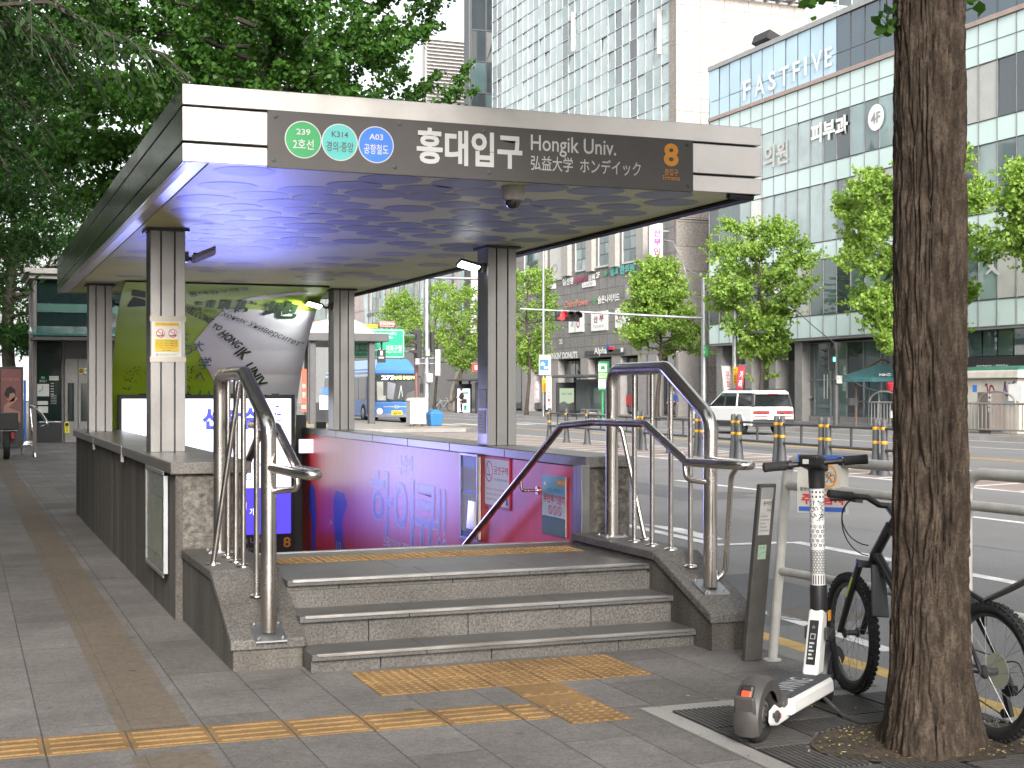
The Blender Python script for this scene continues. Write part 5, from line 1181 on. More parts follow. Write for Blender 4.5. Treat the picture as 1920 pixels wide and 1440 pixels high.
    for s_ in (-1, 1):
        MB().mat(M_clad).tube([(-2.0, s_*.7, 1.735), (-1.9, s_*.7, 1.765), (-.3, s_*.7, 1.765), (-.2, s_*.7, 1.735)], .018, 8).build('roof_rail', t, local=True)
        MB().mat(M_clad).obox((.78, s_*1.03, 1.14), (.1, .2, .14)).build('mirror', t, local=True, bevel=.03)
        for x in (-.9, .05): MB().mat(M_carw).box(x, x + .2, s_*.93 - .012, s_*.93 + .012, .94, .97).build('door_handle', t, local=True)
    b = MB().mat(M_clad).box(-2.445, -2.443, -.3, .3, 1.0, 1.004); f = Face(lambda u, v, h: Vector((-2.424 - h, -u, v)), None)
    f.text('S A N T A  F E', -.42, .98, .42, 1.02, MT['lgrey'], 2); f.mb.build('lettering', t, local=True)
    return t
suv = car(); suv.location = (28.9, 49.2, ZR); suv.rotation_euler = (0, 0, radians(90))

# --- blue city bus
M_busb = P('bus blue', (.055, .19, .50), .3, var=.05, coat=.5); M_busg = glass('bus glass', (.03, .035, .04), .05, 1.6, var=.5, vs=1.5)
def bus():
    t = T('city_bus', 'blue city bus with lit route display, stopped behind the median shelter', 'bus', (0, 0, 0))
    W_, L_ = 1.22, 11.0
    b = MB().mat(M_busb).prism([(-W_, .28), (-W_, 2.75), (-W_ + .06, 2.85), (W_ - .06, 2.85), (W_, 2.75), (W_, .28)], lambda u, v, q: (q, u, v), -L_, -.12)
    b.prism([(-W_ + .02, .28), (-W_ + .02, 1.15), (W_ - .02, 1.15), (W_ - .02, .28)], lambda u, v, q: (q, u, v), -.12, .02); body = b.build('body', t, local=True, bevel=.07, seg=3)
    b = MB().mat(M_busb).hexa([(-8,-1.1,2.86),(-.15,-1.15,2.86),(-.15,1.15,2.86),(-8,1.1,2.86)], [(-8,-.8,3.42),(-.55,-.82,3.42),(-.55,.82,3.42),(-8,.8,3.42)]); b.build('roof_pod', t, local=True, bevel=.08, seg=3)
    b = MB().mat(M_busb).box(-.11, .0, -W_ + .03, W_ - .03, 2.62, 2.88); b.build('front_cap', t, local=True, bevel=.05)
    b = MB().mat(M_busg).hexa([(-.10,-W_+.05,1.17),(.03,-W_+.05,1.17),(.03,W_-.05,1.17),(-.10,W_-.05,1.17)], [(-.11,-W_+.05,2.6),(-.03,-W_+.05,2.6),(-.03,W_-.05,2.6),(-.11,W_-.05,2.6)]); wsd = b.build('windscreen', t, local=True, bevel=.02)
    wf = lambda u, v, h: Vector((.03 - .06*(v - 1.17)/1.43 + h, u, v))
    f = Face(wf, None, step=.004)
    f.poly([(-.55, 1.3), (-.2, 1.25), (-.05, 2.1), (-.5, 2.2)], P('driver shirt', (.25, .26, .28), .6), 1).rect(-1.1, 1.2, -.75, 2.2, P('pale interior panel', (.42, .42, .38), .6), 1).rect(-1.05, 1.2, -.6, 1.45, MT['offwhite'], 2).line([(0.1, 1.3), (.25, 2.0), (.32, 1.4)], .05, MT['zinc'], 1).poly([(.4, 1.2), (1.1, 1.2), (1.05, 1.75), (.6, 1.6)], P('dim seats', (.1, .09, .085), .7), 1)
    f.mb.build('interior_glimpse', wsd, local=True)
    b = MB().mat(MT['ink']).box(.0, .035, -W_ + .12, W_ - .12, 2.28, 2.56); ds = b.build('route_display', t, local=True)
    f = Face(lambda u, v, h: Vector((.036 + h, u, v)), None, step=.004)
    M_led2 = glow('route led', (1, .85, .25), 2.2); M_ledw = glow('route led white', (1, 1, .9), 2.4)
    f.text('273', -.85, 2.31, -.15, 2.54, M_ledw, 1, .02); f.text('신내동 홍대입구역', -.1, 2.33, 1.0, 2.52, M_led2, 1, .02); f.mb.build('route_lettering', ds, local=True)
    b = MB().mat(P('bumper grey', (.18, .2, .24), .5)).box(-.1, .045, -W_ + .02, W_ - .02, .28, .5); b.build('bumper', t, local=True, bevel=.04)
    f = Face(lambda u, v, h: Vector((.022 + h, u, v)), None, step=.006); f.rect(-.75, .84, .75, .88, MT['silver'], 1); f.ring(0, .86, .16, .03, MT['silver'], 2, 20, rv=.09); f.line([(-.06, .8), (-.03, .92)], .03, MT['silver'], 2).line([(.04, .8), (.07, .92)], .03, MT['silver'], 2).line([(-.04, .85), (.05, .87)], .025, MT['silver'], 2); f.mb.build('badge', t, local=True)
    b = MB().mat(MT['yellow']).box(.048, .056, -.3, .3, .42, .66); pl_ = b.build('licence_plate', t, local=True)
    f = Face(lambda u, v, h: Vector((.057 + h, u, v)), None, step=.004); f.text('서울 74사', -.18, .58, .18, .64, MT['ink'], 1); f.text('4939', -.22, .44, .22, .56, MT['ink'], 1, .02); f.mb.build('plate_number', pl_, local=True)
    for s_ in (-1, 1):
        b = MB().mat(glow('headlight', (1, .5, .2), 4 if s_ < 0 else 5)).sphere((.0, s_*.95, .62), .13, 12, (.4, 1.2, 1.3)); b.build('headlight', t, local=True)
        b = MB().mat(MT['black']).tube(fillet([(0, s_*1.15, 2.5), (.25, s_*1.32, 2.45), (.28, s_*1.33, 1.9)], .1), .03, 8).obox((.28, s_*1.33, 1.85), (.1, .18, .5)); b.build('mirror', t, local=True, bevel=.02)
        b = MB().mat(MT['black']).tube([(.05, s_*.35, 1.12), (.06, s_*.65, 1.35)], .018, 6); b.build('wiper', t, local=True)
        for k in range(6):
            b = MB().mat(M_busg).box(-1.75 - k*1.6 - 1.5, -1.75 - k*1.6, s_*(W_) - .012, s_*(W_) + .012, 1.2, 2.45); b.build('side_window', t, local=True)
        for cx_ in (-2.3, -8.2):
            b = MB().mat(MT['rubber']).lathe([(.3, -.14), (.48, -.14), (.5, -.1), (.5, .1), (.48, .14), (.3, .14)], (cx_, s_*1.1, .5), 24, 'Y'); w_ = b.build('wheel', t, local=True)
            MB().mat(MT['zinc']).lathe([(.28, 0), (.26, s_*.02), (.1, s_*.03), (.0001, s_*.06)], (cx_, s_*1.23, .5), 18, 'Y', cap=False).build('rim', w_, local=True)
    b = MB().mat(MT['ink']).box(-1.55, -.35, -W_ - .014, -W_ + .005, .45, 2.5); dr = b.build('front_door', t, local=True)
    f = Face(lambda u, v, h: Vector((u, -W_ - .016 - h, v)), None); f.text('273', -1.3, 2.0, -.6, 2.3, glow('side led green', (.05, 1, .25), 1.5), 2, .02); f.mb.build('side_number', dr, local=True)
    b = MB().mat(P('bus white band', (.6, .62, .64), .3)).box(-L_ + .1, -.3, -W_ - .008, -W_ + .01, 2.5, 2.62); b.build('white_band', t, local=True)
    return t
bs = bus(); q0, q1 = pY(703, 780, 73), pY(784, 780, 73); bs.location = ((q0.x + q1.x)/2, 73, ZR); bs.rotation_euler = (0, 0, radians(-90))

# --- median bus shelter in front of the bus
SYm = 65.0
t = T('bus_shelter', 'grey median bus shelter with curved roof, hanging number sign and lit panels', 'bus shelter', tuple(pY(697, 790, SYm)))
M_shel = P('shelter grey', (.085, .083, .085), .5)
g = lambda px, py, Y=SYm: pY(px, py, Y)
z1, z0 = g(700, 620).z, g(700, 641).z; xl, xr = g(575, 700).x, g(725, 700).x
b = MB().mat(M_shel).box(xl, xr, SYm - .4, SYm + 9, z0, z1 - .15); rf_ = b.build('roof', t, bevel=.04)
n = 10; pr = [(xl + (xr - .6 - xl)*k/n, z1 - .15 + .75*sin(pi*k/n)**.8*1) for k in range(n+1)]
MB().mat(P('shelter vault', (.5, .5, .52), .4)).prism(pr, lambda u, v, q: (u, q, v), SYm - .1, SYm + 8.6).build('vault', rf_)
for px, r in ((697, .14), (640, .08), (586, .14)):
    x = g(px, 700).x; MB().mat(M_shel).box(x - r, x + r, SYm - .1, SYm + .25, 0, z0).build('post', t, bevel=.02)
    MB().mat(M_shel).box(x - r, x + r, SYm + 7.2, SYm + 7.5, 0, z0).build('post', t, bevel=.02)
x0, x1 = g(708, 680).x, g(722, 680).x; za, zb2 = g(715, 656).z, g(715, 680).z
b = MB().mat(MT['ink']).box(x0, x1, SYm - .1, SYm + .05, zb2, za).box((x0+x1)/2 - .04, (x0+x1)/2 + .04, SYm - .06, SYm, za, z0); hs_ = b.build('hanging_sign', t)
f = faceY(SYm - .1, .005); f.ptext('1', 713.5, 658, 717.5, 666, MT['white'], 1, .02); f.prect(710, 669, 720, 672, MT['lgrey'], 1); f.mb.build('sign_number', hs_)
b = MB().mat(glow('stop info screen', (.75, .9, .95), .9)).box(g(601, 700).x, g(616, 700).x, SYm + .1, SYm + .2, g(608, 768).z, g(608, 742).z); b.build('info_panel', t)
f = faceY(SYm + .09, .005); 
for k in range(3): f.prect(602, 727 + k*4.5, 616, 730 + k*4.5, MT['sky'], 1)
f.mb.build('route_map', t)
b = MB().mat(glow('advert red', (.9, .12, .06), .9)).box(g(565, 700).x, g(574, 700).x, SYm - .1, SYm + .0, g(570, 772).z, g(570, 692).z); ap = b.build('advert_panel', t)
f = faceY(SYm - .1, .005); f.ptext('NEW', 567, 720, 573, 728, MT['white'], 1); f.ptext('할인', 567, 735, 573, 745, MT['white'], 1); f.prect(566, 760, 573, 766, MT['white'], 1); f.mb.build('advert_print', ap)
b = MB().mat(MT['dark']).box(g(600, 700).x, g(655, 700).x, SYm + 1.5, SYm + 1.7, 0, g(620, 755).z); b.build('bench_back', t)

# --- galvanised pole with signals, direction sign, cabinet, bin
def tube_thing(name, label, cat, pts, r, mat, n=14, group=None, part='pole'):
    t = T(name, label, cat, tuple(pts[0]), group=group); MB().mat(mat).tube(pts, r, n).build(part, t); return t
PY = 61.0
pp = g(800, 797, PY); px_ = pp.x; ztop = g(800, 523, PY).z
t = T('signal_pole', 'tall galvanised signal pole on the median island beside the blue bin', 'signal pole', (px_, PY, 0))
MB().mat(MT['zinc']).tube([(px_, PY, 0), (px_, PY, ztop)], [.16, .135], 16).build('pole', t)
ze = g(900, 524, PY).z; MB().mat(MT['zinc']).tube([(px_ - .2, PY, ze), (g(938, 523, PY).x, PY, ze + .05)], .06, 10).build('mast_arm', t)
for k, y in enumerate((566, 655, 700)): MB().mat(MT['zinc']).lathe([(.155, -.07), (.17, -.06), (.17, .06), (.155, .07)], (px_, PY, g(800, y, PY).z), 16).build('pole_clamp', t)
def sig(t, px0, px1, y0, y1, Y, face=-1, lamps=None, hood=True, n=3):
    """a signal head of n round lamps, seen from the side: hoods stick out towards face (-1 = left)"""
    a, c = g(px0, y1, Y), g(px1, y0, Y); b = MB().mat(MT['black']); b.box(a.x, c.x, Y - .16, Y + .16, a.z, c.z); h = b.build('signal_head', t, bevel=.02)
    for k in range(n):
        zc = a.z + (c.z - a.z)*(k + .6)/n; hh = (c.z - a.z)/n*.36
        b = MB().mat(MT['black']); xs = a.x if face < 0 else c.x
        b.prism([(0, hh), (face*hh*2.2, hh*.55), (0, -hh*.35)], lambda u, v, q: (xs + u, Y + q, zc + v), -hh*.9, hh*.9); b.build('visor', h)
sig(t, 780, 789, 619, 672, PY, -1); sig(t, 807, 812, 622, 660, PY, 1)
for (x0, x1, y0, y1, m) in ((797, 805, 655, 668, 'grey'), (799, 810, 700, 717, 'lgrey'), (815, 825, 655, 705, 'zinc'), (778, 786, 672, 684, 'zinc')):
    a, c = g(x0, y1, PY - .25), g(x1, y0, PY - .25); MB().mat(MT[m]).box(a.x, c.x, PY - .35, PY - .17, a.z, c.z).build('control_box', t, bevel=.02)
b = MB().mat(MT['zinc'])
for y in (672, 682): zc = g(800, y, PY).z; b.tube([(g(784, 672, PY).x, PY - .1, zc), (g(820, 672, PY).x, PY - .1, zc)], .035, 8)
b.build('bracket', t)
b = MB().mat(P('aged red pipe', (.16, .08, .07), .6)).tube([tuple(g(783, 798, PY + .4)), tuple(g(779, 650, PY + .4))], .09, 10).mat(MT['offwhite']).prism([(0, 0), (.35, .3), (.38, .22), (.03, -.08)], lambda u, v, q: g(771, 657, PY + .4) + Vector((u, q, v)), -.1, .1); b.build('side_signal_post', t)
DY = 67.5
t = T('direction_sign', 'green road direction sign with white arrows and place names above the bus', 'road sign', tuple(g(700, 640, DY)))
a, c = g(640, 671, DY), g(759, 617, DY)
M_rsg = P('road sign green', (.01, .30, .17), .4, var=.04)
b = MB().mat(M_rsg).box(a.x, c.x, DY, DY + .08, a.z, c.z); bd = b.build('board', t, bevel=.02)
f = faceY(DY, .006)
f.rect(a.x + .05, a.z + .05, c.x - .05, a.z + .09, MT['silver'], 1).rect(a.x + .05, c.z - .09, c.x - .05, c.z - .05, MT['silver'], 1).rect(c.x - .09, a.z + .05, c.x - .05, c.z - .05, MT['silver'], 1)
f.ptext('Yanghwagyo(Br)', 700, 622, 743, 629, MT['silver'], 1, .01); f.ptext('Hapjeong Stn', 700, 630, 737, 636, MT['silver'], 1, .01)
f.ptext('홍익대', 666, 647, 690, 657, MT['silver'], 1, .02); f.ptext('Hongik Univ', 666, 658, 690, 663, MT['silver'], 1, .01); f.ptext('마포구청', 724, 647, 753, 658, MT['silver'], 1, .02); f.ptext('Mapo Dist Ofc', 724, 658, 753, 663, MT['silver'], 1, .01)
f.ppoly([(693, 656), (698, 652), (698, 655), (712, 655), (712, 652), (720, 656.5), (712, 661), (712, 658), (698, 658), (698, 661)][::-1], MT['silver'], 1)
f.mb.build('sign_lettering', bd)
for y in (629, 659): MB().mat(MT['zinc']).tube([(c.x + .02, DY + .12, g(760, y, DY).z), (g(800, y, PY).x - .02, PY + .12, g(800, y, PY).z)], .05, 8).build('arm', t)
for px0, px1, y0, y1, mm, txt, col, lab in ((675, 708, 608, 615, P('small sign orange', (.7, .4, .02), .5), '보행주의 안전제일', 'ink', 'orange'), (709, 742, 602, 614, P('small sign brown', (.16, .05, .03), .5), '홍대앞문화예술', 'silver', 'brown')):
    a2, c2 = g(px0, y1, DY), g(px1, y0, DY)
    t2 = T('small_road_sign', 'small %s road sign mounted above the green direction sign' % lab, 'road sign', tuple(a2)); b = MB().mat(mm).box(a2.x, c2.x, DY, DY + .06, a2.z, c2.z); bd = b.build('board', t2, bevel=.01)
    f = faceY(DY, .006); f.prect(px0 + .7, y0 + .7, px1 - .7, y0 + 1.2, MT[col], 1); f.ptext(txt, px0 + 3, y0 + 2, px1 - 2, y0 + (y1-y0)*.65, MT[col], 1, .02)
    if lab == 'brown': f.ptext('Cultural Street', px0 + 4, y0 + 8.2, px1 - 3, y1 - 1, MT[col], 1)
    f.mb.build('sign_lettering', bd)
    MB().mat(MT['zinc']).box((a2.x+c2.x)/2 - .3, (a2.x+c2.x)/2 - .22, DY + .065, DY + .1, c.z - .02, a2.z + .1).box((a2.x+c2.x)/2 + .22, (a2.x+c2.x)/2 + .3, DY + .065, DY + .1, c.z - .02, a2.z + .1).build('bracket', t2)
CYb = 58.6
a, c = g(769, 797, CYb), g(799, 746, CYb)
t = T('utility_cabinet', 'pale grey metal utility cabinet standing left of the pole', 'cabinet', ((a.x+c.x)/2, CYb, 0))
b = MB().mat(P('cabinet grey', (.36, .355, .335), .5, var=.08)).box(a.x, c.x, CYb, CYb + .6, .1, c.z - .12); b.build('body', t, bevel=.02)
MB().mat(P('cabinet top', (.55, .54, .51), .5)).prism([(a.x - .03, c.z - .12), (a.x + .08, c.z), (c.x + .03, c.z), (c.x + .03, c.z - .12)], lambda u, v, q: (u, q, v), CYb - .04, CYb + .64).build('lid', t, bevel=.015)
for x in (a.x + .06, a.x + .2, c.x - .16): MB().mat(MT['dark']).box(x, x + .08, CYb + .05, CYb + .2, 0, .1).build('foot', t)
MB().mat(MT['grey']).box(a.x + .2, a.x + .215, CYb - .006, CYb, .15, c.z - .16).build('door_seam', t)
a, c = g(806, 798, CYb + .6), g(832, 768, CYb + .6); xm = (a.x + c.x)/2; w_ = (c.x - a.x)/2; zt_ = c.z
t = T('grit_bin', 'bright blue plastic grit bin with sloping lid right of the pole', 'bin', (xm, CYb + .9, 0))
M_bin = P('bin blue', (.03, .16, .40), .4, var=.05)
b = MB().mat(M_bin).hexa([(xm-w_*.78,CYb+.65,.01),(xm+w_*.78,CYb+.65,.01),(xm+w_*.78,CYb+1.2,.01),(xm-w_*.78,CYb+1.2,.01)], [(xm-w_*.95,CYb+.58,zt_*.68),(xm+w_*.95,CYb+.58,zt_*.68),(xm+w_*.95,CYb+1.25,zt_*.68),(xm-w_*.95,CYb+1.25,zt_*.68)]); b.build('tub', t, bevel=.03)
b = MB().mat(M_bin).hexa([(xm-w_*1.05,CYb+.54,zt_*.69),(xm+w_*1.05,CYb+.54,zt_*.69),(xm+w_*1.05,CYb+1.3,zt_*.69),(xm-w_*1.05,CYb+1.3,zt_*.69)], [(xm-w_*.5,CYb+.7,zt_),(xm+w_*.45,CYb+.7,zt_),(xm+w_*.45,CYb+1.15,zt_),(xm-w_*.5,CYb+1.15,zt_)]); b.build('lid', t, bevel=.04)

# --- people (one skinned body each, clothes as their own meshes)
def person(label, loc, rz, jacket, trousers, hair, bag=None, walk=.0, phone=False):
    t = T('person', label, 'person', loc, rz)
    hip, chest, neck, head = (0, 0, .92), (0.01, 0, 1.32), (.02, 0, 1.47), (.05, 0, 1.60)
    kL, kR = (.10 + walk*.22, .09, .50), (-.0 - walk*.10, -.09, .50); fL, fR = (.02 + walk*.30, .09, .06), (-.02 - walk*.38, -.09, .08)
    eL, hL = ((.12, .24, 1.1), (.32, .12, 1.12)) if phone else ((-.06 - walk*.15, .25, 1.08), (.02 - walk*.2, .27, .84))
    eR, hR = ((.12, -.24, 1.1), (.33, -.1, 1.13)) if phone else ((.0 + walk*.15, -.25, 1.08), (.10 + walk*.2, -.27, .86))
    def skin(name, pts, edges, rad, mat):
        me = bpy.data.meshes.new(name); me.from_pydata(pts, edges, []); me.materials.append(mat); o = bpy.data.objects.new(name, me); C.objects.link(o); o.parent = t
        m = o.modifiers.new('skin', 'SKIN'); m.use_smooth_shade = True
        for k, r in enumerate(rad): me.skin_vertices[0].data[k].radius = (r, r)
        me.skin_vertices[0].data[0].use_root = True
        s_ = o.modifiers.new('sub', 'SUBSURF'); s_.levels = 1; s_.render_levels = 1
        return o
    M_sk = MT.setdefault('skin', P('skin', (.45, .28, .2), .5, var=.05))
    body = skin('body', [hip, chest, neck, head, (.055, 0, 1.68), (0, .17, 1.38), eL, hL, (0, -.17, 1.38), eR, hR, kL, fL, kR, fR, (fL[0] + .16, .09, .035), (fR[0] + .16, -.09, .05), tuple(Vector(hL) + Vector((.06, -.03, -.03))), tuple(Vector(hR) + Vector((.06, .03, -.03)))],
        [(0,1),(1,2),(2,3),(3,4),(1,5),(5,6),(6,7),(1,8),(8,9),(9,10),(0,11),(11,12),(0,13),(13,14),(12,15),(14,16),(7,17),(10,18)],
        [.13,.14,.055,.10,.085,.06,.042,.034,.06,.042,.034,.065,.045,.065,.045,.035,.035,.028,.028], M_sk)
    up = lambda p, q, s_: tuple(Vector(p).lerp(Vector(q), s_))
    skin('jacket', [(0, 0, .88), chest, (.02, 0, 1.43), (0, .18, 1.38), eL, up(eL, hL, .8), (0, -.18, 1.38), eR, up(eR, hR, .8)], [(0,1),(1,2),(1,3),(3,4),(4,5),(1,6),(6,7),(7,8)], [.17,.175,.075,.082,.062,.05,.082,.062,.05], jacket)
    skin('trousers', [(0, 0, .93), (0, .05, .85), kL, up(kL, fL, .9), (0, -.05, .85), kR, up(kR, fR, .9)], [(0,1),(1,2),(2,3),(0,4),(4,5),(5,6)], [.15,.11,.085,.065,.11,.085,.065], trousers)
    MB().mat(hair).sphere((.035, 0, 1.665), .108, 14, (1, .92, .95)).build('hair', t, local=True)
    b = MB().mat(MT['black'])
    for q in (fL, fR): b.obox((q[0] + .07, q[1], q[2] - .015), (.27, .1, .08))
    b.build('shoes', t, local=True, bevel=.02)
    if bag: MB().mat(bag).obox((-.1, .27, .85), (.36, .16, .32)).build('shoulder_bag', t, local=True, bevel=.05)
    return t
M_jb = P('blue jacket', (.04, .09, .3), .8); M_blk = P('black cloth', (.02, .02, .022), .85); M_hr = P('dark hair', (.02, .016, .014), .6)
xp_ = 33.3; q = pX(866, 780, xp_); person('person in black with a shoulder bag looking at a phone by a lit shelter panel', (xp_, q.y, 0), radians(180), M_blk, M_blk, M_hr, M_blk, 0, True)
xp_ = 38.6; q = pX(1262, 780, xp_); person('person in a blue jacket walking past the grey stone shop front', (xp_, q.y, 0), radians(200), M_jb, M_blk, M_hr, None, .6)

# --- far pavement furniture
def gx(px, py, X): return pX(px, py, X)
def far_pole(name, label, cat, px, ytop, X, r, mat='zinc'):
    q = gx(px, 770, X); zt = gx(px, ytop, X).z; t = T(name, label, cat, (X, q.y, 0)); MB().mat(MT[mat]).tube([(X, q.y, 0), (X, q.y, zt)], [r, r*.8], 12).build('pole', t); return t, q.y, zt
def plate(t, name, X, px0, py0, px1, py1, mat, th=.05, bevel=.01, parent=None):
    """flat board facing the camera side: spans the given photo box at pole distance"""
    xm = (px0 + px1)/2; cX = gx(xm, 700, X); Y = cX.y; a, c = g(px0, py1, Y), g(px1, py0, Y)
    o = MB().mat(mat).box(a.x, c.x, Y - .12 - th, Y - .12, a.z, c.z).build(name, parent or t, bevel=bevel); return o, faceY(Y - .12 - th, .008)
# mast-arm signal with the red light
MX = 33.6
t, yy, zt = far_pole('traffic_light', 'far mast arm traffic light showing red over the far lanes', 'traffic light', 1320, 520, MX, .16)
e0 = Vector((MX, yy, gx(1320, 597, MX).z)); e1 = pY(975, 579, yy + 1.5)
MB().mat(MT['zinc']).tube([e0, e1], [.07, .045], 10).build('mast_arm', t)
MB().mat(MT['zinc']).tube([(MX, yy, gx(1320, 523, MX).z), tuple(pY(1282, 500, yy)), tuple(pY(1262, 453, yy)), tuple(pY(1245, 450, yy))], .035, 8).tube([(MX, yy, gx(1320, 558, MX).z), tuple(pY(1300, 555, yy)), tuple(pY(1282, 500, yy))], .035, 8).build('top_bracket', t)
a, c = pY(1042, 602, yy + 1), pY(1085, 584, yy + 1)
hd_ = MB().mat(MT['black']).box(a.x, c.x, yy + .85, yy + 1.15, a.z, c.z).build('signal_head', t, bevel=.04)
for k in range(3):
    u = a.x + (c.x - a.x)*(.2 + .3*k); zc = (a.z + c.z)/2; r = (c.z - a.z)*.40
    m = glow('red signal', (1, .02, .02), 3) if k == 0 else P('unlit lens', (.03, .025, .02), .3)
    MB().mat(m).lathe([(r, 0), (r*.8, -.03), (.0001, -.06)], (u, yy + .85, zc), 20, 'Y', cap=False).build('lens', hd_)
    b = MB().mat(MT['black']); n = 10
    for j in range(n):
        a0, a1 = pi*(-.1 + 1.2*j/n), pi*(-.1 + 1.2*(j+1)/n)
        b.hexa([(u + r*1.1*cos(a0), yy + .85, zc + r*1.1*sin(a0)), (u + r*1.1*cos(a1), yy + .85, zc + r*1.1*sin(a1)), (u + r*1.1*cos(a1), yy + .5, zc + r*1.1*sin(a1)), (u + r*1.1*cos(a0), yy + .5, zc + r*1.1*sin(a0))], [(u + r*1.18*cos(a0), yy + .85, zc + r*1.18*sin(a0)), (u + r*1.18*cos(a1), yy + .85, zc + r*1.18*sin(a1)), (u + r*1.18*cos(a1), yy + .5, zc + r*1.18*sin(a1)), (u + r*1.18*cos(a0), yy + .5, zc + r*1.18*sin(a0))])
    b.build('visor', hd_)
o, f = plate(t, 'green_plate', MX - .1, 1317, 648, 1324, 668, MT['green']); f.ptext('대', 1318.5, 650, 1322.5, 655, MT['white'], 1); f.ptext('로', 1318.5, 657, 1322.5, 662, MT['white'], 1); f.mb.build('plate_lettering', o)
# street sign pole with banners
t, yy, zt = far_pole('street_sign', 'white and blue street sign on a grey pole with a yellow plate below', 'street sign', 1019, 440, 33.2, .1)
o, f = plate(t, 'sign_plate', 33.2, 1009, 666, 1031, 703, MT['white']); f.prect(1012, 674, 1028, 694, MT['sky'], 1); f.ptext('양화로', 1012, 668, 1028, 673, MT['ink'], 1, .01); f.ppoly([(1014, 682), (1017, 678), (1021, 682), (1021, 685), (1014, 685)][::-1], MT['white'], 2); f.prect(1020, 687, 1026, 691, MT['white'], 2); f.ptext('자동차전용', 1011, 696, 1029, 701, MT['ink'], 1); f.mb.build('sign_lettering', o)
o, f = plate(t, 'yellow_plate', 33.2, 1015, 709, 1023, 735, P('warning orange', (.75, .4, .02), .5)); 
for k, ch in enumerate('견인지역'): f.ptext(ch, 1017, 713 + k*5, 1021, 717 + k*5, MT['ink'], 1)
f.mb.build('plate_lettering', o)
def banner(label, px0, px1, y0, y1, X, mat, txt, mcol, skew=0):
    xm = (px0+px1)/2; Y = gx(xm, 700, X).y - .25; a, c = g(px0, y1, Y), g(px1, y0, Y)
    t = T('street_banner', label, 'banner', ((a.x+c.x)/2, Y, a.z)); MB().mat(mat).hexa([(a.x + skew, Y, a.z), (c.x + skew, Y, a.z), (c.x + skew, Y + .03, a.z), (a.x + skew, Y + .03, a.z)], [(a.x, Y, c.z), (c.x, Y, c.z), (c.x, Y + .03, c.z), (a.x, Y + .03, c.z)]).build('cloth', t)
    MB().mat(MT['zinc']).tube([(a.x - .05, Y + .01, c.z + .03), (c.x + .05, Y + .01, c.z + .03)], .03, 8).build('rod', t)
    f = faceY(Y, .008); f.fn = (lambda fn0: lambda u, v, h: fn0(u + skew*(c.z - v)/(c.z - a.z), v, h))(f.fn)
    n = len(txt)
    for k, ch in enumerate(txt): f.text(ch, a.x + (c.x-a.x)*.28, c.z - (c.z-a.z)*(.2 + .7*(k+1)/n) + .05, a.x + (c.x-a.x)*.72, c.z - (c.z-a.z)*(.2 + .7*k/n), mcol, 1, .02)
    f.mb.build('banner_print', t)
M_bnr = P('banner dark red', (.35, .04, .06), .7); M_bng = P('banner grey', (.3, .26, .26), .7); M_bnw = P('banner white', (.6, .56, .54), .7)
banner('grey banner hanging left of the street sign pole', 1001, 1014, 704, 755, 33.2, M_bng, '축제', MT['white']); banner('white banner with red letters hanging right of the street sign pole', 1024, 1034, 706, 768, 33.2, M_bnw, 'DUNKIN', MT['red'])
banner('pale banner hanging left of the lamp post behind the white car', 1353, 1371, 687, 735, 33.4, M_bnw, '문화', M_bnr, .15); banner('dark red banner hanging right of the lamp post behind the white car', 1385, 1398, 686, 733, 33.4, M_bnr, '거리', MT['white'], -.15)
banner('small red banner above the far shelter at the sculpture', 885, 900, 682, 696, 33.5, P('flag red', (.7, .06, .04), .7), '홍', MT['white'])
# green stop sign
t, yy, zt = far_pole('stop_sign', 'green framed bus stop sign on a slim green pole', 'bus stop sign', 1130, 680, 33.2, .07, 'green')
o, f = plate(t, 'sign_plate', 33.2, 1120, 678, 1140, 732, MT['green'], .08, .03); f.prect(1122, 682, 1138, 697, MT['white'], 1); f.prect(1122, 699, 1138, 709, P('pale green', (.45, .6, .35), .5), 1); f.prect(1122, 711, 1138, 728, MT['white'], 1); f.ppoly([(1126, 693), (1126, 689), (1128, 685.5), (1132, 685.5), (1134, 689), (1134, 693)][::-1], MT['green'], 2); f.ptext('홍대입구', 1124, 701, 1136, 706, MT['green'], 2); f.ptext('271 602', 1124, 713, 1136, 718, MT['ink'], 2); f.ptext('603 761', 1124, 720, 1136, 725, MT['ink'], 2); f.mb.build('sign_lettering', o)
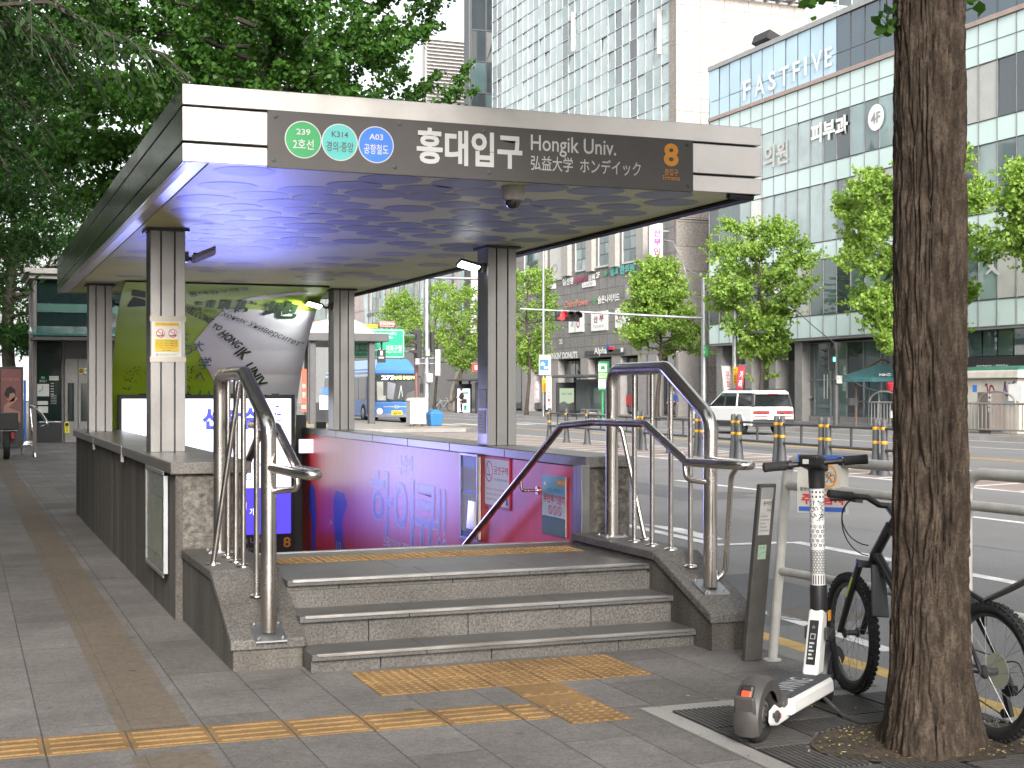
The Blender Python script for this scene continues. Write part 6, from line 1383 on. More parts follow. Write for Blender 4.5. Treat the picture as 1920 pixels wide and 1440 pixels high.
# shelters on the far pavement
def far_shelter(label, px0, px1, yroof, X, ads):
    a, c = gx(px0, 740, X), gx(px1, 740, X); t = T('far_bus_shelter', label, 'bus shelter', (X, (a.y+c.y)/2, 0)); zr = gx(px1, yroof, X).z
    MB().mat(MT['dark']).box(X - .5, X + 1.6, c.y, a.y, zr - .15, zr).build('roof', t, bevel=.03)
    for yv in (c.y + .3, a.y - .3): MB().mat(MT['dark']).box(X + 1.1, X + 1.25, yv - .07, yv + .07, 0, zr - .15).build('post', t)
    MB().mat(glass('shelter glass', (.12, .15, .15), .06, 1.5)).box(X + 1.15, X + 1.18, c.y + .4, a.y - .4, .3, zr - .25).build('glass_wall', t)
    for (p0, p1, y0, y1, m, kind) in ads:
        Y = gx((p0+p1)/2, 740, X).y; A, B = g(p0, y1, Y), g(p1, y0, Y)
        fr_ = MB().mat(MT['ink']).box(A.x - .15, B.x + .15, Y, Y + .2, A.z - .2, B.z + .35).box(A.x - .1, A.x + .1, Y, Y + .2, 0, A.z - .2).box(B.x - .1, B.x + .1, Y, Y + .2, 0, A.z - .2).build('advert_case', t, bevel=.02)
        f = faceY(Y, .01); f.rect(A.x, A.z, B.x, B.z, m, 1)
        W, H = B.x - A.x, B.z - A.z
        if kind == 0: f.text('NOW OPEN', A.x + W*.25, A.z + H*.9, A.x + W*.75, A.z + H*.93, MT['grey'], 2); f.rect(A.x + W*.4, A.z + H*.78, A.x + W*.9, A.z + H*.86, MT['teal'], 2); f.disc(A.x + W*.35, A.z + H*.7, W*.2, MT['red'], 2, 16); f.rect(A.x + W*.5, A.z + H*.08, A.x + W*.75, A.z + H*.3, P('mint bottle', (.1, .5, .3), .4), 2)
        if kind == 1: f.text('멜로 맞춤', A.x + W*.15, A.z + H*.7, A.x + W*.85, A.z + H*.8, MT['ink'], 2); f.poly([(A.x, A.z), (B.x, A.z), (B.x, A.z + H*.38), (A.x + W*.6, A.z + H*.3), (A.x + W*.3, A.z + H*.42), (A.x, A.z + H*.33)], MT['dark'], 2)
        if kind == 2:
            for k in range(7): f.rect(A.x + W*.1, A.z + H*(.1 + k*.12), A.x + W*(.9 - (k % 3)*.12), A.z + H*(.16 + k*.12), MT[('sky', 'red', 'sky', 'sky', 'teal', 'red', 'sky')[k]], 2)
        f.mb.build('advert_print', fr_)
    MB().mat(MT['grey']).box(X + .5, X + .9, c.y + .5, (a.y + c.y)/2, .42, .48).box(X + .6, X + .8, c.y + .6, c.y + .7, 0, .42).box(X + .6, X + .8, (a.y+c.y)/2 - .2, (a.y+c.y)/2 - .1, 0, .42).build('bench', t)
far_shelter('far dark bus shelter with a bright white advert behind the person in black', 850, 915, 709, 33.6, [(858, 881, 729, 773, glow('advert white', (.9, .95, 1), 1.1), 0), (896, 908, 728, 768, glow('advert pale blue', (.5, .75, .9), .7), 2)])
far_shelter('far dark bus shelter with a pale green advert left of the green stop sign', 1042, 1112, 702, 34.2, [(1049, 1076, 728, 770, glow('advert green', (.45, .55, .38), .45), 1)])
# lamp post with yellow plate behind the car
t, yy, zt = far_pole('lamp_post', 'grey lamp post with a yellow plate standing behind the white car', 'lamp post', 1378, 430, 33.4, .13)
zl_ = gx(1378, 630, 33.4).z; MB().mat(MT['dark']).tube(fillet([(33.4, yy, zl_), (33.4, yy - .6, zl_ + .12), (33.4, yy - 1.5, zl_ + .12)], .2), .05, 8).obox((33.4, yy - 1.9, zl_ + .1), (.28, .9, .12)).build('lamp_arm', t)
o, f = plate(t, 'yellow_plate', 33.4, 1372, 688, 1383, 722, P('warning orange plate', (.75, .4, .02), .5), .05, .03)
for k, ch in enumerate('택시승차장'): f.ptext(ch, 1375, 692 + k*5.5, 1380, 696.5 + k*5.5, MT['ink'], 1)
f.mb.build('plate_lettering', o)
# pedestrian signal pole right of the car
t, yy, zt = far_pole('pedestrian_signal', 'dark signal pole with green light right of the white car', 'signal pole', 1568, 642, 33.4, .13, 'dark')
sig(t, 1549, 1560, 652, 695, yy, -1)
MB().mat(glow('green man', (.1, 1, .7), 3)).box(*sorted((g(1558, 676, yy).x, g(1561, 676, yy).x)), yy - .2, yy - .17, g(1559, 678, yy).z, g(1559, 670, yy).z).build('green_light', t)
o, f = plate(t, 'push_button_box', 33.4, 1565, 704, 1575, 719, MT['offwhite']); f.prect(1567, 707, 1573, 711, MT['grey'], 1); f.mb.build('box_print', o)
# parasol, pipe frame, mannequin
UX = 35.5; q = gx(1648, 700, UX); t = T('parasol', 'dark teal cafe parasol beside the big trunk across the road', 'parasol', (UX, q.y, 0)); zt = gx(1648, 682, UX).z; R_ = 1.75; ze = gx(1648, 708, UX).z
b = MB().mat(P('parasol teal', (.05, .16, .17), .7)); n = 8; ring = [(UX + R_*cos(2*pi*k/n), q.y + R_*sin(2*pi*k/n), ze) for k in range(n)]
b.add([(UX, q.y, zt)] + ring + [(p[0], p[1], p[2] - .18) for p in ring], [(0, 1 + k, 1 + (k+1) % n) for k in range(n)] + [(1 + k, 9 + k, 9 + (k+1) % n, 1 + (k+1) % n) for k in range(n)]); cnp = b.build('canopy', t)
f = faceY(q.y - R_*.92, .02); f.ptext('MIND', 1648, 700, 1670, 705, MT['white'], 1, .02); f.mb.build('valance_lettering', cnp)
MB().mat(MT['grey']).tube([(UX, q.y, 0), (UX, q.y, zt)], .03, 8).build('pole', t)
t = T('pipe_frame', 'bent brown pipe frame standing beside the teal parasol', 'frame', tuple(gx(1605, 800, 34.6))); yb = gx(1605, 800, 34.6).y
MB().mat(P('rusty pipe', (.13, .08, .06), .6)).tube(fillet([(34.6, yb, 0), tuple(g(1605, 702, yb)), tuple(g(1655, 672, yb)), tuple(g(1668, 680, yb))], .3), .055, 8).build('pipe', t)
MB().mat(MT['dark']).box(34.3, 35.0, yb - .3, yb + .5, .0, .08).build('base_plate', t)
yb2 = gx(1628, 770, 35).y; t = T('leaning_pole', 'thin dark leaning pole with a bracket beside the pipe frame', 'pole', (35, yb2, 0)); MB().mat(MT['dark']).tube([(35, yb2, 0), tuple(g(1630, 700, yb2)), tuple(g(1627, 690, yb2))], .035, 8).build('pole', t)
MB().mat(MT['dark']).obox(g(1597, 753, yb2), (.4, .3, .3)).tube([tuple(g(1597, 753, yb2)), (35, yb2, g(1630, 753, yb2).z)], .03, 6).build('bracket', t)
# kiosk, cabinet, planters, railings right of the trunk
KX = 35.0
a, c = gx(1806, 780, KX), gx(1908, 780, KX); zt = gx(1850, 710, KX).z
t = T('street_kiosk', 'cream kiosk with a green domed roof and graffiti right of the trunk', 'kiosk', (KX + .9, (a.y+c.y)/2, 0))
MB().mat(P('kiosk cream', (.5, .47, .4), .6, var=.12, vs=2)).box(KX, KX + 2, c.y, a.y, 0, zt).build('walls', t, bevel=.03)
MB().mat(P('kiosk eave', (.55, .52, .46), .6)).box(KX - .2, KX + 2.2, c.y - .25, a.y + .25, zt + .005, zt + .3).build('eave', t, bevel=.04)
zr = gx(1850, 686, KX).z; ym = (a.y+c.y)/2; hl = (a.y-c.y)/2 + .2
b = MB().mat(P('kiosk roof green', (.04, .16, .11), .5, var=.2)); n = 8
vs = []
for k in range(n + 1): 
    s_ = cos(pi/2*k/n)**.6 if k < n else .25; vs += [(KX - .15 + 1.15*(1 - s_), ym - hl*(.45 + .55*s_), zt + .3 + (zr - zt - .3)*sin(pi/2*k/n)), (KX + 2.15 - 1.15*(1 - s_), ym - hl*(.45 + .55*s_), zt + .3 + (zr - zt - .3)*sin(pi/2*k/n)), (KX + 2.15 - 1.15*(1 - s_), ym + hl*(.45 + .55*s_), zt + .3 + (zr - zt - .3)*sin(pi/2*k/n)), (KX - .15 + 1.15*(1 - s_), ym + hl*(.45 + .55*s_), zt + .3 + (zr - zt - .3)*sin(pi/2*k/n))]
b.add(vs, [(4*k+j, 4*k+(j+1) % 4, 4*k+4+(j+1) % 4, 4*k+4+j) for k in range(n) for j in range(4)] + [(4*n, 4*n+1, 4*n+2, 4*n+3)]); b.build('roof', t)
f = faceX(KX, .01); M_gf = P('graffiti maroon', (.25, .03, .06), .6); M_gf2 = P('graffiti purple', (.12, .06, .2), .6); M_gfb = P('graffiti pale blue', (.35, .5, .6), .6)
R6 = random.Random(4)
for (x0, x1, y0, y1, m, nn) in ((1848, 1874, 722, 740, M_gf, 9), (1876, 1904, 718, 742, M_gf2, 12), (1872, 1908, 752, 764, M_gfb, 7)):
    pts = [f.P(x0 + (x1-x0)*k/nn + R6.uniform(-2, 2), R6.choice([y0, y1]) + R6.uniform(-3, 3)) for k in range(nn + 1)]; f.line(pts, .07, m, 1)
f.prect(1824, 722, 1832, 735, MT['sky'], 1); f.mb.build('graffiti', t)
MB().mat(MT['white']).box(KX - .06, KX - .002, gx(1908, 740, KX).y - .3, gx(1893, 740, KX).y, gx(1900, 752, KX).z, gx(1900, 720, KX).z).build('notice_panel', t)
EX = 34.3; a, c = gx(1832, 770, EX), gx(1858, 770, EX); t = T('power_cabinet', 'dark brown-grey power cabinet in front of the cream kiosk', 'cabinet', (EX, (a.y+c.y)/2, 0)); MB().mat(P('cabinet brown', (.12, .10, .09), .5)).box(EX, EX + .6, c.y, a.y, 0.1, gx(1845, 735, EX).z).build('body', t, bevel=.03); MB().mat(MT['dark']).box(EX + .05, EX + .55, c.y + .05, a.y - .05, 0, .1).build('plinth', t)
f = faceX(EX, .01); 
for k, ch in enumerate('MMNO'): f.ptext(ch, 1853, 738 + k*9, 1858, 745 + k*9, MT['white'], 1, .02)
f.mb.build('graffiti', t)
M_iron = P('far railing', (.22, .2, .185), .5, .3)
def railing(label, px0, px1, X, arcs):
    a, c = gx(px0, 800, X), gx(px1, 800, X); y0, y1 = c.y, a.y; t = T('pavement_railing', label, 'railing', (X, (y0+y1)/2, 0), group='metal railings along the far kerb')
    MB().mat(M_iron).tube([(X, y0, 1.1), (X, y1, 1.1)], .035, 8).build('top_rail', t); MB().mat(M_iron).tube([(X, y0, .2), (X, y1, .2)], .03, 8).build('bottom_rail', t)
    b = MB().mat(M_iron); y = y0
    while y < y1: b.tube([(X, y, .0 if abs((y-y0) % 2.4) < .05 else .2), (X, y, 1.1)], .02, 6); y += .2
    b.build('bars', t)
    for q in arcs:
        yq = gx(q, 780, X).y; MB().mat(M_iron).tube([(X, yq + .95*cos(pi*k/14), 1.1 + .42*sin(pi*k/14)) for k in range(15)], .035, 8).build('arch', t)
railing('metal railing with a hooped top left of the trunk across the road', 1634, 1700, 33.05, (1658,)); railing('metal railing with a hooped top in front of the cream kiosk', 1780, 1990, 33.05, (1868,))
# sculpture, parked bicycle and scooter far away, mannequin
SXc = 36; q = gx(856, 780, SXc); t = T('stone_sculpture', 'twisted beige stone loop sculpture behind the far shelter', 'sculpture', (SXc, q.y, 0))
b = MB().mat(P('sculpture stone', (.33, .28, .23), .7, var=.2)); pts = []
zq = lambda py: g(856, py, q.y).z; xq = lambda px: g(px, 740, q.y).x
pts = [(xq(868), zq(692)), (xq(862), zq(700)), (xq(855), zq(720)), (xq(845), zq(735)), (xq(843), zq(748)), (xq(850), zq(752)), (xq(862), zq(745)), (xq(858), zq(730)), (xq(853), zq(712)), (xq(858), zq(698))]
b.tube([(x, q.y + .5*sin(k*1.3), z) for k, (x, z) in enumerate(pts)], .28, 10, flat=.6); b.build('loop', t)
MB().mat(P('sculpture base', (.36, .31, .26), .7, var=.2)).box(xq(845), xq(866), q.y - .6, q.y + .6, 0, zq(752)).build('plinth', t, bevel=.05)
q = gx(832, 770, 35); t = T('far_bicycle', 'tiny parked bicycle beside the far tree left of the sculpture', 'bicycle', (35, q.y, 0))
for dx in (-.55, .55): MB().mat(MT['black']).tube([(35 + dx*.95 + .34*cos(2*pi*k/24), q.y - dx*.3, .36 + .34*sin(2*pi*k/24)) for k in range(24)], .022, 6, closed=True).build('wheel', t)
MB().mat(MT['lgrey']).tube([(34.45, q.y + .16, .36), (34.75, q.y + .1, .8), (35.3, q.y - .1, .82), (35.55, q.y - .16, .36)], .02, 6).tube([(34.75, q.y + .1, .8), (34.95, q.y, .32), (35.3, q.y - .1, .82)], .02, 6).tube([(34.75, q.y + .1, .8), (34.72, q.y + .1, .95)], .02, 6).tube([(35.3, q.y - .1, .82), (35.26, q.y - .1, 1.02), (35.2, q.y + .2, 1.03)], .018, 6).build('frame', t)

# thin cables strung between the far posts
for k, (p, q, sag, lab) in enumerate((((1378, 432, 33.4), (1568, 645, 33.4), .5, 'thin cable sloping from the lamp post down to the pedestrian signal'), ((1320, 545, 33.6), (1378, 470, 33.4), .3, 'thin cable between the mast arm pole and the lamp post'), ((1568, 690, 33.4), (1690, 730, 33.4), .4, 'thin sagging cable right of the pedestrian signal'))):
    A, B = pX(*p), pX(*q); t = T('overhead_cable', lab, 'cable', tuple(A)); MB().mat(MT['dark']).tube([A.lerp(B, i/10) - Vector((0, 0, sag*4*(i/10)*(1 - i/10))) for i in range(11)], .022, 5).build('cable', t)
# repairs and seams in the asphalt
M_patch = stone('newer asphalt patch', (.085, .088, .095), (.13, .133, .14), 60, (.2, .5), .88, .4)
b = MB().mat(M_patch)
for (x0, x1, y0, y1) in ((5.3, 6.7, 8.6, 11.2), (10.2, 11.6, 19, 31), (21.0, 22.4, 30, 40)): b.quad((x0, y0, -.1485), (x1, y0 + .1, -.1485), (x1 - .05, y1, -.1485), (x0 + .05, y1 - .1, -.1485))
b.mat(MT['dark'])
R9 = random.Random(8)
for x in (6.9, 10.1, 14.2):
    y = 5.0; xx = x
    while y < 40:
        x2 = x + R9.uniform(-.06, .06); b.quad((xx, y, -.1478), (xx + .012, y, -.1478), (x2 + .012, y + .8, -.1478), (x2, y + .8, -.1478)); xx = x2; y += .8
struct(b, 'asphalt_repairs')
# ================================================================ BUILDINGS
R8 = random.Random(21)
def grid(f, b, u0, u1, v0, v1, nu, nv, pick, gap=.03, jit=.012, off=.0, bow=.0):
    """glazing: nu x nv panes on face f, each a hair out of true so that reflections break up"""
    du, dv = (u1-u0)/nu, (v1-v0)/nv
    for j in range(nv):
        for i in range(nu):
            m = pick(i, j)
            if m is None: continue
            a, c, d, e = u0 + i*du + gap, u0 + (i+1)*du - gap, v0 + j*dv + gap, v0 + (j+1)*dv - gap
            h = [off + R8.uniform(-jit, jit) for _ in range(3)]; h.append(h[0] + h[2] - h[1])
            if bow:
                bo_ = R8.uniform(-bow, bow)*1.5; um, vm = (a+c)/2 + R8.uniform(-.2, .2)*du, (d+e)/2 + R8.uniform(-.2, .2)*dv
                vs = [f.fn(a, d, h[0]), f.fn(um, d, (h[0]+h[1])/2 + bo_*.6), f.fn(c, d, h[1]), f.fn(a, vm, (h[0]+h[3])/2 + bo_*.6), f.fn(um, vm, off + bo_), f.fn(c, vm, (h[1]+h[2])/2 + bo_*.6), f.fn(a, e, h[3]), f.fn(um, e, (h[2]+h[3])/2 + bo_*.6), f.fn(c, e, h[2])]
                b.mat(m).add(vs, [(0,1,4,3),(1,2,5,4),(3,4,7,6),(4,5,8,7)], True)
            else: b.mat(m).poly([f.fn(a, d, h[0]), f.fn(c, d, h[1]), f.fn(c, e, h[2]), f.fn(a, e, h[3])])
def bar(f, b, u0, u1, v0, v1, h0, h1):
    b.hexa([f.fn(u0, v0, h0), f.fn(u1, v0, h0), f.fn(u1, v0, h1), f.fn(u0, v0, h1)], [f.fn(u0, v1, h0), f.fn(u1, v1, h0), f.fn(u1, v1, h1), f.fn(u0, v1, h1)])
def mullions(f, b, u0, u1, v0, v1, nu, nv, w=.03, h=.06, hz=True):
    for i in range(nu + 1): u = u0 + (u1-u0)*i/nu; bar(f, b, u - w, u + w, v0, v1, -.02, h)
    if hz:
        for j in range(nv + 1): v = v0 + (v1-v0)*j/nv; bar(f, b, u0, u1, v - w, v + w, -.02, h*.8)
G_dark = glass('dark window', (.035, .045, .05), .03, 1.9); G_mid = glass('teal window', (.07, .11, .115), .03, 2.1); G_pale = glass('pale teal window', (.20, .28, .28), .05, 2.0)
G_white = glass('pale glass and painted glare', (.33, .41, .41), .04, 2.0); G_sp = glass('back-painted pale teal glass', (.52, .64, .625), .10, 1.6, var=.06)
M_blind = P('window blind', (.42, .42, .40), .6, var=.08, vs=2, coat=.5); M_blindw = P('white blind', (.62, .62, .6), .6, var=.06, coat=.5); M_mul = P('mullion grey', (.17, .175, .175), .45); M_mulw = P('mullion pale', (.4, .41, .41), .45)
G_bluef = P('sky blue window film', (.40, .56, .66), .16, var=.06, vs=.3, coat=.5); G_bdark = glass('blue dark window', (.03, .06, .085), .03, 2.0)

# --- glass office building across the road, right
FX = 40.0; f = faceX(FX, .012)
Yl = pX(1330, 790, FX).y; u0, u1 = -Yl, -30.0; nu = 36
t = T('glass_office', 'pale teal glass office building with a blue top band and white letters across the road', 'building', (FX, Yl - 20, 0))
MB().mat(P('concrete core', (.22, .22, .22), .8)).box(FX + .12, FX + 18, 30, Yl, 4.3, 19.7).build('core', t)
bands = [('spandrel_band', 4.24, 5.36, 1), ('window_band', 5.36, 8.13, 1), ('spandrel_band', 8.13, 9.0, 1), ('window_band', 9.0, 11.9, 1), ('spandrel_band', 11.9, 12.9, 1), ('window_band', 12.9, 15.3, 1), ('spandrel_band', 15.3, 17.0, 2)]
for name, va, vb, nv in bands:
    b = MB()
    if name[0] == 's': grid(f, b, u0, u1, va, vb, nu, nv, lambda i, j: G_sp, .02, .006)
    else:
        runs = {}
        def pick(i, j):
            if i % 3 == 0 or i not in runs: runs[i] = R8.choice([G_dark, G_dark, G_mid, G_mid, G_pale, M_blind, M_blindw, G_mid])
            if va > 8.5 and 3 <= i <= 10 and R8.random() < .85: return G_white  # white panes here put a bright sky reflection into the colour
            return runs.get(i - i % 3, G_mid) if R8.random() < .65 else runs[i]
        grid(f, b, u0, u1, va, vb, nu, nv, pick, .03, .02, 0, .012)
    o = b.build(name, t)
    b = MB().mat(M_mul); mullions(f, b, u0, u1, va, vb, nu, nv, .012 if name[0] == 's' else .02, .03); b.build('mullions', o)
b = MB().mat(P('terracotta strip', (.34, .26, .23), .6)); bar(f, b, u0, u1, 17.0, 17.2, -.05, .1); b.build('terracotta_strip', t)
b = MB(); ib = int((-pX(1568, 100, FX).y - u0) / ((u1-u0)/nu) + .5)
grid(f, b, u0, u1, 17.2, 18.1, nu, 1, lambda i, j: G_bluef if i < ib else G_bdark, .015, .004); grid(f, b, u0, u1, 18.1, 19.9, nu, 1, lambda i, j: G_bluef if i < ib else G_bdark, .015, .014, 0, .02)
o = b.build('top_band', t)
b = MB().mat(MT['dark']); mullions(f, b, u0, u1, 17.2, 19.9, nu, 1, .012, .02); b.build('mullions', o)
MB().mat(MT['grey']).box(FX - .1, FX + 18, 30, Yl + .05, 19.9, 20.15).build('parapet', t)
b = MB().mat(MT['black']).obox(tuple(pX(1445, 80, FX + 1)), (1.4, 1.6, .5), Matrix.Rotation(.4, 3, 'Y')).tube([tuple(pX(1445, 80, FX+1)), tuple(pX(1450, 100, FX+1))], .08, 6); b.build('roof_equipment', t)
fl = faceX(FX - .06, .02)
for ch, x0, x1, y0, y1 in (('F',1394,1408,150,187),('A',1415,1434,142,179),('S',1441,1455,134,169),('T',1461,1480,125,161),('F',1487,1500,115,151),('I',1508,1513,106,141),('V',1522,1542,97,133),('E',1547,1560,89,125)):
    fl.ptext(ch, x0, y0, x1, y1, MT['white'], 1, .015)
fl.mb.build('roof_lettering', t)
fl = faceX(FX - .06, .02); fl.ptext('의원', 1432, 268, 1478, 312, MT['offwhite'], 1, .03); fl.ptext('피부과', 1521, 224, 1590, 262, MT['white'], 1, .04)
uu, vv = fl.P(1643, 220); fl.disc(uu, vv, .62, MT['white'], 1, 28); fl.ptext('4F', 1634, 210, 1652, 231, MT['grey'], 2, .02)
fl.mb.build('clinic_lettering', t)
fl = faceX(FX - .05, .012); k_ = [(1858, 489), (1861, 478), (1863, 490), (1864, 500), (1876, 514), (1873, 517), (1860, 507), (1850, 516), (1848, 513), (1857, 503), (1853, 500), (1854, 496)]
fl.ppoly([fl_ for fl_ in k_][::-1], MT['lgrey'], 1); fl.prect(1857, 491, 1861, 496, MT['lgrey'], 1); fl.mb.build('leaping_figure_emblem', t)
# street level of that building
b = MB().mat(P('underside', (.2, .2, .2), .7)).box(FX, FX + 5, 30, Yl, 4.12, 4.235); b.build('overhang', t)
b = MB().mat(P('dark recess wall', (.055, .053, .05), .6, var=.2, vs=.6)).box(FX + 2.2, FX + 2.4, 30, Yl, 0, 4.1); b.build('recess_wall', t)
f2 = faceX(FX + .9, .012); ya, yb_ = -pX(1500, 780, FX + .9).y, -pX(1800, 780, FX + .9).y; b = MB(); grid(f2, b, ya, yb_, .25, 4.0, 9, 1, lambda i, j: R8.choice([G_mid, G_dark, G_mid]), .03, .02, 0, .015); sg_ = b.build('shop_glazing', t)
b = MB().mat(M_mul); mullions(f2, b, ya, yb_, .25, 4.0, 9, 2, .035, .06); b.build('mullions', sg_)
b = MB().mat(P('granite plinth', (.25, .24, .23), .7)); b.box(FX + .8, FX + 2.1, -yb_, -ya, 0, .25)
for px in (1349, 1403, 1448, 1497, 1700, 1802): y = pX(px, 780, FX + .4).y; MB().mat(b.mats[0]).box(FX + .4, FX + 1.2, y - .35, y + .35, 0, 4.1).build('column', t)
b.build('plinth', t)
for px0, px1, nm in ((1418, 1440, 'service_door'), (1465, 1492, 'service_door')):
    y0, y1 = pX(px1, 780, FX + 2).y, pX(px0, 780, FX + 2).y; MB().mat(P('grey door', (.13, .13, .13), .5)).box(FX + 2.1, FX + 2.19, y0, y1, 0, 3.2).build(nm, t, bevel=.02)
fd = faceX(FX + .82, .02)
for x0, x1 in ((1545, 1547), (1551, 1553)): fd.prect(x0, 702, x1, 748, MT['lgrey'], 1)
fd.ppoly([(1510, 755), (1522, 742), (1524, 744), (1512, 757)][::-1], MT['grey'], 1); fd.mb.build('door_handles', t)
f3 = faceX(FX + .3, .015); ua, ub = -pX(1806, 700, FX + .3).y, -pX(1990, 700, FX + .3).y; b = MB().mat(MT['ink']); b.box(FX + .3, FX + .8, -ub, -ua, 1.9, 3.0); sb = b.build('sign_band', t)
f3.ptext('FOOTWEAR  /  ESSENTIAL', 1832, 684, 1892, 690, MT['white'], 1, .01); f3.ptext('STYLE  STREET', 1850, 692, 1886, 697, MT['white'], 1, .01); f3.mb.build('sign_lettering', sb)
b = MB(); f4 = faceX(FX + .5, .01); grid(f4, b, ua, ub, 3.0, 4.2, 6, 1, lambda i, j: G_mid, .03, .02); grid(f4, b, ua, ub, .1, 1.9, 6, 1, lambda i, j: G_dark, .03, .02); b.build('shop_glazing', t)
q = pX(1671, 790, FX + .2); t2 = T('shop_mannequin', 'white mannequin in a red top and dark trousers in the shop window', 'mannequin', (FX + .25, q.y, .25))
zz = lambda py: pX(1671, py, FX + .2).z
MB().mat(MT['white']).sphere((FX + .25, q.y, zz(708)), .13, 10, (1, 1, 1.3)).tube([(FX + .25, q.y + .1, zz(750)), (FX + .25, q.y + .08, .3)], .07, 8).build('figure', t2); MB().mat(P('red top', (.5, .03, .05), .8)).tube([(FX + .25, q.y, zz(714)), (FX + .25, q.y, zz(720)), (FX + .25, q.y, zz(737))], [.08, .28, .22], 10).build('top', t2); MB().mat(M_blk).tube([(FX + .25, q.y, zz(737)), (FX + .25, q.y - .05, zz(768))], [.2, .12], 10).build('trousers', t2)

# --- stone and glass tower with shop signs
TXb = 41.0; Yc = pX(1268, 700, TXb).y; Ye = 110.0
M_pod = tiles('grey stone cladding', (.215, .205, .20), (.245, .235, .23), (.10, .095, .095), 1.25, .78, .025, axis='YZ', off=0, speck=8, stain=.22, spots=0, rough=.55)
M_bei = tiles('beige stone cladding', (.43, .39, .35), (.46, .42, .38), (.25, .225, .2), 1.7, .82, .035, axis='XZ', off=0, speck=8, stain=.08, spots=0, rough=.6)
M_beil = tiles('brown-grey stone cladding', (.30, .275, .25), (.34, .31, .285), (.17, .155, .14), 2.2, 1.5, .03, axis='XZ', off=0, speck=8, stain=.15, spots=0, rough=.6)
t = T('stone_tower', 'tower with a grey shop-sign podium, glass upper storeys and a beige stone end wall', 'building', (TXb, Yc + 15, 0))
MB().mat(M_pod).box(TXb, TXb + 12, Yc + .25, Ye, 3.9, 14.5).build('podium_wall', t)
MB().mat(M_bei).box(TXb - .02, TXb + 9.2, Yc - .0, Yc + .24, 12.2, 26.15).build('end_wall', t)
MB().mat(M_beil).box(TXb - .02, TXb + 9.2, Yc + .02, Yc + .24, 0, 12.15).build('lower_end_wall', t)
MB().mat(M_bei).box(TXb - .03, TXb + .8, Yc + .25, Yc + .9, 14.5, 26.15).build('corner_pier', t)
b = MB().mat(MT['lgrey']).box(TXb - 1.0, TXb + 9.3, Yc - .9, Yc + .24, 26.35, 26.7)
for k in range(12): b.box(TXb - .9 + k*.9, TXb - .82 + k*.9, Yc - .85, Yc + .2, 26.16, 26.34)
b.build('cornice', t)
MB().mat(MT['grey']).box(TXb + .3, TXb + 12, Yc + .95, Ye, 14.5, 36).build('core', t)
f = faceX(TXb + .05, .012); uA, uB = -Ye, -(Yc + .9); nu, nv = 28, 17
colt = [R8.random() for _ in range(nu)]  # one tint per column puts vertical reflection streaks into the pane colours
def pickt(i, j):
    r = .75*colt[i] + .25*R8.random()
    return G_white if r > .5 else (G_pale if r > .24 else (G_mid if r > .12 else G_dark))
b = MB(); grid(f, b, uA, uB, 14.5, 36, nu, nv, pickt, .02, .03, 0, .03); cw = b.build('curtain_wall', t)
b = MB().mat(M_mulw); mullions(f, b, uA, uB, 14.5, 36, nu, nv, .03, .07); b.build('mullions', cw)
b = MB().mat(MT['lgrey'])
for px in (1078, 1240): q = pX(px, 60, TXb); b.box(TXb - .3, TXb, q.y - .05, q.y + .05, q.z - 1.4, q.z + 1.4)
b.build('facade_lamp', t)
# podium windows
for k, (x0, x1, y0, y1) in enumerate(((985,1013,470,532),(1081,1102,447,506),(1124,1146,434,498),(1169,1196,420,490))):
    y_a, y_b = pX(x1, 480, TXb).y, pX(x0, 480, TXb).y; zt, zb = pX((x0+x1)/2, y0, TXb).z, pX((x0+x1)/2, y1, TXb).z
    fr_ = MB().mat(MT['lgrey']); fw = faceX(TXb - .06, .01)
    fr_.box(TXb - .08, TXb - .002, y_a - .12, y_a, zb - .12, zt).box(TXb - .08, TXb - .002, y_b, y_b + .12, zb - .12, zt).box(TXb - .14, TXb - .002, y_a, y_b, zb - .12, zb - .002)
    w_ = fr_.build('window', t); b = MB(); grid(fw, b, -y_b, -y_a, zb, zt, 2, 3, lambda i, j: R8.choice([G_mid, G_pale, G_mid]), .03, .01, -.04); b.build('panes', w_)
b = MB().mat(P('stone pilaster', (.33, .31, .29), .6))
for px in (1022, 1067, 1112, 1156, 1208): y = pX(px, 480, TXb).y; MB().mat(b.mats[0]).box(TXb - .35, TXb - .002, y - .5, y + .5, 9.9, 14.4).build('pilaster', t)

b = MB().mat(MT['offwhite']); yA, yB = pX(1145, 500, TXb).y, pX(1100, 510, TXb).y; b.box(TXb - .16, TXb - .081, yA, yB, pX(1122, 503, TXb).z, pX(1122, 500, TXb).z); b.build('sill', t)
fs = faceX(TXb - .09, .012)
def signtext(name, items):
    fs = faceX(TXb - .12, .012)
    for (txt, x0, x1, y0, y1, m, bo_) in items: fs.ptext(txt, x0, y0, x1, y1, m, 1, bo_)
    fs.mb.build(name, t)
M_mar = P('maroon letters', (.30, .03, .10), .5)
signtext('shop_sign', [('서울앤드치과', 984, 1024, 537, 550, MT['lime'], .03)])
signtext('shop_sign', [('임선영', 1055, 1075, 521, 534, MT['white'], .03), ('산부인과', 1076, 1102, 517, 531, M_mar, .04), ('의원', 1103, 1116, 514, 528, MT['white'], .03), ('2F', 1118, 1125, 510, 521, MT['white'], .02)])
signtext('shop_sign', [('평화한의원', 1144, 1190, 497, 514, MT['tealtxt'], .04), ('◆', 1133, 1140, 506, 518, MT['green'], 0)])
signtext('shop_sign', [('ChiroPower', 1058, 1105, 561, 574, P('salmon letters', (.6, .22, .15), .5), .02)])
signtext('shop_sign', [('숨은나이키드', 1121, 1162, 552, 567, MT['white'], .03), ('◆', 1112, 1119, 558, 569, MT['green'], 0)])
signtext('shop_sign', [("DUNKIN' DONUTS", 1026, 1083, 660, 673, MT['white'], .03)])
